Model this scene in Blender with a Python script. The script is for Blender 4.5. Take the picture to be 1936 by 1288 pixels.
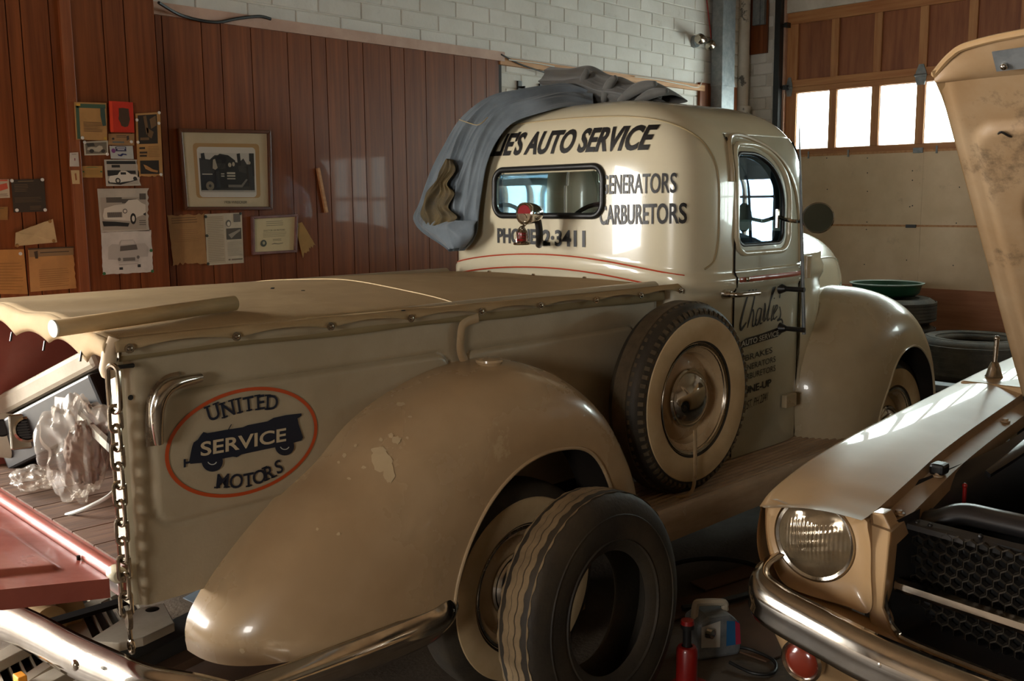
import bpy, bmesh, math, random
import numpy as np
from mathutils import Vector, Matrix
random.seed(7); np.random.seed(7)
for o in list(bpy.data.objects): bpy.data.objects.remove(o, do_unlink=True)
SC = bpy.context.scene
COL = SC.collection
PI = math.pi

# ---------------------------------------------------------------- camera
F_PX = 1850.0; PITCH = math.radians(8.1); ROLL = math.radians(0.6); YAW = math.radians(44.0)
TRUCK_YAW = math.radians(-2.1); EYE = 1.55
def _cam_axes(p, r, y):
    fwd = np.array([math.cos(y)*math.cos(p), math.sin(y)*math.cos(p), -math.sin(p)])
    right = np.array([math.sin(y), -math.cos(y), 0.0]); down = np.cross(fwd, right)
    return np.array([math.cos(r)*right+math.sin(r)*down, -math.sin(r)*right+math.cos(r)*down, fwd])
RR = _cam_axes(PITCH, ROLL, YAW)                    # room frame
RT = _cam_axes(PITCH, ROLL, YAW-TRUCK_YAW)          # truck frame (truck points along +X)
cam_d = bpy.data.cameras.new('camera'); cam = bpy.data.objects.new('camera', cam_d); COL.objects.link(cam)
cam_d.sensor_width = 36.0; cam_d.lens = F_PX/1936*36.0; cam_d.clip_start = 0.05
m = Matrix(((RR[0][0], -RR[1][0], -RR[2][0], 0), (RR[0][1], -RR[1][1], -RR[2][1], 0), (RR[0][2], -RR[1][2], -RR[2][2], EYE), (0, 0, 0, 1)))
cam.matrix_world = m
SC.camera = cam
# ---------------------------------------------------------------- world, exposure
W = bpy.data.worlds.new('sky'); SC.world = W; W.use_nodes = True
bg = W.node_tree.nodes['Background']; bg.inputs[0].default_value = (1.0, 0.975, 0.925, 1); bg.inputs[1].default_value = 30.0
vs = SC.view_settings; vs.view_transform = 'Standard'; vs.look = 'None'; vs.exposure = 0.1; vs.gamma = 1.0
vs.use_curve_mapping = False
ROOM_X0, ROOM_X1, ROOM_Y0, ROOM_Y1, ROOM_H = -3.6, 7.95, -4.4, 4.72, 3.7
def portal(name, loc, rot, sx, sy):
    l = bpy.data.lights.new(name, 'AREA'); l.shape = 'RECTANGLE'; l.size = sx; l.size_y = sy; l.cycles.is_portal = True
    o = bpy.data.objects.new(name, l); COL.objects.link(o); o.location = loc; o.rotation_euler = rot
# daylight enters through the open side door, a small rear opening added for fill, the glazed row of the front door and a window beside it
LD0, LD1, LDH = -2.3, .45, 2.45                              # open side door in the left wall, out of view
portal('side_door_portal', ((LD0+LD1)/2, ROOM_Y1-.02, LDH/2), (-PI/2, 0, 0), LD1-LD0, LDH)
portal('rear_fill_portal', (ROOM_X0+.02, .1, 1.75), (0, -PI/2, 0), .9, 1.0)
portal('front_window_portal', (ROOM_X1+.1, 2.95, 2.23), (0, PI/2, 0), .5, 2.9)
portal('second_window_portal', (ROOM_X1+.1, -1.7, 1.6), (0, PI/2, 0), 1.1, 2.4)

# ---------------------------------------------------------------- pixel helpers (a pixel gives a direction; the plane gives the distance)
_C = np.array([0, 0, EYE])
def _ray(R, x, y): return R.T @ np.array([(x-968)/F_PX, (y-644)/F_PX, 1.0])
def _on(R, x, y, ax, v):
    d = _ray(R, x, y); return tuple(_C+d*(v-_C[ax])/d[ax])
def tX(x, y, v): return _on(RT, x, y, 0, v)
def tY(x, y, v): return _on(RT, x, y, 1, v)
def tZ(x, y, v): return _on(RT, x, y, 2, v)
def rX(x, y, v): return _on(RR, x, y, 0, v)
def rY(x, y, v): return _on(RR, x, y, 1, v)
def rZ(x, y, v): return _on(RR, x, y, 2, v)

# ---------------------------------------------------------------- materials
def lin(c):
    if isinstance(c, str): c = tuple(int(c[i:i+2], 16) for i in (0, 2, 4))
    return tuple(((v/255)/12.92 if v/255 <= .04045 else ((v/255+.055)/1.055)**2.4) for v in c)
def mat(name, col, rough=.5, metal=0.0, col2=None, scale=6.0, amt=.5, stretch=(1, 1, 1), bump=0.0, bscale=None, coat=0.0, rvar=0.0,
        coords='Object', detail=6, rnd=0.0, spec=.5, contrast=(.35, .65), emit=None, sheen=0.0, dirt=None, dscale=2.0, dlevel=(.55, .75), damt=.6):
    M = bpy.data.materials.new(name); M.use_nodes = True; nt = M.node_tree; n = nt.nodes; L = nt.links
    b = n['Principled BSDF']; c1 = (*lin(col), 1)
    b.inputs['Roughness'].default_value = rough; b.inputs['Metallic'].default_value = metal
    b.inputs['Coat Weight'].default_value = coat; b.inputs['Coat Roughness'].default_value = .04
    b.inputs['Specular IOR Level'].default_value = spec
    if sheen: b.inputs['Sheen Weight'].default_value = sheen
    b.inputs['Base Color'].default_value = c1
    tc = n.new('ShaderNodeTexCoord'); mp = n.new('ShaderNodeMapping'); mp.inputs['Scale'].default_value = stretch
    L.new(tc.outputs[coords], mp.inputs['Vector'])
    vec = mp.outputs[0]
    if rnd:
        oi = n.new('ShaderNodeObjectInfo'); ad = n.new('ShaderNodeVectorMath'); ad.operation = 'MULTIPLY_ADD'
        ad.inputs[1].default_value = (37, 23, 51); L.new(oi.outputs['Random'], ad.inputs[0]); L.new(mp.outputs[0], ad.inputs[2]); vec = ad.outputs[0]
    out = None
    if col2 is not None:
        nz = n.new('ShaderNodeTexNoise'); nz.inputs['Scale'].default_value = scale; nz.inputs['Detail'].default_value = detail; nz.inputs['Roughness'].default_value = .6
        L.new(vec, nz.inputs['Vector'])
        rp = n.new('ShaderNodeMapRange'); rp.inputs[1].default_value = contrast[0]; rp.inputs[2].default_value = contrast[1]; rp.inputs[4].default_value = amt
        L.new(nz.outputs[0], rp.inputs[0])
        mx = n.new('ShaderNodeMix'); mx.data_type = 'RGBA'; mx.inputs[6].default_value = c1; mx.inputs[7].default_value = (*lin(col2), 1)
        L.new(rp.outputs[0], mx.inputs[0]); out = mx.outputs[2]
        if rvar:
            rr = n.new('ShaderNodeMapRange'); rr.inputs[1].default_value = .3; rr.inputs[2].default_value = .7; rr.inputs[3].default_value = max(0, rough-rvar); rr.inputs[4].default_value = min(1, rough+rvar)
            L.new(nz.outputs[0], rr.inputs[0]); L.new(rr.outputs[0], b.inputs['Roughness'])
    if dirt is not None:
        n2 = n.new('ShaderNodeTexNoise'); n2.inputs['Scale'].default_value = dscale; n2.inputs['Detail'].default_value = 8; n2.inputs['Roughness'].default_value = .7
        L.new(vec if rnd else tc.outputs[coords], n2.inputs['Vector'])
        r2 = n.new('ShaderNodeMapRange'); r2.inputs[1].default_value = dlevel[0]; r2.inputs[2].default_value = dlevel[1]; r2.inputs[4].default_value = damt
        L.new(n2.outputs[0], r2.inputs[0])
        m2 = n.new('ShaderNodeMix'); m2.data_type = 'RGBA'; m2.inputs[6].default_value = c1; m2.inputs[7].default_value = (*lin(dirt), 1)
        if out is not None: L.new(out, m2.inputs[6])
        L.new(r2.outputs[0], m2.inputs[0]); out = m2.outputs[2]
    if rnd:
        hs = n.new('ShaderNodeHueSaturation'); mr = n.new('ShaderNodeMapRange'); mr.inputs[3].default_value = 1-rnd; mr.inputs[4].default_value = 1+rnd
        L.new(oi.outputs['Random'], mr.inputs[0]); L.new(mr.outputs[0], hs.inputs['Value'])
        hs.inputs['Color'].default_value = c1
        if out is not None: L.new(out, hs.inputs['Color'])
        out = hs.outputs[0]
    if out is not None: L.new(out, b.inputs['Base Color'])
    if bump:
        nb = n.new('ShaderNodeTexNoise'); nb.inputs['Scale'].default_value = bscale or scale*4; nb.inputs['Detail'].default_value = 5
        L.new(vec, nb.inputs['Vector']); bp = n.new('ShaderNodeBump'); bp.inputs['Strength'].default_value = bump; bp.inputs['Distance'].default_value = .01
        L.new(nb.outputs[0], bp.inputs['Height']); L.new(bp.outputs[0], b.inputs['Normal'])
    if emit:
        b.inputs['Emission Color'].default_value = (*lin(emit[0]), 1); b.inputs['Emission Strength'].default_value = emit[1]
    return M
def glass(name, tint=(225, 235, 235), refl=.06, rough=.02, gcol=(255, 255, 255)):
    M = bpy.data.materials.new(name); M.use_nodes = True; nt = M.node_tree; n = nt.nodes; L = nt.links
    n.remove(n['Principled BSDF']); o = n['Material Output']
    t = n.new('ShaderNodeBsdfTransparent'); t.inputs[0].default_value = (*lin(tint), 1)
    g = n.new('ShaderNodeBsdfGlossy'); g.inputs['Roughness'].default_value = rough; g.inputs['Color'].default_value = (*lin(gcol), 1)
    lw = n.new('ShaderNodeLayerWeight'); lw.inputs[0].default_value = .5
    pw = n.new('ShaderNodeMath'); pw.operation = 'POWER'; pw.inputs[1].default_value = 4.0; L.new(lw.outputs['Facing'], pw.inputs[0])
    ad = n.new('ShaderNodeMath'); ad.operation = 'MULTIPLY_ADD'; ad.inputs[1].default_value = .8; ad.inputs[2].default_value = refl; ad.use_clamp = True
    L.new(pw.outputs[0], ad.inputs[0]); mx = n.new('ShaderNodeMixShader'); L.new(ad.outputs[0], mx.inputs[0]); L.new(t.outputs[0], mx.inputs[1]); L.new(g.outputs[0], mx.inputs[2]); L.new(mx.outputs[0], o.inputs[0])
    return M
MT = {}
MT['cream'] = mat('cream_paint', (207, 197, 170), .22, coat=.5, col2=(192, 182, 154), scale=2.5, amt=.6, spec=.5, rvar=.06)
MT['bedpaint'] = mat('bed_paint', (178, 164, 138), .4, coat=.15, col2=(156, 140, 112), scale=3, amt=.7, bump=.05, bscale=120, dirt=(120, 96, 66), dscale=5, dlevel=(.62, .8), damt=.35)
MT['fender'] = mat('fender_paint', (190, 164, 128), .28, coat=.4, col2=(170, 142, 106), scale=2.2, amt=.8, rvar=.08, dirt=(205, 184, 146), dscale=4.5, dlevel=(.63, .67), damt=.55)
MT['ffender'] = mat('front_fender_paint', (186, 170, 140), .26, coat=.4, col2=(166, 146, 114), scale=2.0, amt=.8, rvar=.08)
MT['canvas'] = mat('canvas_cover', (168, 144, 108), .85, col2=(146, 122, 86), scale=2.2, amt=.7, bump=.12, bscale=260, dirt=(190, 166, 124), dscale=3, dlevel=(.5, .7), damt=.4, spec=.2)
MT['chrome'] = mat('chrome', (205, 200, 192), .12, 1.0, col2=(150, 138, 122), scale=9, amt=.5, rvar=.08)
MT['oldchrome'] = mat('worn_chrome', (190, 180, 165), .22, 1.0, col2=(120, 100, 80), scale=14, amt=.55, rvar=.12)
MT['rubber'] = mat('tyre_rubber', (46, 42, 37), .62, col2=(84, 72, 54), scale=5, amt=.55, bump=.15, bscale=90, spec=.35)
MT['rubber_dusty'] = mat('dusty_tyre_rubber', (70, 68, 64), .7, col2=(112, 104, 92), scale=7, amt=.6, bump=.15, bscale=80, spec=.3)
MT['tread'] = mat('tyre_tread', (98, 84, 64), .8, col2=(70, 60, 46), scale=20, amt=.6, bump=.2, bscale=150, spec=.25)
MT['white'] = mat('whitewall', (206, 182, 142), .6, col2=(176, 146, 104), scale=7, amt=.6, spec=.3)
MT['black'] = mat('black_rubber_seal', (18, 17, 16), .4, spec=.5)
MT['blackmetal'] = mat('black_metal', (24, 23, 24), .38, col2=(40, 36, 32), scale=12, amt=.6, spec=.5)
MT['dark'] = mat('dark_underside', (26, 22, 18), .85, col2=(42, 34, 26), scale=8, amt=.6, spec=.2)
MT['ink'] = mat('sign_black', (24, 21, 20), .45)
MT['gold'] = mat('sign_silver', (196, 198, 190), .4)
MT['navy'] = mat('sign_navy', (18, 26, 44), .45)
MT['orange'] = mat('sign_orange', (190, 74, 26), .45)
MT['pin'] = mat('pinstripe_red', (176, 62, 34), .4)
MT['stripered'] = mat('belt_red', (170, 74, 46), .35, coat=.4)
MT['primer'] = mat('red_primer', (158, 84, 70), .42, col2=(128, 58, 46), scale=5, amt=.7, coat=.25, rvar=.15, dirt=(196, 150, 136), dscale=6, dlevel=(.6, .7), damt=.45)
MT['bedwood'] = mat('bed_wood', (110, 82, 62), .7, col2=(66, 46, 34), scale=6, stretch=(.35, 6, 6), amt=.8, bump=.3, rnd=.2)
MT['panel'] = mat('wood_panelling', (134, 74, 36), .42, spec=.28, col2=(100, 50, 22), scale=3.0, stretch=(14, 14, .5), amt=.85, bump=.06, bscale=30, rnd=.07, coat=.06, coords='Generated' if False else 'Object')
MT['panelback'] = mat('panel_groove', (34, 17, 9), .7)
MT['trimpink'] = mat('painted_trim', (198, 164, 146), .55, col2=(170, 134, 116), scale=8, amt=.6)
MT['batten'] = mat('batten_wood', (150, 86, 48), .4, col2=(120, 62, 32), scale=4, stretch=(12, 12, .6), amt=.8)
MT['pine'] = mat('pine_board', (206, 156, 108), .6, col2=(172, 116, 70), scale=4, stretch=(.8, 12, 12), amt=.8, dirt=(70, 44, 26), dscale=9, dlevel=(.66, .74), damt=.7)
MT['brick'] = mat('white_brick_paint', (222, 218, 212), .75, col2=(204, 199, 190), scale=3, amt=.7, bump=.25, bscale=45, coords='Object', rnd=.05, dirt=(120, 108, 94), dscale=5, dlevel=(.62, .8), damt=.5)
MT['mortar'] = mat('white_mortar', (214, 208, 200), .85, col2=(170, 162, 150), scale=5, amt=.6, bump=.2, bscale=50, dirt=(96, 82, 66), dscale=4, dlevel=(.6, .75), damt=.5)
MT['doorwood'] = mat('door_wood', (192, 140, 92), .5, col2=(160, 98, 52), scale=3, stretch=(8, 8, .6), amt=.8, rnd=.06)
MT['doorrail'] = mat('door_rail_wood', (190, 136, 86), .5, col2=(160, 96, 50), scale=3, stretch=(8, .6, 8), amt=.8, rnd=.06)
MT['doorpanel'] = mat('door_panel_wood', (158, 98, 60), .5, col2=(120, 66, 38), scale=3.2, stretch=(4, 5, .5), amt=.9, rnd=.1, detail=9)
MT['board'] = mat('insulation_board', (230, 208, 178), .85, col2=(210, 186, 152), scale=4, amt=.6, bump=.1, bscale=200, dirt=(140, 118, 92), dscale=7, dlevel=(.62, .75), damt=.4)
MT['ply'] = mat('door_plywood', (190, 134, 102), .6, col2=(160, 104, 76), scale=3, stretch=(3, .5, 6), amt=.8)
MT['galv'] = mat('galvanised', (146, 150, 152), .55, .5, col2=(112, 118, 122), scale=25, amt=.7)
MT['pipe'] = mat('painted_pipe', (206, 198, 186), .6, col2=(170, 160, 146), scale=6, amt=.5, dirt=(40, 36, 32), dscale=7, dlevel=(.57, .62), damt=.85)
MT['floor'] = mat('concrete_floor', (98, 84, 68), .75, col2=(66, 55, 44), scale=2.5, amt=.8, bump=.3, bscale=60, dirt=(40, 33, 27), dscale=1.5, dlevel=(.5, .7), damt=.7, rvar=.1)
MT['ceiling'] = mat('ceiling_boards', (132, 110, 86), .8, col2=(104, 84, 62), scale=2, amt=.6)
MT['plainwall'] = mat('painted_wall', (126, 108, 88), .8, col2=(104, 86, 66), scale=2, amt=.6)
MT['sheet'] = mat('floor_hardboard', (104, 76, 54), .6, col2=(80, 57, 40), scale=5, amt=.7, rnd=.15)
MT['hose'] = mat('black_hose', (22, 20, 18), .5)
MT['denim'] = mat('faded_denim', (104, 114, 122), .85, col2=(76, 86, 94), scale=7, amt=.7, bump=.15, bscale=300, sheen=.3, dirt=(74, 70, 54), dscale=4, dlevel=(.58, .72), damt=.6)
MT['coat'] = mat('grey_workcloth', (94, 94, 92), .88, col2=(72, 70, 64), scale=6, amt=.7, bump=.15, bscale=300, sheen=.25, dirt=(96, 84, 62), dscale=4, dlevel=(.55, .72), damt=.5)
MT['lining'] = mat('olive_lining', (96, 80, 46), .8, col2=(52, 46, 32), scale=9, amt=.9)
MT['card'] = mat('cardboard', (176, 146, 100), .7, col2=(152, 122, 80), scale=8, stretch=(1, 4, 4), amt=.6)
MT['mustang'] = mat('tan_car_paint', (184, 150, 108), .34, coat=.55, col2=(160, 128, 90), scale=2.0, amt=.6, rvar=.05, dirt=(200, 178, 142), dscale=6, dlevel=(.64, .74), damt=.25)
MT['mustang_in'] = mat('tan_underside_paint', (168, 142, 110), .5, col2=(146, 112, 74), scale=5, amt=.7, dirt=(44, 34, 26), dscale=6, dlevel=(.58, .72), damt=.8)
MT['enginebay'] = mat('engine_bay_black', (20, 19, 20), .32, col2=(34, 31, 30), scale=9, amt=.7, spec=.6)
MT['lens'] = mat('headlamp_glass', (150, 132, 104), .12, .55, col2=(96, 80, 60), scale=14, amt=.7, coat=.9, spec=.8)
MT['reflector'] = mat('lamp_reflector', (220, 214, 202), .15, 1.0)
MT['amber'] = mat('amber_lens', (110, 34, 16), .2, coat=.6)
MT['red'] = mat('red_plastic', (136, 20, 15), .35, coat=.4)
MT['redlens'] = mat('red_lens', (120, 12, 16), .12, coat=.8)
MT['mirror'] = mat('mirror_glass', (118, 132, 128), .04, 1.0)
MT['glass'] = glass('window_glass')
MT['pictureglass'] = glass('picture_glass', (252, 252, 252), .03)
MT['doorglass'] = glass('door_glass', (176, 206, 226), .2, gcol=(170, 205, 240))  # blue of the reflection is put into the gloss colour
MT['creamjunk'] = mat('cream_sheet_metal', (196, 186, 166), .55, col2=(160, 146, 122), scale=6, amt=.7)
MT['greyjunk'] = mat('grey_metal_rail', (62, 62, 60), .6, col2=(44, 42, 38), scale=8, amt=.7)
MT['brownjunk'] = mat('brown_board', (98, 72, 52), .7, col2=(70, 48, 34), scale=5, amt=.7)
MT['bluejunk'] = mat('pale_blue_card', (176, 194, 206), .6, col2=(146, 160, 170), scale=7, amt=.5)
MT['green'] = mat('green_basin', (24, 84, 58), .4, col2=(40, 60, 50), scale=8, amt=.4, coat=.2)
MT['rimlip'] = mat('basin_rim', (150, 168, 160), .4)
MT['plastic'] = bpy.data.materials.new('clear_plastic'); MT['plastic'].use_nodes = True
def _pl():
    nt = MT['plastic'].node_tree; n = nt.nodes; L = nt.links; b = n['Principled BSDF']
    b.inputs['Base Color'].default_value = (.62, .58, .52, 1); b.inputs['Roughness'].default_value = .1; b.inputs['Specular IOR Level'].default_value = .9
    t = n.new('ShaderNodeBsdfTransparent'); t.inputs[0].default_value = (.95, .92, .88, 1); mx = n.new('ShaderNodeMixShader'); mx.inputs[0].default_value = .25
    L.new(t.outputs[0], mx.inputs[1]); L.new(b.outputs[0], mx.inputs[2]); L.new(mx.outputs[0], n['Material Output'].inputs[0])
_pl()
def flat(name, c, r=.6): 
    if name not in MT: MT[name] = mat(name, c, r)
    return MT[name]

# ---------------------------------------------------------------- mesh helpers
class MB:
    def __init__(s): s.v = []; s.f = []
    def add(s, v, f):
        b = len(s.v); s.v += [tuple(p) for p in v]; s.f += [tuple(i+b for i in q) for q in f]; return s
    def box(s, a, b, rot=None, piv=None):
        (x0, y0, z0), (x1, y1, z1) = a, b
        v = [(x0, y0, z0), (x1, y0, z0), (x1, y1, z0), (x0, y1, z0), (x0, y0, z1), (x1, y0, z1), (x1, y1, z1), (x0, y1, z1)]
        if rot is not None:
            c = Vector(piv if piv else ((x0+x1)/2, (y0+y1)/2, (z0+z1)/2)); v = [tuple(rot @ (Vector(p)-c)+c) for p in v]
        return s.add(v, [(0, 3, 2, 1), (4, 5, 6, 7), (0, 1, 5, 4), (1, 2, 6, 5), (2, 3, 7, 6), (3, 0, 4, 7)])
    def hexa(s, p): return s.add(p, [(0, 3, 2, 1), (4, 5, 6, 7), (0, 1, 5, 4), (1, 2, 6, 5), (2, 3, 7, 6), (3, 0, 4, 7)])
    def tube(s, pts, r, seg=8, closed=False, cap=True, flatten=None):
        P = [Vector(p) for p in pts]; n = len(P); rs = r if hasattr(r, '__len__') else [r]*n
        tang = []
        for i in range(n):
            a = P[(i-1) % n] if (closed or i > 0) else P[i]; b = P[(i+1) % n] if (closed or i < n-1) else P[i]
            t = (b-a); tang.append(t.normalized() if t.length > 1e-9 else Vector((0, 0, 1)))
        u = tang[0].orthogonal().normalized()
        if flatten is not None: u = (Vector(flatten[0])-tang[0]*tang[0].dot(Vector(flatten[0]))).normalized()
        V = []
        for i in range(n):
            t = tang[i]; u = (u-t*u.dot(t)); u = u.normalized() if u.length > 1e-6 else t.orthogonal().normalized(); w = t.cross(u)
            k = flatten[1] if flatten else 1.0
            for j in range(seg):
                a = 2*PI*j/seg; V.append(P[i]+(u*math.cos(a)*k+w*math.sin(a))*rs[i])
        Fc = []
        for i in range(n if closed else n-1):
            for j in range(seg):
                i2 = (i+1) % n; Fc.append((i*seg+j, i*seg+(j+1) % seg, i2*seg+(j+1) % seg, i2*seg+j))
        if cap and not closed: Fc += [tuple(range(seg-1, -1, -1)), tuple((n-1)*seg+j for j in range(seg))]
        return s.add(V, Fc)
    def lathe(s, prof, c=(0, 0, 0), axis='y', seg=48, closed=False, a0=0, a1=2*PI):
        n = len(prof); full = abs(a1-a0-2*PI) < 1e-6; m_ = seg if full else seg+1; V = []
        for j in range(m_):
            a = a0+(a1-a0)*j/seg; ca, sa = math.cos(a), math.sin(a)
            for r, h in prof:
                if axis == 'y': V.append((c[0]+r*ca, c[1]+h, c[2]+r*sa))
                elif axis == 'z': V.append((c[0]+r*ca, c[1]+r*sa, c[2]+h))
                else: V.append((c[0]+h, c[1]+r*ca, c[2]+r*sa))
        Fc = []
        for j in range(seg):
            j2 = (j+1) % m_
            for i in range(n if closed else n-1):
                i2 = (i+1) % n; Fc.append((j*n+i, j*n+i2, j2*n+i2, j2*n+i))
        return s.add(V, Fc)
    def prism(s, poly, fn, d0=0.0, d1=None):
        """poly: 2D outline; fn(u,v,d) -> 3D; front face at d0, optional thickness to d1"""
        n = len(poly); V = [fn(u, v, d0) for u, v in poly]; Fc = [tuple(range(n))]
        if d1 is not None:
            V += [fn(u, v, d1) for u, v in poly]; Fc += [tuple(range(2*n-1, n-1, -1))]+[(i, i+n, (i+1) % n+n, (i+1) % n) for i in range(n)]
        return s.add(V, Fc)
    def grid(s, fn, nu, nv, cu=False, cv=False):
        V = [fn(i/(nu if cu else nu-1), j/(nv if cv else nv-1)) for i in range(nu) for j in range(nv)]; Fc = []
        for i in range(nu if cu else nu-1):
            for j in range(nv if cv else nv-1):
                i2 = (i+1) % nu; j2 = (j+1) % nv; Fc.append((i*nv+j, i*nv+j2, i2*nv+j2, i2*nv+j))
        return s.add(V, Fc)
    def sphere(s, c, r, nu=20, nv=12, sc=(1, 1, 1)):
        return s.grid(lambda u, v: (c[0]+r*sc[0]*math.sin(PI*v)*math.cos(2*PI*u), c[1]+r*sc[1]*math.sin(PI*v)*math.sin(2*PI*u), c[2]+r*sc[2]*math.cos(PI*v)), nu, nv, cu=True)
ORG = {}
def obj(name, mb, mt, parent=None, smooth=True, ang=40, solid=0, bevel=0, org=None, sub=0):
    me = bpy.data.meshes.new(name); o0 = Vector(org) if org is not None else (ORG.get(parent.name, Vector((0, 0, 0))) if parent else Vector((0, 0, 0)))
    me.from_pydata([(p[0]-o0[0], p[1]-o0[1], p[2]-o0[2]) for p in mb.v], [], mb.f); me.validate(); me.update()
    bm = bmesh.new(); bm.from_mesh(me); bmesh.ops.remove_doubles(bm, verts=bm.verts, dist=1e-5); bmesh.ops.recalc_face_normals(bm, faces=bm.faces); bm.to_mesh(me); bm.free()
    if smooth:
        me.polygons.foreach_set('use_smooth', [True]*len(me.polygons)); me.set_sharp_from_angle(angle=math.radians(ang))
    o = bpy.data.objects.new(name, me); COL.objects.link(o); me.materials.append(MT[mt] if isinstance(mt, str) else mt)
    if parent is not None: o.parent = parent; ORG[o.name] = o0
    elif org is not None: o.location = o0
    if solid: md = o.modifiers.new('solid', 'SOLIDIFY'); md.thickness = solid; md.offset = 0
    if bevel: md = o.modifiers.new('bevel', 'BEVEL'); md.width = bevel; md.segments = 2; md.limit_method = 'ANGLE'
    if sub: md = o.modifiers.new('sub', 'SUBSURF'); md.levels = sub; md.render_levels = sub
    return o
def tag(o, label=None, cat=None, group=None, kind=None):
    if label: o['label'] = label
    if cat: o['category'] = cat
    if group: o['group'] = group
    if kind: o['kind'] = kind
    return o
def thing(name, label, cat, base, group=None, rotz=0, loc=None):
    o = bpy.data.objects.new(name, None); COL.objects.link(o); o.empty_display_size = .1
    o.location = loc if loc is not None else base; o.rotation_euler = (0, 0, rotz); ORG[o.name] = Vector(base)
    return tag(o, label, cat, group)
def single(name, mb, mt, label, cat, group=None, org=None, **k):
    if org is None:
        a = np.array(mb.v); org = ((a[:, 0].min()+a[:, 0].max())/2, (a[:, 1].min()+a[:, 1].max())/2, a[:, 2].min())
    return tag(obj(name, mb, mt, None, org=org, **k), label, cat, group)
def interp(x, tab):
    xs = [t[0] for t in tab]; ys = [t[1] for t in tab]
    if xs[0] > xs[-1]: xs = xs[::-1]; ys = ys[::-1]
    return float(np.interp(x, xs, ys))
def sinterp(x, tab):
    """smooth (Catmull-Rom) interpolation through a table"""
    t = sorted(tab); xs = [a[0] for a in t]; ys = [a[1] for a in t]
    if x <= xs[0]: return ys[0]
    if x >= xs[-1]: return ys[-1]
    i = max(k for k in range(len(xs)-1) if xs[k] <= x); h = xs[i+1]-xs[i]; s_ = (x-xs[i])/h
    def sl(k):
        if k == 0: return (ys[1]-ys[0])/(xs[1]-xs[0])
        if k == len(xs)-1: return (ys[-1]-ys[-2])/(xs[-1]-xs[-2])
        return (ys[k+1]-ys[k-1])/(xs[k+1]-xs[k-1])
    m0, m1 = sl(i)*h, sl(i+1)*h
    return (2*s_**3-3*s_**2+1)*ys[i]+(s_**3-2*s_**2+s_)*m0+(-2*s_**3+3*s_**2)*ys[i+1]+(s_**3-s_**2)*m1
def spline(pts, n=8, closed=False):
    P = [Vector(p) for p in pts]; out = []; N = len(P)
    for i in range(N if closed else N-1):
        p0 = P[(i-1) % N] if (closed or i > 0) else P[i]; p1 = P[i]; p2 = P[(i+1) % N]; p3 = P[(i+2) % N] if (closed or i+2 < N) else p2
        for k in range(n):
            t = k/n; out.append(.5*((2*p1)+(-p0+p2)*t+(2*p0-5*p1+4*p2-p3)*t*t+(-p0+3*p1-3*p2+p3)*t**3))
    if not closed: out.append(P[-1])
    return out
def text2d(body, height=1.0, width=None, shear=0.0, bold=0.0, cut=None, space=1.0):
    """flat lettering as (verts2d, faces); cap height = height; optional total width"""
    cu = bpy.data.curves.new('t', 'FONT'); cu.body = body; cu.size = 1.0; cu.shear = shear; cu.offset = bold; cu.space_character = space; cu.resolution_u = 4; cu.fill_mode = 'FRONT'
    ob = bpy.data.objects.new('t', cu); COL.objects.link(ob); dg = bpy.context.evaluated_depsgraph_get(); dg.update()
    me = bpy.data.meshes.new_from_object(ob.evaluated_get(dg)); bpy.data.objects.remove(ob, do_unlink=True); bpy.data.curves.remove(cu)
    bm = bmesh.new(); bm.from_mesh(me); bpy.data.meshes.remove(me)
    xs = [v.co.x for v in bm.verts]; ys = [v.co.y for v in bm.verts]; x0, x1 = min(xs), max(xs); y0 = 0.0; cap = .73
    sy = height/cap; sx = (width/(x1-x0)) if width else sy
    for v in bm.verts: v.co.x = (v.co.x-x0)*sx; v.co.y = (v.co.y-y0)*sy
    if cut:
        for ax_, tot in ((0, (x1-x0)*sx), (1, height)):
            k = cut
            while k < tot:
                g = list(bm.verts)+list(bm.edges)+list(bm.faces); bmesh.ops.bisect_plane(bm, geom=g, plane_co=((k, 0, 0), (0, k, 0))[ax_], plane_no=((1, 0, 0), (0, 1, 0))[ax_], dist=1e-6); k += cut
    bm.verts.index_update(); V = [(v.co.x, v.co.y) for v in bm.verts]; Fc = [tuple(v.index for v in f.verts) for f in bm.faces]; bm.free()
    return V, Fc
def lettering(name, body, fn, mt, parent, mbx=None, **k):
    V, Fc = text2d(body, **k); mb = mbx or MB(); mb.add([fn(u, v) for u, v in V], Fc)
    if mbx is None: return obj(name, mb, mt, parent, smooth=False)
def copy_tree(o, parent=None):
    c = o.copy(); COL.objects.link(c); c.parent = parent; ORG[c.name] = ORG.get(o.name, Vector((0, 0, 0)))
    for ch in list(o.children): copy_tree(ch, c)
    return c
# ================================================================ the room
YW = ROOM_Y1; XW = ROOM_X1
def struct(name, mb, mt, parent=None, **k):
    o = obj(name, mb, mt, parent, **k)
    if parent is None: o['kind'] = 'structure'
    return o
struct('floor', MB().box((ROOM_X0-.1, ROOM_Y0-.1, -.1), (XW+.15, YW+.15, 0)), 'floor', smooth=False)
struct('ceiling', MB().box((ROOM_X0-.1, ROOM_Y0-.1, ROOM_H), (XW+.15, YW+.15, ROOM_H+.1)), 'ceiling', smooth=False)
wall_left = struct('wall_left', MB().box((LD1, YW, 0), (XW+.15, YW+.12, ROOM_H)).box((ROOM_X0-.1, YW, 0), (LD0, YW+.12, ROOM_H)).box((LD0, YW, LDH), (LD1, YW+.12, ROOM_H)), 'mortar', smooth=False)
struct('wall_right', MB().box((ROOM_X0-.1, ROOM_Y0-.1, 0), (XW+.15, ROOM_Y0, ROOM_H)), 'plainwall', smooth=False)
wb = MB(); DWH = 2.6                                        # rear wall with a small unseen opening, added as fill for the fenders
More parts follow.
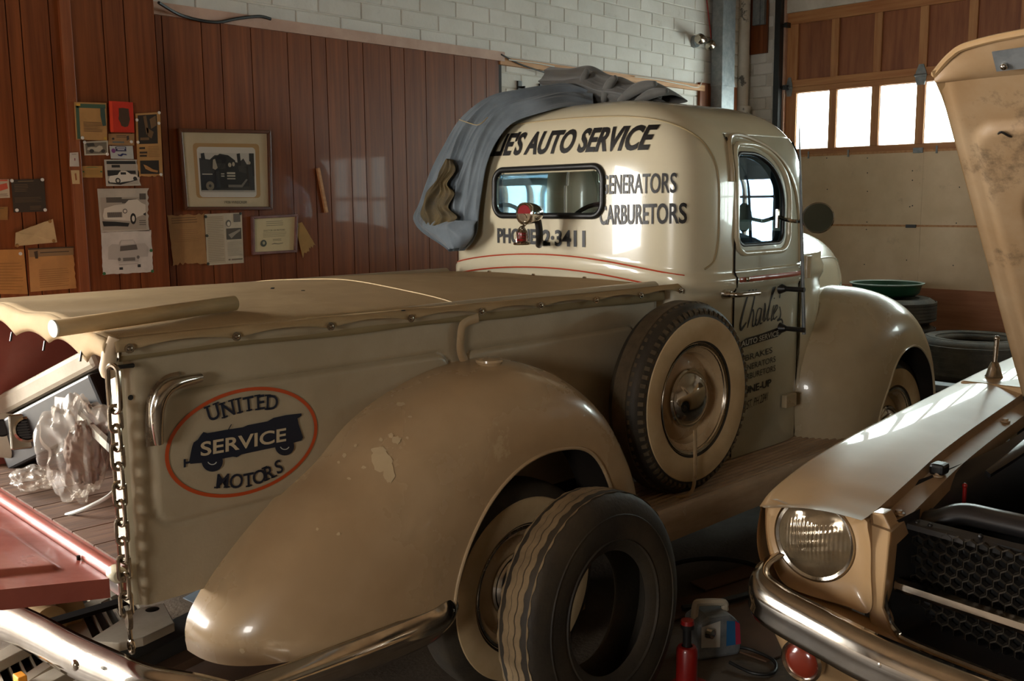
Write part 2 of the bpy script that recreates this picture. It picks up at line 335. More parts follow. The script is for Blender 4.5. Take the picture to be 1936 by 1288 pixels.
for y0, y1 in ((ROOM_Y0, -.4), (.6, YW)): wb.box((ROOM_X0-.1, y0, 0), (ROOM_X0, y1, ROOM_H))
wb.box((ROOM_X0-.1, -.4, 2.2), (ROOM_X0, .6, ROOM_H)); wb.box((ROOM_X0-.1, -.4, 0), (ROOM_X0, .6, 1.3))
struct('wall_back', wb, 'plainwall', smooth=False)
struct('ground', MB().box((ROOM_X0-9, -6, -.12), (ROOM_X0-.1, 14, -.02)).box((ROOM_X0-.1, YW+.12, -.12), (6, 14, -.02)), mat('yard_gravel', (176, 168, 154), .9, col2=(150, 140, 124), scale=5, amt=.6), smooth=False)

# ---- front wall with the sectional door
dY = lambda px: rX(px, 220, XW)[1]
DL = dY(1482); W1L, W1R, W2L = dY(1502), dY(1564), dY(1578); PIT = W1L-W2L; WW = W1L-W1R; NB = 8
DR = W1L-NB*PIT+(PIT-WW)-(DL-W1L)
zR = lambda px, py: rX(px, py, XW)[2]
Z_BASE = zR(1700, 543); Z_SEAM = zR(1700, 428); Z_RAIL = zR(1600, 292); Z_W0 = zR(1600, 278); Z_W1 = zR(1600, 167); Z_P0 = zR(1600, 141); Z_P1 = zR(1600, 31); Z_MID = zR(1600, 155); Z_TOP = zR(1600, 8)
SB = -.5; SBr = -2.9; SZ0, SZ1 = 1.05, 2.15                   # window further along the front wall
wf = MB()
for y0, y1 in ((DL, YW), (SB, DR), (ROOM_Y0, SBr)): wf.box((XW, y0, 0), (XW+.15, y1, ROOM_H))
wf.box((XW, DR, Z_TOP), (XW+.15, DL, ROOM_H)); wf.box((XW, SBr, SZ1), (XW+.15, SB, ROOM_H)); wf.box((XW, SBr, 0), (XW+.15, SB, SZ0))
wall_front = struct('wall_front', wf, 'mortar', smooth=False)
def sectional_door(n, yl, yr, nb, full):
    d = bpy.data.objects.new('door_%d' % n, None); COL.objects.link(d); d['kind'] = 'structure'; d.location = (XW+.05, (yl+yr)/2, 0); ORG[d.name] = Vector(d.location)
    x0, x1 = XW+.02, XW+.065
    rail = lambda z0, z1: obj('rail', MB().box((x0, yr, z0), (x1, yl, z1)), 'doorrail', d, smooth=False, bevel=.003)
    rail(Z_P1, Z_TOP+.05); rail(Z_MID+.001, Z_P0); rail(Z_W1, Z_MID-.001); obj('joint_strip', MB().box((x0+.006, yr, Z_MID-.01), (x1-.004, yl, Z_MID+.01)), 'doorrail', d, smooth=False); rail(Z_RAIL+.012, Z_W0)
    edges = []
    for k in range(nb):
        a = yl-(DL-W1L)-k*PIT; edges.append((a, a-WW))
    stiles = [(yl, edges[0][0])]+[(edges[k][1], edges[k+1][0]) for k in range(nb-1)]+[(edges[-1][1], yr)]
    for a, b in stiles:
        obj('stile', MB().box((x0+.003, b, Z_P0), (x1, a, Z_P1)), 'doorwood', d, smooth=False, bevel=.003)
        obj('stile', MB().box((x0+.003, b, Z_W0), (x1, a, Z_W1)), 'doorwood', d, smooth=False, bevel=.003)
    for a, b in edges:
        obj('panel', MB().box((x0+.025, b, Z_P0), (x0+.035, a, Z_P1)), 'doorpanel', d, smooth=False)
        obj('pane', MB().box((x0+.025, b, Z_W0), (x0+.029, a, Z_W1)), 'glass', d, smooth=False)
        st = MB()
        for y_ in (a, b): st.box((x0+.012, y_-.005, Z_W0), (x0+.024, y_+.005, Z_W1))
        for z_ in (Z_W0, Z_W1): st.box((x0+.012, b, z_-.005), (x0+.024, a, z_+.005))
        obj('glazing_bead', st, 'trimpink', d, smooth=False)
    cuts = [yl, yl-1.22, yl-2.44, yr] if nb > 5 else [yl, yr]
    for i in range(len(cuts)-1):
        obj('insulation_board', MB().box((x0+.005, cuts[i+1]+.001, Z_SEAM+.012), (x1, cuts[i]-.001, Z_RAIL)), 'board', d, smooth=False)
        obj('insulation_board', MB().box((x0+.005, cuts[i+1]+.001, Z_BASE), (x1, cuts[i]-.001, Z_SEAM-.004)), 'board', d, smooth=False)
    obj('seam_strip', MB().box((x0+.012, yr, Z_SEAM-.004), (x1, yl, Z_SEAM+.012)), 'pine', d, smooth=False)
    obj('bottom_panel', MB().box((x0-.002, yr, .0), (x1, yl, Z_BASE)), 'ply', d, smooth=False)
    obj('rail', MB().box((x0-.002, yr, Z_RAIL-.004), (x1-.01, yl, Z_RAIL+.014)), 'pine', d, smooth=False)
    if full:
        for px, py in [(1563, 299), (1564, 358), (1640, 327), (1640, 362), (1725, 323), (1725, 341), (1720, 391), (1808, 422), (1814, 354), (1639, 420), (1638, 434), (1634, 500), (1714, 492), (1802, 502), (1640, 299), (1725, 389)]:
            p = rX(px, py, x0+.005); obj('nail', MB().lathe([(0, -.003), (.004, -.003), (.005, 0)], p, 'x', 8), 'blackmetal', d)
        def hinge(py, z, big=False):
            h = MB(); s_ = 1.5 if big else 1
            h.prism([(-.02*s_, -.075), (.02*s_, -.075), (.028*s_, -.03), (.03*s_, 0), (.026*s_, .03), (.012*s_, .085), (-.012*s_, .085), (-.026*s_, .03), (-.03*s_, 0), (-.028*s_, -.03)], lambda u, v, w: (x0-w, py+u, z+v), .002, .008)
            h.tube([(x0-.012, py-.032*s_, z), (x0-.012, py+.032*s_, z)], .01, 8)
            hh = obj('hinge', h, 'galv', d)
        hinge(dY(1489), Z_MID); hinge(dY(1736), Z_MID, True); hinge(dY(1487), Z_RAIL+.01)
        for z in (Z_MID, Z_RAIL, zR(1490, 48)):
            obj('roller', MB().tube([(x0-.05, yl+.06, z), (x0-.05, yl-.02, z)], .012, 8).box((x0-.06, yl-.03, z-.02), (x0, yl+.0, z+.02)), 'blackmetal', d)
        for px in (1529, 1604, 1771): 
            p = rX(px, 287, x0); obj('clip', MB().box((p[0]-.006, p[1]-.007, Z_RAIL-.02), (p[0], p[1]+.007, Z_RAIL+.04)), 'galv', d, smooth=False)
        p = rX(1736, 288, x0); obj('hinge', MB().box((p[0]-.01, p[1]-.04, Z_RAIL-.012), (p[0], p[1]+.04, Z_RAIL+.03)), 'galv', d, smooth=False, bevel=.003)
        p = rX(1722, 428, x0); obj('seam_clip', MB().box((p[0]-.008, p[1]-.04, Z_SEAM-.012), (p[0]+.01, p[1]+.04, Z_SEAM+.014)), 'blackmetal', d, smooth=False)
    return d
sectional_door(1, DL, DR, NB, True)
w1 = bpy.data.objects.new('window_1', None); COL.objects.link(w1); w1['kind'] = 'structure'; w1.location = (XW+.05, (SB+SBr)/2, SZ0); ORG[w1.name] = Vector(w1.location)
for k in range(7):
    y = SBr+(SB-SBr)*k/6; obj('muntin', MB().box((XW+.03, y-.02, SZ0), (XW+.08, y+.02, SZ1)), 'doorwood', w1, smooth=False)
for z in (SZ0, (SZ0+SZ1)/2, SZ1): obj('muntin', MB().box((XW+.032, SBr, z-.02), (XW+.078, SB, z+.02)), 'doorwood', w1, smooth=False)
obj('pane', MB().box((XW+.05, SBr, SZ0), (XW+.054, SB, SZ1)), 'glass', w1, smooth=False)
# door track
struct('trim_1', MB().box((XW-.075, DL+.018, 0), (XW-.015, DL+.05, ROOM_H)).box((XW-.075, DL+.05, 0), (XW-.06, DL+.07, ROOM_H)), 'blackmetal', smooth=False)
struct('trim_2', MB().box((XW-.014, DL-.002, 0), (XW+.02, DL+.016, ROOM_H)), 'trimpink', smooth=False)

# ---- painted brick, one object per brick
zl = rY(1340, 139.5, YW)[2]; CH = (rY(1340, 24.5, YW)[2]-zl)/5; BL = .30
def brick_mesh(name, L, h, ax):
    b = MB(); e = .004; d = .006
    # proud face with eased edges
    def P(u, v, w): return (u, -w, v) if ax == 'x' else (-w, u, v)
    a, c = L/2, h/2
    V = [P(-a, -c, 0), P(a, -c, 0), P(a, c, 0), P(-a, c, 0), P(-a+e, -c+e, d), P(a-e, -c+e, d), P(a-e, c-e, d), P(-a+e, c-e, d)]
    b.add(V, [(4, 5, 6, 7), (0, 1, 5, 4), (1, 2, 6, 5), (2, 3, 7, 6), (3, 0, 4, 7)])
    me = bpy.data.meshes.new(name); me.from_pydata(b.v, [], b.f); me.materials.append(MT['brick']); bm = bmesh.new(); bm.from_mesh(me); bmesh.ops.recalc_face_normals(bm, faces=bm.faces); bm.to_mesh(me); bm.free(); me.update()
    return me
me_l = brick_mesh('brick', BL-.004, CH-.006, 'x'); me_r = brick_mesh('brick', .19, CH-.006, 'y')
PTOP = rY(620, 62, YW)[2]; PX1 = rY(944, 104, YW)[0]
def put_brick(me, loc, par):
    o = bpy.data.objects.new('brick', me); COL.objects.link(o); o.location = loc; o.parent = par
for k in range(-6, 11):
    z = zl+(k+.5)*CH
    if z > ROOM_H-.1: continue
    x = 2.3+(k % 2)*BL/2
    while x < XW-.1:
        if z > PTOP+.02 or x-BL/2 > PX1-.2: put_brick(me_l, (x, YW, z+random.uniform(-.001, .001)), wall_left)
        x += BL
for k in range(-6, 9):
    z = rX(1440, 120, XW)[2]+(k+.5)*CH
    y = YW-.10-(k % 2)*.06
    if z < ROOM_H-.1: put_brick(me_r, (XW, y, z), wall_front)

# ---- wood panelling, plank by plank
def planks(par, xs, y, z0, z1f, th=.012, mt='panel'):
    for a, b in zip(xs[:-1], xs[1:]):
        g = .0026
        v = [(a+g, y, z0), (b-g, y, z0), (b-g, y+th, z0), (a+g, y+th, z0), (a+g, y, z1f(a)), (b-g, y, z1f(b)), (b-g, y+th, z1f(b)), (a+g, y+th, z1f(a))]
        o = obj('plank', MB().hexa(v), mt, par, smooth=False, org=((a+b)/2, y, z0)); o.location = (Vector(((a+b)/2, y, z0))-ORG[par.name])
YP = YW-.03                                                  # face of the main panelling
pan = struct('trim_3', MB().box((1.0, YP+.012, 0), (PX1, YW, PTOP)), 'panelback', smooth=False)
pan.name = 'wall_panelling'; ORG[pan.name] = Vector((0, 0, 0))
grv = [302, 315, 388, 424, 480, 548, 592, 620, 661, 689, 740, 766, 806, 860, 892, 920, 944]
xs = [rY(p, 200, YP)[0] for p in grv]
planks(pan, xs, YP, 0.02, lambda x: PTOP)
YQ = YP-.115                                                 # proud box section further left
XQ = rY(300, 200, YQ)[0]
boxs = struct('wall_box_panelling', MB().box((.62, YQ+.012, 0), (XQ-.004, YW, PTOP+.08)), 'panelback', smooth=False); ORG[boxs.name] = Vector((0, 0, 0))
xq = [rY(p, 200, YQ)[0] for p in (-330, -260, -180, -90, -30, 25, 52, 105, 140, 205, 245, 300)]
planks(boxs, xq, YQ, .02, lambda x: PTOP+.06)
obj('side_panel', MB().box((XQ-.004, YQ, .02), (XQ+.004, YP, PTOP+.06)), 'panel', boxs, smooth=False)
bx0, bx1 = rY(122, 200, YQ)[0], rY(143, 200, YQ)[0]
obj('batten', MB().box((bx0, YQ-.022, .02), (bx1, YQ+.002, PTOP+.05)), 'batten', boxs, smooth=False, bevel=.003)
struct('trim_4', MB().box((XQ+.002, YP-.018, PTOP-.035), (PX1+.003, YW, PTOP+.025)), 'trimpink', smooth=False)
struct('trim_5', MB().box((.62, YQ-.018, PTOP+.055), (XQ+.02, YW, PTOP+.11)), 'trimpink', smooth=False)
# low board right of the panelling, a second strip of panelling and the corner pipes
q0 = rY(944, 113, YW-.03); q1 = rY(1331, 162, YW-.03)
struct('trim_6', MB().box((q0[0], YW-.04, q0[2]-.03), (q1[0], YW-.005, q0[2]+.018)), 'pine', smooth=False)
q2 = rY(945, 182, YW-.03)
single('wall_bracket', MB().box((q2[0], YW-.05, q2[2]-.05), (q2[0]+.06, YW-.004, q2[2])), 'pine', 'short pine block beside the panelling end above the cab', 'wood block', smooth=False)
zb = q0[2]-.03
pb = struct('trim_7', MB().box((rY(1322, 160, YW-.02)[0], YW-.03, .02), (rY(1352, 160, YW-.02)[0], YW-.004, rY(1330, 157, YW-.02)[2])).box((rY(1376, 160, YW-.02)[0], YW-.03, .02), (rY(1392, 160, YW-.02)[0], YW-.004, rY(1385, 165, YW-.02)[2])), 'panel', smooth=False)
for px, l in ((983, 'shorter'), (1024, 'longer')):
    a = rY(px, 153 if px < 1000 else 158, YW-.02); b = rY(px, 186, YW-.02)
    mb = MB().box((a[0]-.018, YW-.022, b[2]-.3), (a[0]+.018, YW-.004, a[2])); 
    for k in range(4): mb.box((a[0]-.004+.018, YW-.05, a[2]-.05-.07*k), (a[0]+.004+.018, YW-.02, a[2]-.035-.07*k))
    single('shelf_standard', mb, 'blackmetal', 'dark slotted metal upright on the brick, %s the grey cloth bundle' % ('nearer the panelling, left of' if px < 1000 else 'farther from the panelling, touching'), 'bracket', 'slotted uprights on the brick wall', smooth=False)
# square galvanised duct
gx0, gx1 = rY(1362, 100, YW-.12)[0], rY(1386, 100, YW-.12)[0]
g = thing('galvanised_duct', 'square grey galvanised duct running down the brick corner', 'duct', ((gx0+gx1)/2, YW-.08, 0))
obj('duct_body', MB().box((gx0, YW-.14, 0), (gx1, YW-.03, ROOM_H)), 'galv', g, smooth=False, bevel=.006)
obj('duct_joint', MB().box((gx0-.004, YW-.145, rY(1375, 160, YW-.1)[2]-.02), (gx1+.004, YW-.028, rY(1375, 160, YW-.1)[2])), 'galv', g, smooth=False)
# drain pipe with collar
pc = Vector(rX(1405, 100, XW-.12)); pr = .055
g = thing('drain_pipe', 'white painted cast iron drain pipe with flaking black patches', 'pipe', (pc.x, pc.y, 0))
obj('pipe_body', MB().lathe([(pr, 0), (pr, ROOM_H)], (pc.x, pc.y, 0), 'z', 24), 'pipe', g)
zc = rX(1405, 208, XW-.12)[2]
obj('pipe_collar', MB().lathe([(pr, -.09), (pr+.02, -.085), (pr+.02, -.01), (pr+.026, .0), (pr+.026, .03), (pr, .035)], (pc.x, pc.y, zc), 'z', 24), 'pipe', g)
single('black_conduit', MB().box((pc.x-.16, pc.y+.03, 0), (pc.x-.125, pc.y+.065, ROOM_H)), 'blackmetal', 'thin black strip standing between duct and white pipe', 'conduit', smooth=False)
# brown board with a metal channel near the ceiling
a = rX(1418, 104, XW-.03); b = rX(1453, 10, XW-.03)
g = thing('mounting_board', 'brown board with a metal channel high beside the door track', 'board', (XW-.02, (a[1]+b[1])/2, a[2]))
obj('backing_board', MB().box((XW-.04, b[1], a[2]), (XW-.018, a[1], ROOM_H-.01)), 'panel', g, smooth=False)
c0 = rX(1424, 49, XW-.06); c1 = rX(1446, 49, XW-.06)
obj('metal_channel', MB().box((XW-.075, c1[1], c0[2]), (XW-.04, c0[1], ROOM_H-.01)).box((XW-.09, (c0[1]+c1[1])/2-.02, c0[2]), (XW-.07, (c0[1]+c1[1])/2+.02, ROOM_H-.01)), 'galv', g, smooth=False)
# ceiling beam above the corner
bz = rX(1400, 4, XW-.2)[2]
struct('trim_8', MB().box((6.9, DL+.05, bz), (7.1, YW-.02, bz+.14)), 'brownjunk', smooth=False)
# twin flood lamp
p = Vector(rY(1334, 76, YW-.12))
g = thing('flood_lamp', 'twin bare silver spot bulbs on the brick wall', 'lamp', (p.x, YW-.05, p.z))
obj('junction_box', MB().lathe([(0, -.02), (.045, -.02), (.05, .0), (.05, .02)], (p.x, YW-.02, p.z), 'y', 20), 'galv', g)
for sx, dz in ((-.07, .0), (.08, -.03)):
    q = p+Vector((sx, 0, dz))
    obj('arm', MB().tube([(p.x, YW-.03, p.z), tuple((p+q)/2), tuple(q)], .012, 8), 'galv', g)
    bl = MB().lathe([(0, -.055), (.03, -.05), (.045, -.02), (.04, .01), (.02, .05), (.015, .07)], tuple(q), 'x', 20)
    obj('bulb', bl, 'oldchrome', g)
# wires
def wire(name, pts, r, mt, label, cat='wire'):
    return single(name, MB().tube(spline(pts, 8), r, 6), mt, label, cat)
wire('black_cable', [rY(300, 5, YQ-.01), rY(345, 30, YP-.03), rY(405, 42, YP-.03), rY(450, 35, YP-.03), rY(490, 31, YP-.03), rY(512, 36, YP-.03)], .008, 'hose', 'slack black cable drooping along the pink trim above the panelling', 'cable')
wire('red_wire', [rY(1336, 0, YW-.02), rY(1342, 50, YW-.02), rY(1349, 110, YW-.02), rY(1355, 155, YW-.02)], .005, flat('redwire', (160, 50, 44)), 'thin red wire running down beside the galvanised duct')
wire('white_wire', [rY(962, 113, YW-.06), rY(1010, 119, YW-.06), rY(1048, 126, YW-.06)], .004, flat('whitewire', (215, 210, 200)), 'white wire stapled along the pine board left of the cloth')
wire('white_wire', [rY(1200, 145, YW-.06), rY(1240, 150, YW-.06), rY(1290, 160, YW-.06), rY(1320, 165, YW-.06), rY(1328, 150, YW-.06)], .004, 'whitewire', 'white wire stapled along the pine board right of the cloth')
wire('brown_wire', [rY(948, 103, YW-.05), rY(985, 122, YW-.05), rY(1045, 142, YW-.05)], .005, 'hose', 'dark wire sagging from the panelling end towards the cloth')
# window-less floor sheets
def sheet(pts, z, label, mt='sheet', th=.006):
    P = [rZ(x, y, z) for x, y in pts]; n = len(P)
    mb = MB().add([(p[0], p[1], z-th) for p in P]+[(p[0], p[1], z) for p in P], [tuple(range(n, 2*n)), tuple(range(n-1, -1, -1))]+[(i, (i+1) % n, (i+1) % n+n, i+n) for i in range(n)])
    return single('floor_sheet', mb, mt, label, 'hardboard sheet', 'hardboard sheets on the floor', smooth=False)
sheet([(1362, 1150), (1500, 1110), (1640, 1200), (1560, 1205), (1449, 1250), (1372, 1222)], .008, 'brown hardboard sheet lying before the battery charger, corner pointing at the camera')
sheet([(1225, 1140), (1318, 1125), (1420, 1092), (1500, 1065), (1540, 1090), (1420, 1122), (1335, 1148), (1250, 1180)], .016, 'long brown hardboard strip under the black hose')
sheet([(1305, 1100), (1440, 1060), (1520, 1030), (1545, 1040), (1470, 1072), (1334, 1115)], .022, 'narrow hardboard strip lying deeper under the truck beside the long strip')
wire('air_hose', [rZ(1225, 1085, .03), rZ(1290, 1062, .03), rZ(1350, 1056, .03), rZ(1410, 1064, .03), rZ(1440, 1076, .03), rZ(1458, 1090, .03)], .011, 'hose', 'black rubber hose looping over the floor sheets under the running board', 'hose')
wire('power_cable', [rZ(1290, 1150, .03), rZ(1340, 1142, .03), rZ(1410, 1125, .03), rZ(1480, 1100, .03)], .012, 'hose', 'thick black cable lying straight beside the bumper end of the tan car', 'cable')
# ================================================================ the pickup truck (built in its own frame: +X forward, centre line Y=3)
YC = 3.0
_tb = Vector((2.05, YC, 0)); _ca, _sa = math.cos(TRUCK_YAW), math.sin(TRUCK_YAW)
truck = thing('pickup_truck', 'old cream pickup truck with hand-lettered cab and whitewall tyres', 'truck', _tb, rotz=TRUCK_YAW, loc=(_tb.x*_ca-_tb.y*_sa, _tb.x*_sa+_tb.y*_ca, 0))
def T2R(p): return (p[0]*_ca-p[1]*_sa, p[0]*_sa+p[1]*_ca, p[2])
YB = 2.365                                                   # outer face of the right bed side
ZT = 1.225                                                   # bed rail
# ---------------------------------------------------------------- bed
def rr_sdf(x, z, x0, x1, z0, z1, r):
    qx = abs(x-(x0+x1)/2)-(x1-x0)/2+r; qz = abs(z-(z0+z1)/2)-(z1-z0)/2+r
    return min(max(qx, qz), 0)+math.hypot(max(qx, 0), max(qz, 0))-r
def sstep(a, b, x):
    t = min(1, max(0, (x-a)/(b-a))); return t*t*(3-2*t)
BX0, BX1, BZ0 = .945, 3.06, .538
def bed_h(x, z):
    d1 = rr_sdf(x, z, 1.005, 2.0, .735, 1.078, .06); d2 = rr_sdf(x, z, 2.06, 2.93, .70, 1.072, .04)
    h = .010*(1-sstep(-.012, .0, d1))+.010*(1-sstep(-.012, .0, d2))
    for d in (d1, d2): h -= .007*math.exp(-(d/.006)**2)
    e = sstep(0, .05, x-BX0); return h-(1-e)**2*.03
def side_mesh(y, sgn, nx=230, nz=90):
    b = MB(); b.grid(lambda u, v: (BX0+(BX1-BX0)*u, y-sgn*bed_h(BX0+(BX1-BX0)*u, BZ0+(ZT-BZ0)*v), BZ0+(ZT-BZ0)*v), nx, nz); return b
bs = obj('bed_side', side_mesh(YB, 1), 'bedpaint', truck, ang=70)
obj('inner_skin', MB().box((BX0+.02, YB+.035, BZ0+.02), (BX1, YB+.045, ZT)), 'primer', bs, smooth=False)
obj('end_post', MB().box((BX0-.004, YB+.018, BZ0), (BX0+.025, YB+.075, ZT-.02)), 'cream', bs, smooth=False, bevel=.006)
obj('post_hole', MB().lathe([(0, 0), (.007, 0)], tY(247, 752, YB-.001), 'y', 12), 'black', bs)
obj('bottom_gusset', MB().prism([(0, 0), (.0, .055), (.07, .055)], lambda u, v, d: (BX0-.002+d, YB+.03+u, BZ0+v-.0), 0, .02), 'cream', bs, smooth=False)
bl = obj('bed_side', MB().box((BX0, 3.63, BZ0), (BX1, 3.66, ZT)), 'primer', truck, smooth=False)
bf = MB()
for i in range(8):
    y0 = YB+.05+i*.154
    obj('floor_plank', MB().box((BX0-.02, y0, .635), (BX1, y0+.147, .66)), 'bedwood', truck, smooth=False, org=(0, 0, 0)).location = tuple(-_tb)
obj('rear_sill', MB().box((BX0-.035, YB+.01, .575), (BX0-.015, 3.64, .655)), 'primer', truck, smooth=False, bevel=.004)
obj('bed_front', MB().box((3.05, YB, BZ0), (3.065, 3.64, ZT-.02)), 'bedpaint', truck, smooth=False)
obj('bed_rail', MB().tube([(BX0, YB+.01, ZT-.02), (BX1, YB+.01, ZT-.02)], .03, 12), 'bedpaint', truck)
obj('bed_rail', MB().tube([(BX0, 3.635, ZT-.02), (BX1, 3.635, ZT-.02)], .03, 12), 'bedpaint', truck)
# stake strap on the side
st = MB(); pts = [tY(903, 600, YB-.012), tY(884, 607, YB-.012), tY(874, 618, YB-.014), tY(871, 640, YB-.014), tY(871, 664, YB-.012), tY(879, 684, YB-.01)]
obj('stake_strap', st.tube(spline(pts, 6), .017, 8, flatten=((0, 1, 0), .35)), 'fender', truck)
# chrome corner handle
gh = spline([tY(300, 838, YB-.03), tY(297, 800, YB-.045), tY(299, 765, YB-.05), tY(312, 738, YB-.05), tY(336, 724, YB-.045), tY(378, 714, YB-.02)], 8)
hd = obj('grab_handle', MB().tube(gh, [.013+.006*math.sin(PI*i/(len(gh)-1)) for i in range(len(gh))], 12), 'chrome', truck)
obj('handle_base', MB().tube(spline([tY(288, 843, YB-.006), tY(287, 790, YB-.006), tY(292, 750, YB-.006), tY(315, 722, YB-.006), tY(340, 714, YB-.006)], 8), .016, 8, flatten=((0, 1, 0), .3)), 'oldchrome', hd)
# ---- oval sign painted on the bed side
oc = tY(460, 834, YB); Ys = YB-.0125
ax_, az_ = .226, .146
tilt = math.radians(2.0)
def oval(u, v, d=0.0): 
    c, s_ = math.cos(tilt), math.sin(tilt); return (oc[0]+u*c-v*s_, Ys-d, oc[2]+u*s_+v*c)
N = 72; ring = MB()
for i in range(N):
    a, b = 2*PI*i/N, 2*PI*(i+1)/N
    ring.add([oval(ax_*k*math.cos(t), az_*k2*math.sin(t)) for k, k2, t in ((1, 1, a), (1, 1, b), (.955, .935, b), (.955, .935, a))], [(0, 1, 2, 3)])
sg = obj('oval_sign_border', ring, 'orange', bs, smooth=False)
def spx(px, py, d=.0006):
    p = tY(px, py, Ys-d); return (p[0], Ys-d, p[2])
SER = {'U': [(.12, 1), (.88, 1)], 'N': [(.12, 0), (.12, 1), (.88, 1)], 'I': [(.5, 0), (.5, 1)], 'T': [(.5, 0)], 'E': [(.1, 0), (.1, 1)], 'D': [(.1, 0), (.1, 1)], 'M': [(.1, 0), (.9, 0)], 'R': [(.12, 0), (.9, 0), (.12, 1)]}
def sign_word(items, h):
    for ch, px, py, deg in items:
        mb = MB(); V, Fc = text2d(ch, height=h, bold=.014); w = max(v[0] for v in V); c = spx(px, py); a = math.radians(deg); ca, sa = math.cos(a), math.sin(a)
        mp_ = lambda u, v: (c[0]+(u-w/2)*.94*ca-(v-h/2)*sa, c[1], c[2]+(u-w/2)*.94*sa+(v-h/2)*ca)
        mb.add([mp_(u, v) for u, v in V], Fc)
        for fu, fv in SER.get(ch, ()):
            u0, v0 = fu*w, fv*h; v0 += .0022 if fv == 0 else -.0022
            mb.add([mp_(u, v) for u, v in ((u0-.0095, v0-.0022), (u0+.0095, v0-.0022), (u0+.0095, v0+.0022), (u0-.0095, v0+.0022))], [(0, 1, 2, 3)])
        o = obj('sign_letter', mb, 'navy', bs, smooth=False); o['kind'] = 'stuff'
sign_word([('U', 403, 779, 13), ('N', 431, 773, 9), ('I', 452, 767, 6), ('T', 470, 763, 3), ('E', 493, 760, 0), ('D', 515, 760, -5)], .042)
sign_word([('M', 421, 909, -10), ('O', 447, 909, -6), ('T', 470, 907, -1), ('O', 490, 901, 4), ('R', 509, 893, 10), ('S', 527, 882, 16)], .040)
CZ = 5.368
def cpx(u, v, d=.0012): return spx(310+u/CZ, 715+v/CZ, d)
car = MB(); body = [(255, 850), (270, 770), (285, 700), (300, 655), (345, 625), (370, 585), (400, 548), (440, 560), (650, 522), (800, 500), (850, 478), (1050, 440), (1110, 405), (1240, 376), (1395, 358), (1398, 382), (1355, 410), (1368, 470), (1385, 520), (1412, 605), (1395, 635), (1320, 655), (1130, 702), (790, 775), (740, 805), (700, 798), (600, 818), (380, 862), (268, 872)]
car.add([cpx(*p) for p in body], [tuple(range(len(body)))])
obj('sign_car_body', car, 'navy', bs, smooth=False)
fbm = [(200, 825), (222, 822), (222, 850), (262, 845), (262, 865), (222, 872), (222, 905), (200, 910)]
obj('sign_car_bumper', MB().add([cpx(*p) for p in fbm], [tuple(range(len(fbm)))]), 'navy', bs, smooth=False)
for wx, wy, wr in ((490, 845, 108), (1225, 692, 97)):
    obj('sign_car_wheel', MB().add([cpx(wx+wr*math.cos(t), wy+wr*.98*math.sin(t), .0014) for t in np.linspace(0, 2*PI, 29)[:-1]], [tuple(range(28))]), 'navy', bs, smooth=False)
    hb = MB()
    for i in range(12):
        t0, t1 = PI*.1+PI*.8*i/12, PI*.1+PI*.8*(i+1)/12
        hb.add([cpx(wx+r*math.cos(t), wy-5+r*.85*math.sin(t), .0018) for r, t in ((40, t0), (50, t0), (50, t1), (40, t1))], [(0, 1, 2, 3)])
    obj('sign_car_hub', hb, 'gold', bs, smooth=False)
obj('sign_car_windscreen', MB().add([cpx(648, 525), cpx(660, 522), cpx(692, 468), cpx(680, 470)], [(0, 1, 2, 3)]), 'navy', bs, smooth=False)
V, Fc = text2d('SERVICE', height=1, width=1, bold=.02)
a_, b_, t_ = Vector(cpx(372, 792, .002)), Vector(cpx(1240, 636, .002)), Vector(cpx(372, 648, .002))
obj('sign_lettering', MB().add([tuple(a_+(b_-a_)*u+(t_-a_)*v) for u, v in V], Fc), flat('signcream', (196, 178, 146)), bs, smooth=False)['kind'] = 'stuff'

# ---------------------------------------------------------------- tonneau cover
snx = [tY(*p, 2.34)[0] for p in ((238, 647), (440, 620), (618, 602), (770, 590), (903, 578), (1015, 569), (1120, 560), (1205, 549), (1280, 545))]
def rail_z(x): return 1.232-.016*sstep(1.2, 3.0, x)
def cov(u, v):
    x = .915+(3.07-.915)*u; y = 2.345+(3.65-2.345)*v
    s_ = math.sin(PI*v)**.7
    fk = 1-.75*sstep(2.4, 3.02, x); z = rail_z(x)+(.026*s_+.016*math.sin(PI*v))*fk
    rear = 1-sstep(.92, 1.5, x)
    z += rear*.006*math.sin(y*16+x*9)*s_-rear*.010*s_
    z += .0025*math.sin(y*9+x*3)*s_
    if v in (0, 1): z -= .004
    return (x, y, z)
cover = obj('tonneau_cover', MB().grid(cov, 90, 60), 'canvas', truck, ang=80, solid=.003)
def scallop(x):
    for a, b in zip(snx[:-1], snx[1:]):
        if a <= x <= b: t = (x-a)/(b-a); return math.sin(PI*t)**.8
    return 0
fl = MB(); NX = 220
def flap(u, v):
    x = snx[0]-.03+(snx[-1]+.02-snx[0]+.03)*u; s_ = scallop(x); drop = .034-.019*s_
    return (x, 2.343-.012*v-.008*math.sin(PI*v)-.018*s_*v*v, rail_z(x)+.002-drop*v)
obj('cover_flap', fl.grid(flap, NX, 6), 'canvas', cover, ang=80, solid=.002)
def band(u, v):
    x = .94+(3.10-.94)*u; return (x, 2.352+.002*math.sin(x*14)*v, rail_z(x)-.004-.052*v-.003*math.sin(x*9)*v)
obj('cover_band', MB().grid(band, 120, 5), mat('canvas_band', (142, 124, 88), .85, col2=(120, 102, 68), scale=4, amt=.6), cover, ang=80, solid=.002)
for x in snx:
    p = (x, 2.320, rail_z(x)-.024)
    sp = obj('snap', MB().lathe([(0, -.006), (.004, -.0055), (.006, -.004), (.0065, 0)], p, 'y', 12).lathe([(.0, -.001), (.012, -.001), (.0125, .002)], p, 'y', 14), 'oldchrome', cover)
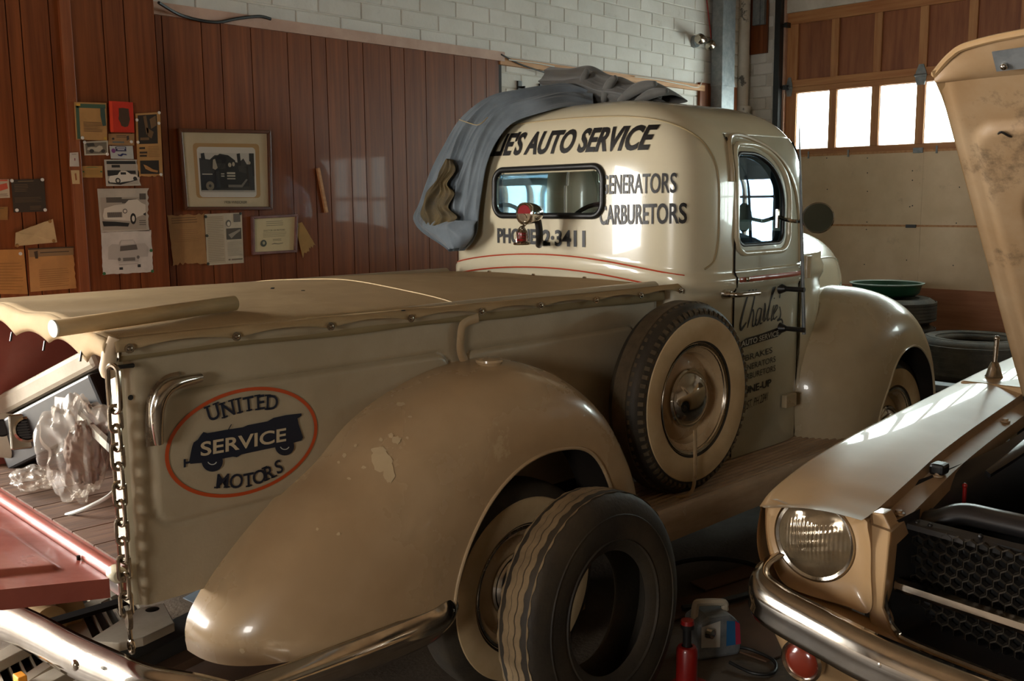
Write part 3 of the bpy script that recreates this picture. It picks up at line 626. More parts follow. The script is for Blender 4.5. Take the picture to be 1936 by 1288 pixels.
for p in ((845, 502), (925, 508), (1008, 516), (1105, 525), (1215, 535)):
    q = tX(*p, 3.06); obj('snap', MB().sphere((q[0], q[1], cov(.985, (q[1]-2.345)/1.305)[2]+.004), .007, 12, 8, (1.6, 1, .8)), 'oldchrome', cover)
# rear hem, pulled to points at the fasteners
hy = [2.35, 2.49, 2.75, 3.02, 3.30, 3.55, 3.66]
def hem(u, v):
    y = 2.345+(3.65-2.345)*u; t = 0
    for a, b in zip(hy[:-1], hy[1:]):
        if a <= y <= b: t = math.sin(PI*(y-a)/(b-a))
    drop = (.082-.03*t)*sstep(2.345, 2.44, y)+.0*t+.045*(1-sstep(2.345, 2.44, y))
    zt = cov(0, u)[2]
    return (.915-.012*math.sin(PI*v)-.004*t*v, y, zt-drop*v)
obj('cover_rear_hem', MB().grid(hem, 100, 6), 'canvas', cover, ang=80, solid=.003)
for y in hy[1:5]: obj('hem_stitch', MB().tube([(.905, y+.006, 1.19), (.897, y, 1.165)], .003, 6), 'blackmetal', cover)
# corner gather of the cover
obj('cover_corner', MB().tube(spline([(.93, 2.347, 1.235), (.918, 2.352, 1.20), (.916, 2.36, 1.165), (.922, 2.372, 1.14)], 6), [.014, .014, .015, .016, .016, .017, .017, .018, .018, .018, .019, .02, .021, .022, .022, .021, .02, .018, .01], 10), flat('canvas_light', (206, 182, 150), .7), cover)
obj('cover_seam', MB().tube([(cov((2.02-.915)/2.155, v)[0]+.02*math.sin(v*3), cov(.51, v)[1], cov((2.02-.915)/2.155, v)[2]+.002) for v in np.linspace(0, 1, 40)], .0025, 5), flat('seamthread', (196, 172, 126)), cover)
for (px, py) in ((516, 550), (573, 552), (762, 566), (515, 551)): 
    q = tZ(px, py, 1.262); obj('cover_stain', MB().lathe([(0, .002), (.006, .002), (.007, 0)], (q[0], q[1], cov((q[0]-.915)/2.155, (q[1]-2.345)/1.305)[2]+.001), 'z', 8), 'dark', cover)

# ---------------------------------------------------------------- tailgate, lowered
HX, HZ = .905, .64
tg_a = math.radians(-10)
def tgp(s_, y, h=0): return (HX-s_*math.cos(tg_a)+h*math.sin(tg_a)*0, y, HZ-.01-s_*math.sin(tg_a)+h)
tgm = MB()
def tg_top(u, v):
    s_ = .02+.46*u; y = 2.37+1.26*v
    d = rr_sdf(s_, y, .09, .40, 2.47, 2.92, .03); d2 = rr_sdf(s_, y, .09, .40, 3.05, 3.55, .03)
    h = .012*(1-sstep(-.02, 0, d))+.012*(1-sstep(-.02, 0, d2)); return tgp(s_, y, h)
tgm.grid(tg_top, 60, 130)
tg = obj('tailgate', tgm, 'primer', truck, ang=60)
sk = MB()
for y in (2.37, 3.63): sk.add([tgp(.02, y), tgp(.48, y), tgp(.48, y, -.05), tgp(.02, y, -.05)], [(0, 1, 2, 3)])
sk.add([tgp(.48, 2.37), tgp(.48, 3.63), tgp(.48, 3.63, -.05), tgp(.48, 2.37, -.05)], [(0, 1, 2, 3)]); sk.add([tgp(.02, 2.37, -.05), tgp(.48, 2.37, -.05), tgp(.48, 3.63, -.05), tgp(.02, 3.63, -.05)], [(0, 1, 2, 3)])
obj('tailgate_skirt', sk, 'primer', tg, smooth=False)
obj('hinge_rod', MB().tube([(HX, 2.362, HZ), (HX, 3.63, HZ)], .019, 14), 'primer', tg)
obj('hinge_cap', MB().lathe([(0, -.006), (.016, -.006), (.021, 0), (.021, .03)], (HX, 2.356, HZ), 'y', 18), 'cream', tg)
for px, py in ((15, 955), (149, 1062)):
    q = tZ(px, py, HZ-.01); obj('bolt', MB().tube([(q[0], q[1], q[2]), (q[0], q[1], q[2]+.016)], .005, 8), 'dark', tg)
# ---------------------------------------------------------------- safety chain
chain = bpy.data.objects.new('safety_chain', None); COL.objects.link(chain); chain.parent = truck; ORG[chain.name] = ORG[truck.name]; chain.empty_display_size = .05
def link_pts(c, L_, Wd, ang):
    pts = []
    for i in range(24):
        t = 2*PI*i/24; ct, st_ = math.cos(t), math.sin(t)
        z = (L_/2-Wd/2)*(1 if st_ > 0 else -1)*(1 if abs(st_) > 1e-6 else 0)+Wd/2*st_; w = Wd/2*ct
        pts.append((c[0]+w*math.sin(ang), c[1]-w*math.cos(ang)*1.0, c[2]+z))
    return pts
cx, cy = .912, 2.335
ctop = tX(216, 692, cx); cbot = tX(241, 1150, cx)
zt_, zb_ = ctop[2], cbot[2]; yt_, yb_ = ctop[1]+.012, cbot[1]+.008
z = zt_; first = True; k = 0
while z > zb_+.02:
    L_ = .115 if first else .064; Wd = .036 if first else .026
    t = (zt_-z)/(zt_-zb_); yy = yt_+(yb_-yt_)*t
    ang = (0.35 if k % 2 == 0 else 1.25)
    obj('chain_link', MB().tube(link_pts((cx, yy, z-L_/2), L_, Wd, ang), .0052 if not first else .0065, 8, closed=True), 'oldchrome', chain)
    z -= L_-.0165; first = False; k += 1
hk = MB(); hb = tX(243, 1160, cx)
hk.prism([(.011*math.cos(t), .026*math.sin(t)) for t in np.linspace(0, 2*PI, 21)[:-1]], lambda u, v, d: (cx+d, hb[1]+u-.0, hb[2]-.018+v), -.006, .006)
hk.tube([(cx, hb[1], hb[2]-.042), (cx, hb[1]-.003, hb[2]-.07)], .006, 8)
hk.tube([(cx, hb[1]-.003+.013*math.cos(t), hb[2]-.086+.016*math.sin(t)) for t in np.linspace(0, 2*PI, 19)[:-1]], .0055, 8, closed=True)
obj('chain_hook', hk, 'oldchrome', chain)
obj('chain_eye', MB().tube([(BX0, YB+.02, zt_+.005), (cx, yt_, zt_-.006), (BX0+.03, YB-.006, zt_-.012)], .006, 8), 'blackmetal', chain)

# ---------------------------------------------------------------- fenders
def fender(name, xc, zc, yin, yout, crest, lip, a0, a1, mt, n=2.7, na=110, ns=40, bead=True, inner_drop=None):
    b = MB()
    def fn(u, v):
        a = a0+(a1-a0)*u; rc = sinterp(a, crest); rl = sinterp(a, lip); th = math.radians(a); t = v*PI/2
        y = yin+(yout-yin)*math.sin(t)**(2/n); r = rl+(rc-rl)*max(0, math.cos(t))**(2/n)
        return (xc+r*math.cos(th), y, zc+r*math.sin(th))
    vv = [0.0]
    b.grid(fn, na, ns)
    f = obj(name, b, mt, truck, ang=80)
    rim = [fn(i/60, 1.0) for i in range(61)]
    if bead: obj('fender_lip', MB().tube(rim, .006, 8), mt, f)
    # inner return so the arch has thickness
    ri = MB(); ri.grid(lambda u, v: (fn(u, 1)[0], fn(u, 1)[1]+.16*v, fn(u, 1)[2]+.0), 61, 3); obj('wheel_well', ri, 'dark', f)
    return f, fn
rf, rfn = fender('rear_fender', 2.06, .43, 2.375, 2.035,
    [(0, .645), (16, .625), (30, .608), (48, .612), (66, .620), (85, .618), (92, .612), (106, .620), (117, .632), (135, .672), (147, .70), (158, .785), (166, .86), (173, .935), (179, .985), (186, .97), (192, .90)],
    [(0, .375), (18, .383), (31, .39), (53, .40), (75, .368), (110, .33), (140, .313), (160, .318), (179, .335), (192, .35)], -1, 183, 'fender')
def surf_px(fn, nu=420, nv=160):
    G = np.array([[fn(i/(nu-1), j/(nv-1)) for j in range(nv)] for i in range(nu)]).reshape(-1, 3); v = (G-_C) @ RT.T
    return G, np.stack([968+F_PX*v[:, 0]/v[:, 2], 644+F_PX*v[:, 1]/v[:, 2]], 1)
_G, _Q = surf_px(rfn)
def chip(px, py, rx, ry, seed, par, mt):
    rs = random.Random(seed); mb = MB(); n = 14; P = [(px, py)]+[(px+rx*(.7+.5*rs.random())*math.cos(2*PI*i/n), py+ry*(.7+.5*rs.random())*math.sin(2*PI*i/n)) for i in range(n)]
    V = []
    for x, y in P:
        d = (_Q[:, 0]-x)**2+(_Q[:, 1]-y)**2; idx = np.argsort(d)[:4]; w = 1/(d[idx]+.3); g = (_G[idx]*w[:, None]).sum(0)/w.sum(); dv = _C-g; V.append(tuple(g+dv/np.linalg.norm(dv)*.0028))
    mb.add(V, [(0, 1+i, 1+(i+1) % n) for i in range(n)]); obj('paint_chip', mb, mt, par)
CHIP = mat('bare_paint_chip', (206, 186, 150), .4, col2=(196, 172, 132), scale=9, amt=.6)
for k, (x, y, rx, ry) in enumerate([(722, 872, 19, 22), (736, 893, 12, 20), (716, 852, 14, 8), (750, 832, 9, 8), (739, 824, 6, 5), (720, 831, 4, 4), (651, 861, 4, 4), (640, 874, 3, 3), (672, 843, 4, 3), (688, 884, 5, 3), (735, 905, 5, 9), (458, 1231, 5, 5), (757, 764, 10, 4), (640, 1010, 4, 3), (660, 905, 4, 3), (600, 1000, 3, 3), (770, 828, 3, 3), (775, 788, 4, 2)]): chip(x, y, rx, ry, k, rf, CHIP)
# inner wall of the wheel housing (dark)
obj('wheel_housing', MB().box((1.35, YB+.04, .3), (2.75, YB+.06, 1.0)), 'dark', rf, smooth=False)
rfl = obj('rear_fender', MB().grid(lambda u, v: (rfn(u, v)[0], 6-rfn(u, v)[1], rfn(u, v)[2]), 80, 24), 'fender', truck, ang=80)
# fuel cap on the fender shoulder
fc = tY(925, 680, 2.27)
obj('filler_cap', MB().lathe([(0, .013), (.036, .012), (.043, .009), (.044, .002), (.040, -.002), (.034, -.03)], (fc[0], 2.27, fc[2]-.008), 'z', 32), 'fender', rf)
# loose chrome bumper below the fender, attached as a truck part
wing = MB()
w_pts = [tY(450, 1291, 2.03), tY(560, 1252, 2.03), tY(700, 1200, 2.03), tY(810, 1156, 2.03), tY(848, 1134, 2.03), tY(859, 1120, 2.05)]
wp = spline(w_pts, 6)
def wfn(u, v):
    i = min(len(wp)-1, int(round(u*(len(wp)-1)))); p = wp[i]; hgt = .105*(.75+.25*math.sin(PI*min(1, u*1.0)))
    return (p.x, p.y+.012-.028*math.sin(PI*v), p.z-hgt*v)
obj('loose_bumper', wing.grid(wfn, len(wp), 14), 'chrome', truck, ang=60, solid=.004)
ff, ffn = fender('front_fender', 4.62, .44, 2.45, 2.05,
    [(-5, .43), (10, .44), (25, .47), (40, .53), (52, .585), (69, .645), (85, .668), (95, .672), (110, .675), (125, .685), (140, .70), (155, .68), (170, .63), (182, .60)],
    [(-5, .36), (20, .375), (45, .40), (75, .40), (100, .36), (126, .28), (150, .265), (182, .275)], -2, 181, 'ffender', n=2.5)
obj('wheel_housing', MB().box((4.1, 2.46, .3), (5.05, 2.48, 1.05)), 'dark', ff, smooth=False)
obj('front_fender', MB().grid(lambda u, v: (ffn(u, v)[0], 6-ffn(u, v)[1], ffn(u, v)[2]), 60, 20), 'ffender', truck, ang=80)
# ---------------------------------------------------------------- running board
rbm = MB(); RZ = .45
prof = [(2.33, RZ)]
for i in range(9):
    y = 2.29-i*.026; prof += [(y+.006, RZ), (y+.004, RZ+.006), (y-.004, RZ+.006), (y-.006, RZ)]
prof += [(2.062, RZ+.004), (2.045, RZ-.002), (2.034, RZ-.02), (2.03, RZ-.05), (2.032, RZ-.11), (2.045, RZ-.115)]
rbm.grid(lambda u, v: (2.62+(4.22-2.62)*u, *prof[min(len(prof)-1, int(round(v*(len(prof)-1))))]), 2, len(prof))
rb = obj('running_board', rbm, mat('running_board_paint', (182, 158, 130), .5, col2=(146, 122, 96), scale=5, amt=.8, stretch=(.6, 3, 3), dirt=(196, 184, 162), dscale=7, dlevel=(.64, .7), damt=.6), truck, ang=35)
obj('splash_apron', MB().box((2.62, 2.30, .30), (4.2, 2.32, .47)), 'ffender', rb, smooth=False)
obj('frame_rail', MB().box((1.45, 2.62, .36), (5.0, 2.68, .50)), 'dark', truck, smooth=False)
obj('frame_rail', MB().box((1.45, 3.32, .36), (5.0, 3.38, .50)), 'dark', truck, smooth=False)
# ---------------------------------------------------------------- wheels
def tyre_prof(R, W, rim):
    h = W/2
    return [(rim, -h*.66), (rim+.012, -h*.82), (rim+(R-rim)*.3, -h*.97), (rim+(R-rim)*.5, -h), (rim+(R-rim)*.72, -h*.95), (R-.024, -h*.82), (R-.010, -h*.72), (R-.003, -h*.55), (R, -h*.3), (R, h*.3), (R-.003, h*.55), (R-.010, h*.72), (R-.024, h*.82), (rim+(R-rim)*.72, h*.95), (rim+(R-rim)*.5, h), (rim+(R-rim)*.3, h*.97), (rim+.012, h*.82), (rim, h*.66)]
def wheel(name, c, R, W, rim, parent, white=True, lugs=False, cap='chrome', rubber='rubber'):
    P = tyre_prof(R, W, rim); ty = obj(name, MB().lathe(P, c, 'y', 72), rubber, parent, ang=60); h = W/2
    if white:
        wp_ = [(rim+.016, -h*.86-.003), (rim+(R-rim)*.3, -h*.97-.003), (rim+(R-rim)*.5, -h-.003), (rim+(R-rim)*.66, -h*.965-.003), (rim+(R-rim)*.68, -h*.95)]
        obj('whitewall', MB().lathe(wp_, c, 'y', 72), 'white', ty)
    rm = [(rim+.006, -h*.72), (rim+.008, -h*.80), (rim+.002, -h*.84), (rim-.006, -h*.80), (rim-.012, -h*.62), (rim-.03, -h*.45), (rim-.034, -h*.2), (rim*.80, -h*.12), (rim*.62, -h*.28), (rim*.5, -h*.36), (.0, -h*.36)]
    obj('rim', MB().lathe(rm, c, 'y', 60), 'fender', ty)
    obj('trim_ring', MB().lathe([(rim+.007, -h*.80), (rim+.004, -h*.86), (rim-.004, -h*.83), (rim-.010, -h*.70)], c, 'y', 60), 'oldchrome', ty)
    rc = rim*.56
    cp = [(rc, -h*.36), (rc*1.0, -h*.46), (rc*.95, -h*.54), (rc*.9, -h*.54), (rc*.84, -h*.66), (rc*.7, -h*.82), (rc*.5, -h*.95), (rc*.25, -h*1.02), (0, -h*1.04)]
    obj('hubcap', MB().lathe(cp, c, 'y', 56), cap, ty)
    for k in (.93, .8): obj('rim_stripe', MB().lathe([(rim*k+.002, -h*.36 if k < .9 else -h*.5), (rim*k-.002, -h*.36 if k < .9 else -h*.5)], c, 'y', 48), 'pin', ty) if k < .0 else None
    if lugs:
        lg = MB(); n = 66
        for i in range(n):
            t = 2*PI*i/n; ca, sa = math.cos(t), math.sin(t); dt = .026/R*.5
            def P3(r, y, tt): return (c[0]+r*math.cos(tt), c[1]+y, c[2]+r*math.sin(tt))
            a_, b_ = t-dt*.62, t+dt*.62
            lg.hexa([P3(R-.004, -h*.40, a_), P3(R-.004, -h*.40, b_), P3(R-.05, -h*.93, b_), P3(R-.05, -h*.93, a_), P3(R+.003, -h*.40, a_), P3(R+.003, -h*.40, b_), P3(R-.030, -h*.975, b_), P3(R-.030, -h*.975, a_)])
        for y in (-.22, -.05, .12, .3):
            lg.lathe([(R, h*y-.009), (R+.004, h*y-.008), (R+.004, h*y+.008), (R, h*y+.009)], c, 'y', 72)
        g_ = obj('tread_lugs', lg, 'tread', ty, ang=30); g_['kind'] = 'stuff'
    return ty
wheel('rear_wheel', (2.07, 2.17, .34), .34, .15, .195, truck)
wheel('rear_wheel', (2.07, 3.83, .34), .34, .15, .205, truck)
wheel('front_wheel', (4.70, 2.20, .40), .355, .15, .205, truck)
wheel('front_wheel', (4.70, 3.80, .40), .355, .15, .205, truck)
obj('rear_axle', MB().tube([(2.07, 2.3, .355), (2.07, 3.7, .355)], .045, 12).sphere((2.07, 3.0, .355), .13, 16, 10), 'dark', truck)
SPC = (2.99, 2.185, RZ+.358)
spare = wheel('spare_wheel', SPC, .362, .165, .205, truck, lugs=True)
# strap holding the spare
sc_ = spline([(SPC[0]-.055, SPC[1]-.105, SPC[2]-.10), (SPC[0]-.05, SPC[1]-.105, SPC[2]-.20), (SPC[0]-.06, SPC[1]-.108, SPC[2]-.31), (SPC[0]-.085, SPC[1]-.10, SPC[2]-.345), (SPC[0]-.12, SPC[1]-.07, SPC[2]-.355)], 8)
obj('spare_strap', MB().tube(sc_, .010, 10, flatten=((0, 1, 0), .5)), 'fender', spare)
# ---------------------------------------------------------------- rear bumper
bp = spline([Vector(tZ(x, y, .475)) for x, y in ((470, 1300), (381, 1277), (282, 1258), (216, 1230), (146, 1199), (73, 1161), (0, 1133))]+[(.66, 2.93, .475), (.66, 3.1, .475), (.70, 3.3, .475), (.80, 3.55, .47), (.95, 3.8, .46)], 10)
bprof = [(.0, .002), (-.014, .0), (-.028, -.010), (-.040, -.028), (-.046, -.052), (-.043, -.076), (-.033, -.096), (-.018, -.109), (.0, -.112)]
bmb = MB()
V_ = []
for i, p in enumerate(bp):
    a = bp[max(0, i-1)]; b = bp[min(len(bp)-1, i+1)]; t = (b-a); nrm = Vector((t.y, -t.x, 0)).normalized()
    if nrm.x > 0: nrm = -nrm
    V_.append([(p.x+nrm.x*-o_[0]*1.0, p.y-nrm.y*o_[0], p.z+o_[1]) for o_ in bprof])
bmb.grid(lambda u, v: V_[int(round(u*(len(V_)-1)))][int(round(v*(len(bprof)-1)))], len(V_), len(bprof))
bump = obj('rear_bumper', bmb, 'chrome', truck, ang=60, solid=.004)
bq = tX(142, 1258, .775); obj('bumper_bolt', MB().sphere((bq[0]-.0, bq[1], bq[2]), .014, 14, 8, (.6, 1, 1)), 'chrome', bump)
for y in (2.75, 3.3): obj('bumper_bracket', MB().box((.86, y-.02, .40), (1.45, y+.02, .412)), 'dark', bump, smooth=False)
# ---------------------------------------------------------------- cab shell
CA, CB, CX = .515, .75, 3.635; CN = 5.5; Z0C = 1.54; ZR = 1.985; RN = 3.0; YC = 3.018
SP0, SP1 = 3.50, 3.86
def _loop(n):
    t = np.linspace(0, 2*PI, 8001); x = CA*np.sign(np.cos(t))*np.abs(np.cos(t))**(2/CN); y = CB*np.sign(np.sin(t))*np.abs(np.sin(t))**(2/CN)
    d = np.concatenate([[0], np.cumsum(np.hypot(np.diff(x), np.diff(y)))]); s_ = np.linspace(0, d[-1], n+1)[:-1]
    return np.interp(s_, d, x)+CX, np.interp(s_, d, y)+YC
def zk(k): return Z0C+(ZR-Z0C)*(max(0, 1-(1-k)**RN))**(1/RN)
def kz(z):
    if z <= Z0C: return 0.0
    return 1-(max(0, 1-((z-Z0C)/(ZR-Z0C))**RN))**(1/RN)
def belt_z(y): return 1.318-.068*((y-YC)/.70)**2
def belt_out(y, z, x=3.1):
    zb = belt_z(y); return .016*(sstep(zb-.075, zb-.05, z)-sstep(zb-.012, zb+.006, z))
def shell_pt(px, py, z):
    k = kz(z); sx = min(max(px, SP0), SP1); v = Vector((px-sx, py-YC)); l = v.length
    q = Vector((sx, YC))+v*(1-k)
    o = belt_out(py, z)/max(l, 1e-6); return (q.x+v.x*o, q.y+v.y*o, z)
def back_x(y, z):
    k = kz(z); py = YC+(y-YC)/(1-k); f = min(.9999, abs((py-YC)/CB)); px = CX-CA*(1-f**CN)**(1/CN)
    return SP0+(1-k)*(px-SP0)-belt_out(y, z)
def side_y(x, z, s_=-1):
    k = kz(z); f = min(.9999, abs((x-CX)/CA)); return YC+s_*(CB*(1-f**CN)**(1/CN))*(1-k)+s_*belt_out(YC-.7, z)
NC = 420; LX, LY = _loop(NC)
zs = list(np.linspace(.46, Z0C, 88)); kk = []
for t in np.linspace(0, 1, 56)[1:]: kk.append(zk(t**1.7))
zs2 = zs+[z for z in kk if z > Z0C+.003]
zs2 = sorted(set([round(z, 5) for z in zs2]+list(np.round(np.linspace(Z0C, 1.80, 26), 5)))); zs2[-1] = ZR
NZ = len(zs2)
VV = np.array([[shell_pt(LX[i], LY[i], z) for z in zs2] for i in range(NC)])
DX0, DX1, DZ1 = 3.455, 4.02, 1.812
def door_win(x, z):
    x0, x1, z0, z1 = 3.482, 3.835, 1.358, 1.737
    d = rr_sdf(x, z, x0, x1, z0, z1, .045)
    # big round front top corner
    r = .24; cx_, cz_ = x1-r, z1-r*.92
    if x > cx_ and z > cz_: d = max(d, math.hypot(x-cx_, (z-cz_)/.92)-r)
    return d
def rear_win(y, z): return rr_sdf(y, z, 2.69, 3.346, 1.485, 1.692, .055)
def wshield(y, z): return min(rr_sdf(y, z, 2.42, 2.975, 1.45, 1.80, .05), rr_sdf(y, z, 3.025, 3.58, 1.45, 1.80, .05))
def sd(p):
    x, y, z = p
    if x < 3.35 and abs(y-YC) < .6: return rear_win(y, z)
    if x > 3.95 and abs(y-YC) < .66: return wshield(y, z)
    if abs(y-YC) > .5: return door_win(x, z)
    return 1.0
SD = np.array([[sd(VV[i, j]) for j in range(NZ)] for i in range(NC)])
# snap vertices near an opening edge onto it
for i in range(NC):
    for j in range(NZ):
        if abs(SD[i, j]) < .0065:
            p = VV[i, j].copy(); e = 1e-4
            if p[0] < 3.35 and abs(p[1]-YC) < .6 or p[0] > 3.95 and abs(p[1]-YC) < .66:
                g1 = (sd((p[0], p[1]+e, p[2]))-SD[i, j])/e; g2 = (sd((p[0], p[1], p[2]+e))-SD[i, j])/e; VV[i, j, 1] -= g1*SD[i, j]; VV[i, j, 2] -= g2*SD[i, j]
            else:
                g1 = (sd((p[0]+e, p[1], p[2]))-SD[i, j])/e; g2 = (sd((p[0], p[1], p[2]+e))-SD[i, j])/e; VV[i, j, 0] -= g1*SD[i, j]; VV[i, j, 2] -= g2*SD[i, j]
            SD[i, j] = 0
groups = {'cab': [], 'dr': [], 'dl': []}
for i in range(NC):
    i2 = (i+1) % NC
    for j in range(NZ-1):
        q = [(i, j), (i2, j), (i2, j+1), (i, j+1)]
        if sum(SD[a] for a in q)/4 < -.0008: continue
        c = np.mean([VV[a] for a in q], axis=0)
        if DX0 < c[0] < DX1 and c[2] < DZ1 and abs(c[1]-YC) > .45: groups['dr' if c[1] < YC else 'dl'].append(q)
        elif c[0] > 4.03 and c[2] < 1.36: continue            # open towards the cowl
        else: groups['cab'].append(q)
def shell_obj(name, qs, mt, out=0.0):
    b = MB(); idx = {}
    for q in qs:
        f = []
        for a in q:
            if a not in idx:
                p = VV[a].copy()
                if out: p[1] += out*(1 if p[1] > YC else -1)
                idx[a] = len(b.v); b.v.append(tuple(p))
            f.append(idx[a])
        b.f.append(tuple(f))
    return obj(name, b, mt, truck, ang=80)
cab = shell_obj('cab_shell', groups['cab'], 'cream')
door = shell_obj('door', groups['dr'], mat('door_paint', (192, 190, 170), .2, coat=.5, col2=(176, 172, 150), scale=2.5, amt=.6), .004)
door_l = shell_obj('door', groups['dl'], 'cream', .004)
md = cab.modifiers.new('solid', 'SOLIDIFY'); md.thickness = .02; md.offset = -1
# door edge seams
gap = MB()
for x in (DX0, DX1): gap.tube([(x, side_y(x, z)-.003, z) for z in np.linspace(.47, 1.80, 40)], .0035, 6)
obj('door_gap', gap, 'dark', door)
# openings: seals and glass
def frame_pts(fn3, sdf_pts): return [fn3(a, b) for a, b in sdf_pts]
def rr_outline(x0, x1, z0, z1, r, n=8, r_ft=None):
    P = []
    for (cx_, cz_, a0, rr) in ((x1-(r_ft or r), z1-(r_ft or r), 0, r_ft or r), (x0+r, z1-r, 90, r), (x0+r, z0+r, 180, r), (x1-r, z0+r, 270, r)):
        m_ = n*2 if rr > .1 else n
        for i in range(m_+1): a = math.radians(a0+90*i/m_); P.append((cx_+rr*math.cos(a), cz_+rr*math.sin(a)))
    return P
rw = rr_outline(2.69, 3.346, 1.485, 1.692, .055)
rg = obj('rear_window_seal', MB().tube([(back_x(y, z)-.003, y, z) for y, z in rw], .014, 10, closed=True), 'black', cab)
obj('rear_window_glass', MB().grid(lambda u, v: (back_x(2.69+.656*u, 1.485+.207*v)+.012, 2.69+.656*u, 1.485+.207*v), 24, 10), 'glass', cab)
dwn = rr_outline(3.482, 3.835, 1.358, 1.737, .045, r_ft=.24)
dwo = rr_outline(3.462, 3.872, 1.325, 1.775, .07, r_ft=.27)
obj('window_frame', MB().tube([(x, side_y(x, z)-.006, z) for x, z in dwo], .012, 10, closed=True), 'cream', door)
obj('window_seal', MB().tube([(x, side_y(x, z)+.004, z) for x, z in dwn], .010, 10, closed=True), 'blackmetal', door)
obj('door_glass', MB().grid(lambda u, v: (3.47+.375*u, side_y(3.47+.375*u, 1.35+.395*v)+.018, 1.35+.395*v), 16, 16), 'doorglass', door)
for s_ in (1,): obj('door_glass', MB().grid(lambda u, v: (3.47+.375*u, 6-side_y(3.47+.375*u, 1.35+.395*v)-.018, 1.35+.395*v), 16, 16), 'doorglass', door_l)
# drip rail over the door
dr_ = [(3.425, 1.62), (3.43, 1.70), (3.445, 1.76), (3.48, 1.80), (3.54, 1.812), (3.62, 1.802), (3.72, 1.77), (3.80, 1.725), (3.87, 1.66), (3.93, 1.57), (3.97, 1.46), (3.99, 1.36), (4.0, 1.27)]
obj('drip_rail', MB().tube([(p[0], side_y(p[0], p[1])-.006, p[1]) for p in spline([(a, b, 0) for a, b in dr_], 6)], .010, 8), 'ffender', cab)
# roof seam and pressed line of the back panel
def shell_line(pts, r, mt, name, par, off=.001):
    P = spline([(a, b, 0) for a, b in pts], 8); obj(name, MB().tube([(back_x(p[0], p[1])-off, p[0], p[1]) for p in P], r, 6), mt, par)
_t = np.linspace(PI/2+.0, 3*PI/2, 6001); _x = CA*np.sign(np.cos(_t))*np.abs(np.cos(_t))**(2/CN); _y = CB*np.sign(np.sin(_t))*np.abs(np.sin(_t))**(2/CN)
_d = np.concatenate([[0], np.cumsum(np.hypot(np.diff(_x), np.diff(_y)))]); _d -= _d[3000]
def arc_pt(s_, z, off=.001):
    x, y = np.interp(s_, _d, _x)+CX, np.interp(s_, _d, _y)+YC; p = shell_pt(x, y, z); sx = min(max(x, SP0), SP1); v = Vector((x-sx, y-YC, 0)).normalized(); return (p[0]+v.x*off, p[1]+v.y*off, z)
seam = [(-.66, 1.84), (-.55, 1.88), (-.3, 1.90), (0, 1.905), (.3, 1.90), (.52, 1.887), (.68, 1.855), (.79, 1.79), (.845, 1.70), (.862, 1.60), (.865, 1.48), (.862, 1.38), (.84, 1.305), (.79, 1.272)]
obj('body_seam', MB().tube([arc_pt(p.x, p.y) for p in spline([(a, b, 0) for a, b in seam], 10)], .004, 6), mat('seam_paint', (158, 140, 104), .4), cab)
for off in (-.002, -.060):
    P = [YC-.69+1.38*i/60 for i in range(61)]
    pts = [(back_x(y, belt_z(y)+off)-.0012, y, belt_z(y)+off) for y in P]
    obj('pinstripe', MB().tube(pts, .0032, 5), 'pin', cab)
zb = belt_z(YC-.7)
obj('belt_stripe', MB().tube([(x, side_y(x, zb-.03)-.003, zb-.032+.0*x) for x in np.linspace(3.47, 3.985, 12)], .012, 8, flatten=((0, 1, 0), .35)), 'stripered', door)
for off in (.006, -.066): obj('belt_moulding', MB().tube([(x, side_y(x, zb+off)-.004, zb+off) for x in np.linspace(3.46, 4.01, 12)], .005, 6), 'cream', door)
obj('pinstripe', MB().tube([(x, side_y(x, zb-.070)-.0035, zb-.070) for x in np.linspace(3.46, 4.01, 12)], .0022, 5), 'pin', door)
obj('stripe_screw', MB().sphere((3.515, side_y(3.515, zb-.03)-.012, zb-.03), .011, 12, 8), 'chrome', door)
hp = tY(1378, 557, 2.24)
dh = obj('door_handle', MB().tube(spline([(hp[0], 2.235, hp[2]), (hp[0]+.004, 2.205, hp[2]), (hp[0]+.03, 2.195, hp[2]), (hp[0]+.15, 2.195, hp[2]-.002)], 6), .0105, 10), 'chrome', door)
obj('handle_boss', MB().lathe([(0, -.02), (.013, -.018), (.018, 0), (.02, .02)], (hp[0], 2.245, hp[2]), 'y', 16), 'chrome', door)
lh = tY(1487, 755, 2.27); obj('door_hinge', MB().box((lh[0]-.06, 2.235, lh[2]-.03), (lh[0]+.03, 2.262, lh[2]+.03)), 'ffender', door, smooth=False, bevel=.005)
uh = tY(1512, 505, 2.28); obj('door_hinge', MB().tube([(4.035, 2.262, uh[2]-.05), (4.035, 2.262, uh[2]+.05)], .02, 10), 'ffender', door)
# lettering on the cab back: straight lines of brush letters following the sheet metal
def back_text(body, px0, px1, pyb0, pyb1, pyt0, mt, par=cab, X=3.13, **k):
    a = tX(px0, pyb0, X); b = tX(px1, pyb1, X); tp = tX(px0, pyt0, X); h = tp[2]-a[2]; w = a[1]-b[1]
    def fn(u, v):
        y = a[1]-u; z = a[2]+(b[2]-a[2])*u/w+v; return (back_x(y, z)-.0035, y, z)
    return lettering('lettering', body, fn, mt, par, height=h, width=w, cut=.012, **k)
back_text("CHARLIE'S AUTO SERVICE", 868, 1238, 297, 281, 258, 'ink', X=3.17, shear=.25, bold=.035)
back_text('GENERATORS', 1143, 1268, 367, 364, 330, 'ink', X=3.14, bold=.012)
back_text('CARBURETORS', 1140, 1280, 424, 422, 387, 'ink', X=3.14, bold=.02)
back_text('PHONE', 941, 1014, 458, 461, 431, 'ink', X=3.12, bold=.035)
back_text('2\u00b73411', 1026, 1107, 463, 466, 434, 'ink', X=3.12, bold=.035)
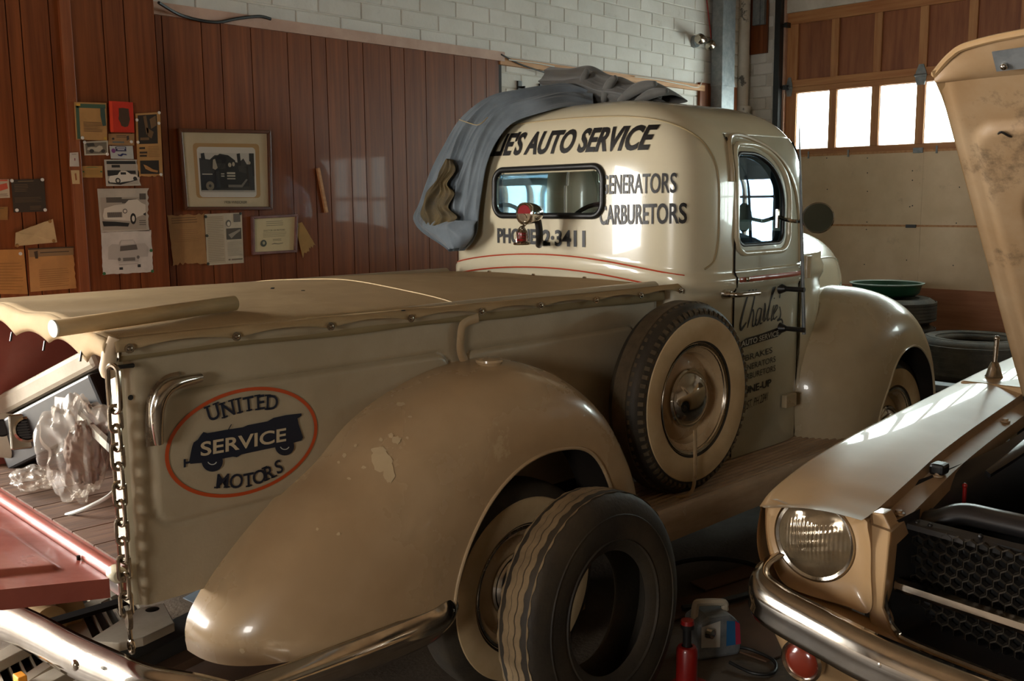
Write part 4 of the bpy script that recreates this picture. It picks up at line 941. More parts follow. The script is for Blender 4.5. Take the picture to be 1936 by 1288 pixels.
# ---- door sign
def dmap(px, py, d=.0): 
    p = tY(px, py, 2.262); return (p[0], side_y(p[0], p[2])-.0065-d, p[2])
def door_text(body, p0, p1, top, mt, d=0.0, **k):
    a = tY(*p0, 2.262); b = tY(*p1, 2.262); tp = tY(*top, 2.262); h = tp[2]-a[2]; w = b[0]-a[0]
    def fn(u, v): x = a[0]+u; z = a[2]+(b[2]-a[2])*u/w+v; return (x, side_y(x, z)-.0065-d, z)
    return lettering('lettering', body, fn, mt, door, height=h, width=w, **k)
# flowing script word, drawn as brush strokes
def stroke(pts, w):
    P = spline([dmap(*p) for p in pts], 6); return P, w
scr = MB()
S = [([(1425, 560), (1423, 547), (1417, 549), (1409, 575), (1403, 600), (1400, 616), (1401, 624), (1406, 618), (1411, 610)], .0062),
     ([(1430, 545), (1425, 570), (1418, 600), (1413, 620)], .0050), ([(1414, 612), (1420, 592), (1424, 586), (1425, 596), (1423, 614), (1426, 616), (1431, 604)], .0042),
     ([(1440, 584), (1434, 584), (1430, 598), (1429, 614), (1433, 612), (1438, 596), (1440, 584), (1438, 600), (1437, 612), (1441, 610)], .0042),
     ([(1441, 606), (1445, 584), (1446, 574), (1447, 582), (1445, 600), (1444, 608), (1449, 602)], .0042),
     ([(1447, 604), (1456, 572), (1465, 545), (1466, 538), (1463, 541), (1458, 562), (1453, 590), (1451, 606), (1455, 602)], .0046),
     ([(1463, 577), (1460, 592), (1458, 606), (1462, 602)], .0042), ([(1462, 596), (1469, 584), (1470, 578), (1467, 579), (1463, 592), (1463, 604), (1469, 598)], .0040),
     ([(1474, 580), (1476, 590), (1475, 600), (1470, 606), (1477, 604), (1480, 610), (1479, 624), (1475, 632)], .0048), ([(1475, 556), (1474, 564)], .0040), ([(1464, 563), (1464, 565)], .0045)]
for pts, w in S:
    P = spline([dmap(*p) for p in pts], 6); n = len(P); scr.tube(P, [w*(.55+.45*math.sin(PI*i/(n-1))) for i in range(n)], 6, flatten=((0, 1, 0), .15))
obj('script_lettering', scr, 'ink', door)
bn = MB(); outline = [(1392, 662), (1399, 648), (1410, 640), (1440, 631), (1470, 620), (1476, 616), (1480, 606), (1480, 620), (1478, 630), (1470, 637), (1440, 646), (1410, 656)]
bn.add([dmap(*p) for p in outline], [tuple(range(len(outline)))]); obj('sign_banner', bn, 'ink', door, smooth=False)
door_text('AUTO SERVICE', (1401, 656), (1472, 634), (1403, 645), 'gold', .001, bold=.02)
door_text('BRAKES', (1409, 683), (1460, 667), (1410, 671), 'ink')
door_text('GENERATORS', (1398, 705), (1466, 684), (1399, 693), 'ink')
door_text('CARBURETORS', (1396, 723), (1466, 701), (1397, 711), 'ink')
door_text('TUNE-UP', (1396, 750), (1458, 729), (1397, 736), 'ink', bold=.03)
door_text('REGI.ST. PH.2341', (1392, 783), (1452, 756), (1394, 766), 'ink', shear=.3)
# ---------------------------------------------------------------- cab interior
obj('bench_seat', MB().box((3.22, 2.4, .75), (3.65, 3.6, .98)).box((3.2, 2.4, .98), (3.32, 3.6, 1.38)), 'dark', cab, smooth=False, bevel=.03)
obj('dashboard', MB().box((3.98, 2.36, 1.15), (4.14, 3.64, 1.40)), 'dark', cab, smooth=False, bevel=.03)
sw = Vector((3.82, 3.36, 1.38))
obj('steering_wheel', MB().tube([(sw.x+.09*math.cos(t)*.6, sw.y+.2*math.sin(t), sw.z+.2*math.cos(t)*.75) for t in np.linspace(0, 2*PI, 33)[:-1]], .012, 8, closed=True).tube([tuple(sw), (4.0, 3.36, 1.2)], .018, 8).tube([(sw.x, sw.y-.2, sw.z), (sw.x, sw.y+.2, sw.z)], .008, 6), 'blackmetal', cab)
obj('windshield_glass', MB().grid(lambda u, v: (4.125-.10*sstep(0, 1, v)*v-.02*abs(u-.5), 2.42+1.16*u, 1.44+.37*v), 12, 8), 'glass', cab)
obj('inside_mirror', MB().sphere((4.0, 3.02, 1.56), .045, 16, 10, (.3, 1.5, .9)), 'oldchrome', cab)
YC = 3.0
# ---------------------------------------------------------------- cowl and hood
sec = [(3.99, .70, 1.33, .98), (4.15, .68, 1.375, .95), (4.35, .62, 1.405, .93), (4.6, .545, 1.41, .90), (4.85, .465, 1.392, .88), (5.05, .38, 1.352, .86), (5.2, .30, 1.29, .84), (5.30, .21, 1.20, .82), (5.36, .14, 1.09, .80), (5.40, .10, .94, .78)]
hxs = [s_[0] for s_ in sec]
def hood(u, v):
    x = hxs[0]+(hxs[-1]-hxs[0])*u; w = sinterp(x, [(s_[0], s_[1]) for s_ in sec]); zt = sinterp(x, [(s_[0], s_[2]) for s_ in sec]); zb_ = .60
    a = PI*v; c = math.cos(a); s_ = math.sin(a); e = 2/2.7
    return (x, YC-w*(abs(c)**e)*(1 if c > 0 else -1), 1.02+(zt-1.02)*s_**e)
hd_ = obj('hood', MB().grid(hood, 50, 60), 'cream', truck, ang=70)
def hood_side(u, v):
    p = hood(u, 0); w = YC-p[1]; x = p[0]; fl_ = 1+.55*sstep(4.5, 5.4, x)*(1-v)*0
    flare = .30*(v**2)*sstep(4.3, 5.2, x); return (x+.05*v*v, YC-w-flare, 1.02-.42*v)
obj('hood_side', MB().grid(hood_side, 40, 16), 'cream', hd_, ang=70)
obj('hood_side', MB().grid(lambda u, v: (hood_side(u, v)[0], 6-hood_side(u, v)[1], hood_side(u, v)[2]), 40, 16), 'cream', hd_, ang=70)
obj('hood_moulding', MB().tube([hood(u, .16) for u in np.linspace(.03, .93, 40)], .006, 6), 'cream', hd_)
eb = tY(1531, 524, 2.328); obj('hood_badge', MB().box((eb[0]-.035, eb[1]-.008, eb[2]-.04), (eb[0]+.035, eb[1]+.01, eb[2]+.04)), flat('badge_red', (150, 84, 78), .4), hd_, smooth=False, bevel=.006)
# cowl side panel between door and fender
def cowl(u, v):
    z = .55+(1.30-.55)*v; x = 4.02+.34*u; y = side_y(4.015, z)+.16*u*u*.6; return (x, y, z)
obj('cowl_side', MB().grid(cowl, 10, 24), 'cream', cab, ang=80)
obj('cowl_side', MB().grid(lambda u, v: (cowl(u, v)[0], 6-cowl(u, v)[1], cowl(u, v)[2]), 10, 24), 'cream', cab, ang=80)
# dark curved lip at the nose above the fender
nl = spline([tY(1556, 560, 2.62), tY(1566, 546, 2.62), tY(1580, 541, 2.62), tY(1590, 548, 2.62)], 8)
obj('nose_lip', MB().tube(nl, [.012+.022*math.sin(PI*i/(len(nl)-1)) for i in range(len(nl))], 10, flatten=((0, 0, 1), .7)), 'blackmetal', hd_)
# ---------------------------------------------------------------- antenna, mirror, bumper bracket
a0, a1 = tY(1520, 632, 2.16), tY(1511, 236, 2.16)
an = obj('antenna', MB().tube([a0, ((a0[0]+a1[0])/2, 2.16, (a0[2]+a1[2])/2), a1], [.009, .007, .0025], 8), 'galv', truck)
for py in (548, 624):
    q = tY(1517, py, 2.16); obj('antenna_mount', MB().tube([(q[0]-.0, 2.15, q[2]), (q[0]-.005, 2.235, q[2])], [.011, .011], 10).lathe([(.012, -.05), (.034, .0)], (q[0]-.006, 2.285, q[2]), 'y', 16), 'blackmetal', an)
mc = tY(1547, 412, 2.10); mp = tY(1503, 418, 2.20)
mr = obj('side_mirror', MB().lathe([(0, .0), (.062, .0), (.066, .004), (.064, .012), (.045, .026), (0, .03)], (0, 0, 0), 'x', 32), 'chrome', truck, org=(0, 0, 0))
mr.data.transform(Matrix.Rotation(math.radians(32), 4, 'Z')); mr.data.transform(Matrix.Translation(Vector(mc)-_tb))
gl = obj('mirror_glass', MB().lathe([(0, -.0015), (.060, -.0015), (.0605, 0)], (0, 0, 0), 'x', 32), 'mirror', mr, org=(0, 0, 0)); gl.data.transform(Matrix.Rotation(math.radians(32), 4, 'Z')); gl.data.transform(Matrix.Translation(Vector(mc)-_tb)) 
ORG[mr.name] = _tb
obj('mirror_arm', MB().tube(spline([(mp[0]+.0, 2.29, mp[2]+.02), (mp[0]+.005, 2.22, mp[2]), (mp[0]+.04, 2.17, mp[2]), (mc[0]+.025, mc[1], mc[2])], 6), .0085, 8).tube([(mp[0], 2.288, mp[2]-.03), (mp[0], 2.288, mp[2]+.05)], .012, 8), 'chrome', mr)
fb = tY(1745, 715, 2.12)
obj('bumper_guard', MB().tube(spline([tY(1752, 692, 2.2), tY(1747, 712, 2.2), tY(1745, 728, 2.2), tY(1746, 738, 2.2)], 6), .02, 8), 'chrome', truck)
fbp = [(5.15, y, .52) for y in np.linspace(2.25, 3.75, 12)]
obj('front_bumper', MB().tube(fbp, .05, 10, flatten=((1, 0, 0), .35)), 'chrome', truck)
# ---------------------------------------------------------------- lamp bracket behind the cab window
lx = 2.93; lc = Vector(tX(992, 404, lx)); la = Vector(tX(1016, 410, lx+.06))
lm = obj('lamp_bracket', MB().tube(spline([tX(1014, 405, lx+.07), tX(1019, 430, lx+.09), tX(1020, 452, lx+.10), tX(1019, 463, lx+.13)], 6), .016, 10).tube([tX(1019, 460, lx+.12), (back_x(tX(1019, 460, 3.1)[1], 1.35), tX(1019, 460, 3.1)[1], tX(1019, 460, 3.1)[2])], .013, 8), 'blackmetal', truck)
def place(o, c, yaw): o.data.transform(Matrix.Rotation(yaw, 4, 'Z')); o.data.transform(Matrix.Translation(Vector(c)-_tb))
YL = math.radians(2)
bd = obj('tail_lamp', MB().lathe([(.0, .105), (.018, .10), (.032, .082), (.043, .05), (.046, .02), (.047, 0), (.044, -.006)], (0, 0, 0), 'x', 32), 'chrome', lm, org=(0, 0, 0)); place(bd, lc, YL)
ob = obj('tail_lamp_bezel', MB().lathe([(.046, .004), (.048, -.004), (.042, -.008), (.037, -.004)], (0, 0, 0), 'x', 32), 'chrome', lm, org=(0, 0, 0)); place(ob, lc, YL)
hl = MB()
for i in range(14):
    a, b = PI*i/14, PI*(i+1)/14; hl.add([(-.004, 0, 0), (-.004, .039*math.cos(a), .039*math.sin(a)), (-.004, .039*math.cos(b), .039*math.sin(b))], [(0, 1, 2)])
ob = obj('red_lens', hl, 'redlens', lm, org=(0, 0, 0)); place(ob, lc, YL)
hl2 = MB()
for i in range(14):
    a, b = -PI*i/14, -PI*(i+1)/14; hl2.add([(-.004, 0, 0), (-.004, .039*math.cos(a), .039*math.sin(a)), (-.004, .039*math.cos(b), .039*math.sin(b))], [(0, 1, 2)])
hl2.lathe([(0, -.008), (.016, -.008), (.018, -.003)], (0, 0, -.018), 'x', 16)
ob = obj('clear_lens', hl2, 'lens', lm, org=(0, 0, 0)); place(ob, lc, YL)
l2 = Vector(tX(987, 463, lx))
lb = MB(); lb.lathe([(0, .0), (.036, .0), (.038, .004), (.036, .009), (.026, .014), (.025, .016)], tuple(l2), 'z', 28); lb.lathe([(.025, .052), (.02, .062), (.012, .068), (0, .07)], tuple(l2), 'z', 28)
lo = obj('port_lamp', lb, 'oldchrome', lm)
obj('port_lamp_lens', MB().lathe([(.024, .016), (.025, .03), (.0245, .042), (.0245, .053)], tuple(l2), 'z', 28), 'redlens', lm)
wc = MB()
for z in (.028, .041): wc.tube([(l2.x+.027*math.cos(t), l2.y+.027*math.sin(t), l2.z+z) for t in np.linspace(0, 2*PI, 25)[:-1]], .0014, 5, closed=True)
for t in (0, PI/2): wc.tube([(l2.x+.033*math.cos(a)*math.cos(t), l2.y+.033*math.cos(a)*math.sin(t), l2.z+.012+.066*math.sin(a)) for a in np.linspace(0, PI, 17)], .003, 6)
wc.tube([(l2.x, l2.y, l2.z+.07), (l2.x+.02, l2.y-.005, l2.z+.09)], .006, 6)
obj('lamp_cage', wc, 'oldchrome', lm)
# ================================================================ the tan car with its hood up (room frame, nose towards -X)
CYM = .34                                                    # centre line
must = thing('tan_coupe', 'tan vintage coupe with raised hood, round headlamp and honeycomb grille', 'car', (3.4, CYM, 0))
def mir(p): return (p[0], 2*CYM-p[1], p[2])
# fender: cross-sections along X. each: outer side, ridge, top, inner gutter
FX = [(2.085, 1.185, .812, .905, .836), (2.10, 1.192, .814, .905, .838), (2.16, 1.205, .826, .908, .842), (2.25, 1.212, .842, .912, .852), (2.40, 1.218, .862, .925, .862), (2.60, 1.222, .878, .945, .872), (2.9, 1.225, .892, .965, .884), (3.3, 1.225, .910, .985, .898), (3.7, 1.225, .928, 1.0, .915), (4.1, 1.225, .94, 1.01, .93)]
def fcol(x, k): return sinterp(x, [(f[0], f[k]) for f in FX])
WCX, WCZ, WR = 2.98, .32, .37
def arch_z(x):
    d = abs(x-WCX); base = .30+.27*(1-sstep(2.12, 2.60, x))
    return max(base, WCZ+math.sqrt(WR*WR-d*d)) if d < WR else base
def fend(u, v):
    xf = 2.13-.075*sstep(.40, .62, v); x = xf+(4.1-xf)*u; yo, zr, yi, zi = (fcol(x, k) for k in (1, 2, 3, 4))
    if v < .45:                                              # side, bottom to ridge
        t = v/.45; z = arch_z(x)+(zr-.03-arch_z(x))*t; bulge = .015*math.sin(PI*t)
        return (x, yo-.004+bulge-.05*(1-t)**3, z)
    if v < .6:
        t = (v-.45)/.15; a = t*PI/2; return (x, yo-.004-.035*(1-math.cos(a)), zr-.03+.03*math.sin(a))
    t = (v-.6)/.4; return (x, yo-.039+(yi-yo+.039)*t, zr+(zi-zr)*t+.012*math.sin(PI*t))
fm = MB(); fm.grid(fend, 110, 60)
fd = obj('front_fender', fm, 'mustang', must, ang=50)
obj('front_fender', MB().grid(lambda u, v: mir(fend(u, v)), 60, 40), 'mustang', must, ang=50)
gut = MB()
def gutter(u, v):
    x = 2.10+1.6*u; yi, zi = fcol(x, 3), fcol(x, 4); P = [(yi, zi), (yi-.004, zi-.024), (yi-.05, zi-.03), (yi-.055, zi-.065)]
    return (x, *P[int(round(v*3))])
gt = obj('fender_gutter', gut.grid(gutter, 40, 4), 'mustang_in', fd, ang=30)
for px, py in ((1668, 950), (1728, 893), (1850, 806)):
    p = rZ(px, py, .84); x = p[0]; obj('gutter_bolt', MB().lathe([(0, .008), (.008, .007), (.009, .002), (.014, .001), (.015, -.003)], (x, fcol(x, 3)-.028, fcol(x, 4)-.024), 'z', 12), 'mustang_in', fd)
for px, py in ((1742, 886), (1905, 765)):
    p = rZ(px, py, .85); x = p[0]; obj('hood_bumper', MB().box((x-.02, fcol(x, 3)-.045, fcol(x, 4)-.026), (x+.03, fcol(x, 3)-.008, fcol(x, 4)+.004)), 'black', fd, smooth=False, bevel=.008)
# headlamp housing: the fender extension, a hooded oval face
HC = Vector(rX(1537, 1021, 2.13)); HR = .094
def face_out(t):
    """outline of the headlamp face in (y,z)"""
    pts = [(1.192, .745), (1.186, .795), (1.165, .816), (1.10, .824), (1.0, .828), (.915, .830), (.905, .80), (.900, .70), (.898, .607), (.96, .604), (1.05, .604), (1.11, .612), (1.15, .634), (1.18, .68)]
    P = spline([(a, b, 0) for a, b in pts], 6, closed=True); return P
FO = face_out(0); nO = len(FO)
def fx(p, o): return 2.105+.055*max(0, (1.06-p[0]))*0+.04*sstep(1.10, 1.2, p[0])-.02*sstep(.75, .84, p[1])+o
hm = MB()
rings = []
rings.append([(fx(p, .10), p.x, p.y) for p in FO]); rings.append([(fx(p, .0), p.x, p.y) for p in FO])
cy_, cz_ = HC.y, HC.z
inn = []
for p in FO:
    d = Vector((p.x-cy_, p.y-cz_)); l = d.length; inn.append((p.x+(cy_+d.x/l*(HR+.012)-p.x), cz_+d.y/l*(HR+.012)))
mid = [((p.x*.35+q[0]*.65), (p.y*.35+q[1]*.65)) for p, q in zip(FO, inn)]
rings.append([(fx(p, .004), p.x*.96+m_[0]*.04, p.y*.96+m_[1]*.04) for p, m_ in zip(FO, mid)])
rings.append([(2.13+.018*sstep(.0, .09, math.hypot(m_[0]-q[0], m_[1]-q[1])), m_[0], m_[1]) for m_, q in zip(mid, inn)])
rings.append([(2.135, q[0], q[1]) for q in inn]); rings.append([(2.175, q[0], q[1]) for q in inn])
hm.grid(lambda u, v: rings[int(round(v*(len(rings)-1)))][int(round(u*nO)) % nO], nO, len(rings), cu=True)
bz = obj('headlamp_surround', hm, 'mustang', must, ang=45)
obj('headlamp_ring', MB().lathe([(HR+.011, .03), (HR+.012, .005), (HR+.006, -.003), (HR-.001, .0), (HR-.002, .012)], (2.135, cy_, cz_), 'x', 48), 'chrome', bz)
lens = MB()
def lensf(u, v):
    r = HR*v; a = 2*PI*u; y, z = r*math.cos(a), r*math.sin(a); bul = .022*(1-v*v)
    rib = .0016*math.sin(y*620)*(1 if -.05 < z < .045 else .25)+.0008*math.sin(z*300+y*80)
    return (2.137-bul+rib*(1-v), cy_+y, cz_+z)
obj('headlamp_lens', lens.grid(lensf, 96, 40, cu=True), 'lens', bz, ang=80)
bz2 = obj('headlamp_surround', MB().add([mir(p) for p in hm.v], hm.f), 'mustang', must, ang=45)
obj('headlamp_lens', MB().grid(lambda u, v: mir(lensf(u, v)), 48, 16, cu=True), 'lens', bz2, ang=80)
# inner front panel beside the grille
ip = MB(); pan_pts = [(2.118, .905, .842), (2.125, .880, .845), (2.15, .868, .812), (2.145, .868, .80), (2.13, .868, .70), (2.13, .86, .60), (2.13, .83, .545), (2.112, .80, .515), (2.10, .898, .607)]
obj('front_panel', MB().prism([(.908, .840), (.880, .842), (.862, .812), (.925-.058, .70), (.872, .62), (.845, .565), (.80, .528), (.80, .508), (.86, .53), (.90, .575), (.905, .607)], lambda u, v, d: (2.112+d, u, v), 0, .05), 'mustang', must, smooth=False, bevel=.004)
# grille opening: chrome edge, recess, honeycomb and bar
GO = [(.873, .815), (.876, .72), (.878, .65), (.868, .60), (.845, .572), (.805, .558), (.60, .553), (.34, .550)]
def bow(y): return -.15*max(0, (.87-CYM)-abs(y-CYM))
def gro(pts, x): return [Vector((p.x+bow(p.y), p.y, p.z)) for p in spline([(x, a, b) for a, b in pts], 6)]
full = [(a, b) for a, b in GO]+[(2*CYM-a, b) for a, b in GO[::-1][1:]]
gr = obj('grille_surround', MB().tube(gro(full, 2.128), .009, 8), 'chrome', must)
rec = MB(); gp = gro(full, 0); rec.grid(lambda u, v: (2.13+.10*v+bow(gp[int(round(u*(len(gp)-1)))][1]), gp[int(round(u*(len(gp)-1)))][1]+( -.03*v if gp[int(round(u*(len(gp)-1)))][1] > CYM else .03*v), gp[int(round(u*(len(gp)-1)))][2]+.02*v), len(gp), 5)
obj('grille_recess', rec, 'blackmetal', gr, ang=50)
hx = MB(); GX = 2.205; c_ = .0135
row = 0; z = .578
def hexcell(y, z):
    V = []
    for r, x in ((c_*.92, GX), (c_*.92, GX+.02), (c_*1.155, GX+.004)):
        for i in range(6): a = PI/6+PI/3*i; V.append((x+bow(y), y+r*math.cos(a), z+r*math.sin(a)))
    hx.add(V, [(i, (i+1) % 6, 6+(i+1) % 6, 6+i) for i in range(6)]+[(i, (i+1) % 6, 12+(i+1) % 6, 12+i) for i in range(6)])
while z < .80:
    y = .835-(row % 2)*c_
    while y > 2*CYM-.84:
        if not (abs(y-CYM) > .46 and z < .61): hexcell(y, z)
        y -= 2*c_
    row += 1; z += c_*1.732
hxo = obj('honeycomb', hx, mat('honeycomb_metal', (72, 64, 54), .45, .6, col2=(40, 36, 32), scale=9, amt=.7), gr, smooth=False); hxo['kind'] = 'stuff'
obj('grille_backing', MB().grid(lambda u, v: (GX+.03+bow(.86-1.04*u), .86-1.04*u, .54+.26*v), 21, 2), 'black', gr, smooth=False)
bar = MB(); bar.prism([(0, -.012), (-.012, -.016), (-.018, -.006), (-.016, .008), (0, .014)], lambda u, v, d: (2.165+u+bow(.862-d), .862-d, .668+v), 0, .522)
bar.add([mir(p) for p in bar.v], bar.f)
obj('grille_bar', bar, 'chrome', gr, smooth=False)
obj('grille_top_strip', MB().add([(2.19, .875, .806), (2.22, .875, .812), (2.225, .64, .802), (2.195, .64, .792), (2.235, CYM-.5, .80), (2.205, CYM-.5, .786), (2.19, .875, .795), (2.195, .64, .78), (2.205, CYM-.5, .775)], [(0, 1, 2, 3), (3, 2, 4, 5), (0, 3, 7, 6), (3, 5, 8, 7)]), 'blackmetal', gr, smooth=False, solid=.004)
for y in (.84, .81, .70): obj('strip_screw', MB().sphere((2.205, y, .808), .006, 10, 6), 'blackmetal', gr)
# radiator support and engine bay
rs = MB(); rsp = spline([(2.30, .98, .775), (2.30, .90, .775), (2.31, .84, .785), (2.32, .78, .812), (2.32, .70, .814), (2.32, .5, .81), (2.32, .2, .81)], 8)
obj('radiator_support', rs.tube(rsp, .026, 10, flatten=((1, 0, 0), 1.4)).box((2.33, -.3, .45), (2.36, .96, .80)), 'enginebay', must, ang=50)
obj('support_bolt', MB().sphere((2.262, .845, .775), .02, 14, 8, (1, 1, .6)), 'enginebay', must)
obj('radiator', MB().box((2.38, .0, .42), (2.44, .68, .80)), 'enginebay', must, smooth=False, bevel=.01)
obj('inner_apron', MB().grid(lambda u, v: (2.3+1.2*u, .94-.10*v-.05*math.sin(u*3), .845-.04*v-.33*v*v), 20, 8), 'enginebay', must, ang=60)
obj('inner_apron', MB().grid(lambda u, v: (2.3+1.2*u, -.27+.10*v, .845-.04*v-.33*v*v), 20, 8), 'enginebay', must, ang=60)
obj('apron_ledge', MB().tube(spline([(2.75, .885, .80), (2.95, .875, .812), (3.2, .88, .82), (3.4, .885, .83)], 6), .03, 10, flatten=((0, 0, 1), .5)), 'enginebay', must)
obj('firewall', MB().box((3.45, -.35, .4), (3.48, 1.0, .90)), 'enginebay', must, smooth=False)
obj('cowl_panel', MB().box((3.44, -.5, .895), (4.1, 1.19, .925)), 'mustang', must, smooth=False, bevel=.01)
obj('engine_block', MB().box((2.62, .12, .40), (3.3, .56, .70)).box((2.7, .05, .62), (3.25, .2, .74)).box((2.7, .48, .62), (3.25, .63, .74)), 'enginebay', must, smooth=False, bevel=.02)
obj('air_cleaner', MB().lathe([(0, .06), (.15, .055), (.16, .04), (.16, 0), (.12, -.01)], (2.95, .34, .76), 'z', 32), 'enginebay', must)
obj('battery_cable', MB().tube(spline([(2.62, .70, .70), (2.66, .70, .745), (2.70, .72, .76), (2.74, .76, .77)], 6), .010, 8), 'hose', must)
bt = Vector(rX(1823, 940, 2.55)); obj('dipstick', MB().tube([(bt.x, bt.y, bt.z-.12), (bt.x, bt.y, bt.z+.03)], .005, 8).sphere((bt.x, bt.y, bt.z+.03), .007, 10, 6), 'red', must)
obj('hose', MB().tube(spline([rX(1850, 1010, 2.36), rX(1880, 990, 2.36), rX(1936, 1000, 2.36)], 6), .012, 8), flat('brassy', (84, 70, 40), .4), must)
# raised hood
HGx, HGz = 3.34, .93; ang = math.atan2(1.862-.93, 2.50-3.34)
HLn = 1.245; ux, uz = math.cos(ang), math.sin(ang); nx_, nz_ = uz, -ux                 # nx: underside normal pointing to the nose
if nx_ > 0: nx_, nz_ = -nx_, -nz_
HYo = .955
def hd_pt(s_, y, d=0): return (HGx+ux*s_+nx_*d, y, HGz+uz*s_+nz_*d)
def hole_sdf(s_, y): return rr_sdf(s_, y, .14, .93, CYM-.46, CYM+.455, .13)
def hood_pan(u, v):
    y = HYo-(2*(HYo-CYM))*v; s_ = HLn*u
    e = min(y-(2*CYM-HYo), HYo-y)                       # distance to the side edge
    w = .45*sstep(.05, .11, e)+.55*0
    d = .012+.010*sstep(.01, .03, e)-.0*w
    # pressed ribs of the inner panel
    in1 = hole_sdf(s_, y); d -= .02*(1-sstep(-.0, .03, in1))
    rib = rr_sdf(s_, y, .05, 1.10, 2*CYM-HYo+.045, HYo-.045, .07); d += .018*(1-sstep(-.025, .0, rib))
    return hd_pt(s_, y, d)
hg = MB().grid(hood_pan, 110, 120)
hg.f = [f for f in hg.f if hole_sdf(HLn*(sum(i//120 for i in f)/4)/109, HYo-(2*(HYo-CYM))*(sum(i % 120 for i in f)/4)/119) > .0]
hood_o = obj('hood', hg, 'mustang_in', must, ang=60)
ho_ = [(a, b) for a, b in rr_outline(.14, .93, CYM-.46, CYM+.455, .13)]
obj('panel_opening_edge', MB().tube([hd_pt(a, b, .018) for a, b in ho_], .012, 8, closed=True), 'mustang_in', hood_o)
obj('hood_cavity_shade', MB().grid(lambda u, v: hd_pt(.06+1.0*u, HYo-.06-(2*(HYo-.06-CYM))*v, -.018), 4, 4), 'dark', hood_o)  # dark sheet added under the skin for the shade inside the hood
sk2 = MB()
def skin(u, v):
    y = HYo+.006-(2*(HYo+.006-CYM))*v; s_ = -.01+(HLn+.03)*u; e = abs(v-.5)*2
    return hd_pt(s_, y, -.03+.035*e**6+.02*sstep(.9, 1, u))
obj('hood_skin', sk2.grid(skin, 30, 40), 'mustang', hood_o, ang=60)
lipP = [hd_pt(HLn+.0, HYo+.008, .012), hd_pt(HLn+.055, HYo-.045, .02), hd_pt(HLn+.085, HYo-.10, .028), hd_pt(HLn+.105, HYo-.25, .032), hd_pt(HLn+.12, CYM, .034)]
lp = spline(lipP, 8); lpb = [Vector(hd_pt(HLn-.02, HYo-(HYo-CYM)*i/(len(lp)-1), .02)) for i in range(len(lp))]
def lipf(sgn):
    b = MB(); f = (lambda p: tuple(p)) if sgn > 0 else (lambda p: mir(p))
    b.grid(lambda u, v: f(lpb[int(round(u*(len(lp)-1)))].lerp(lp[int(round(u*(len(lp)-1)))], v)+Vector((nx_, 0, nz_))*(.012*math.sin(PI*v))), len(lp), 8); return b
obj('hood_nose', lipf(1), 'mustang_in', hood_o, ang=60); obj('hood_nose', lipf(-1), 'mustang_in', hood_o, ang=60)
obj('nose_bead', MB().tube(lp+[Vector(mir(p)) for p in lp[::-1]], .009, 8), 'mustang', hood_o)
st1 = [hd_pt(HLn+.02, HYo-.15, .05), hd_pt(HLn+.075, HYo-.15, .052), hd_pt(HLn+.10, CYM, .056), hd_pt(HLn+.03, CYM, .054)]
obj('lip_plate', MB().add(st1, [(0, 1, 2, 3)]), 'galv', hood_o, smooth=False, solid=.003)
obj('lip_screw', MB().sphere(hd_pt(HLn+.035, HYo-.17, .055), .009, 12, 8), 'chrome', hood_o)
q = hd_pt(1.055, HYo-.20, .03); hole = MB().lathe([(0, 0), (.018, 0)], (0, 0, 0), 'x', 20); ho = obj('hood_hole', hole, 'black', hood_o, org=(0, 0, 0)); 
ho.data.transform(Matrix.Rotation(-math.atan2(nz_, -nx_)*-1, 4, 'Y')); ho.data.transform(Matrix.Translation(Vector(hd_pt(1.055, HYo-.21, .042))-Vector((3.4, CYM, 0))+Vector((0, 0, 0))))
for s_, y in ((1.07, HYo-.115), (1.075, HYo-.25), (.76, HYo-.15)):
    obj('panel_clip', MB().tube(spline([hd_pt(s_, y, .036), hd_pt(s_+.012, y-.012, .043), hd_pt(s_, y-.026, .043), hd_pt(s_-.01, y-.032, .036)], 4), .003, 6), 'blackmetal', hood_o)
# bumper
bpp = [(2.13, 1.165, .625), (2.05, 1.16, .62), (1.995, 1.13, .612), (1.965, 1.06, .602), (1.94, .95, .592), (1.915, .82, .58), (1.895, .65, .572), (1.885, .5, .57), (1.88, CYM, .57)]
bs_ = spline(bpp, 8); bpf = [(.035, .052), (.016, .054), (.0, .044), (-.010, .022), (-.012, .0), (-.006, -.016), (-.010, -.03), (-.004, -.046), (.012, -.052), (.03, -.05)]
def bumpf(sgn):
    b = MB(); V_ = []
    for i, p in enumerate(bs_):
        a = bs_[max(0, i-1)]; c = bs_[min(len(bs_)-1, i+1)]; t = c-a; nr = Vector((t.y, -t.x, 0)).normalized()
        if nr.x > 0 and i > 12: nr = -nr
        nr = Vector((-abs(nr.x), abs(nr.y) if i < 20 else nr.y, 0))
        V_.append([(p.x-nr.x*o_[0], p.y-nr.y*o_[0], p.z+o_[1]*(1 if sgn else 1)) for o_ in bpf])
    f = (lambda p: p) if sgn > 0 else mir
    b.grid(lambda u, v: f(V_[int(round(u*(len(V_)-1)))][int(round(v*(len(bpf)-1)))]), len(V_), len(bpf)); return b
bm_ = obj('front_bumper', bumpf(1), 'chrome', must, ang=60, solid=.004)
obj('front_bumper_half', bumpf(-1), 'chrome', bm_, ang=60, solid=.004)
for px, py, x in ((1447, 1131, 1.985), (1668, 1258, 1.905)):
    q = rX(px, py, x); obj('bumper_bolt', MB().sphere(q, .013, 14, 8, (.7, 1, 1)), 'chrome', bm_)
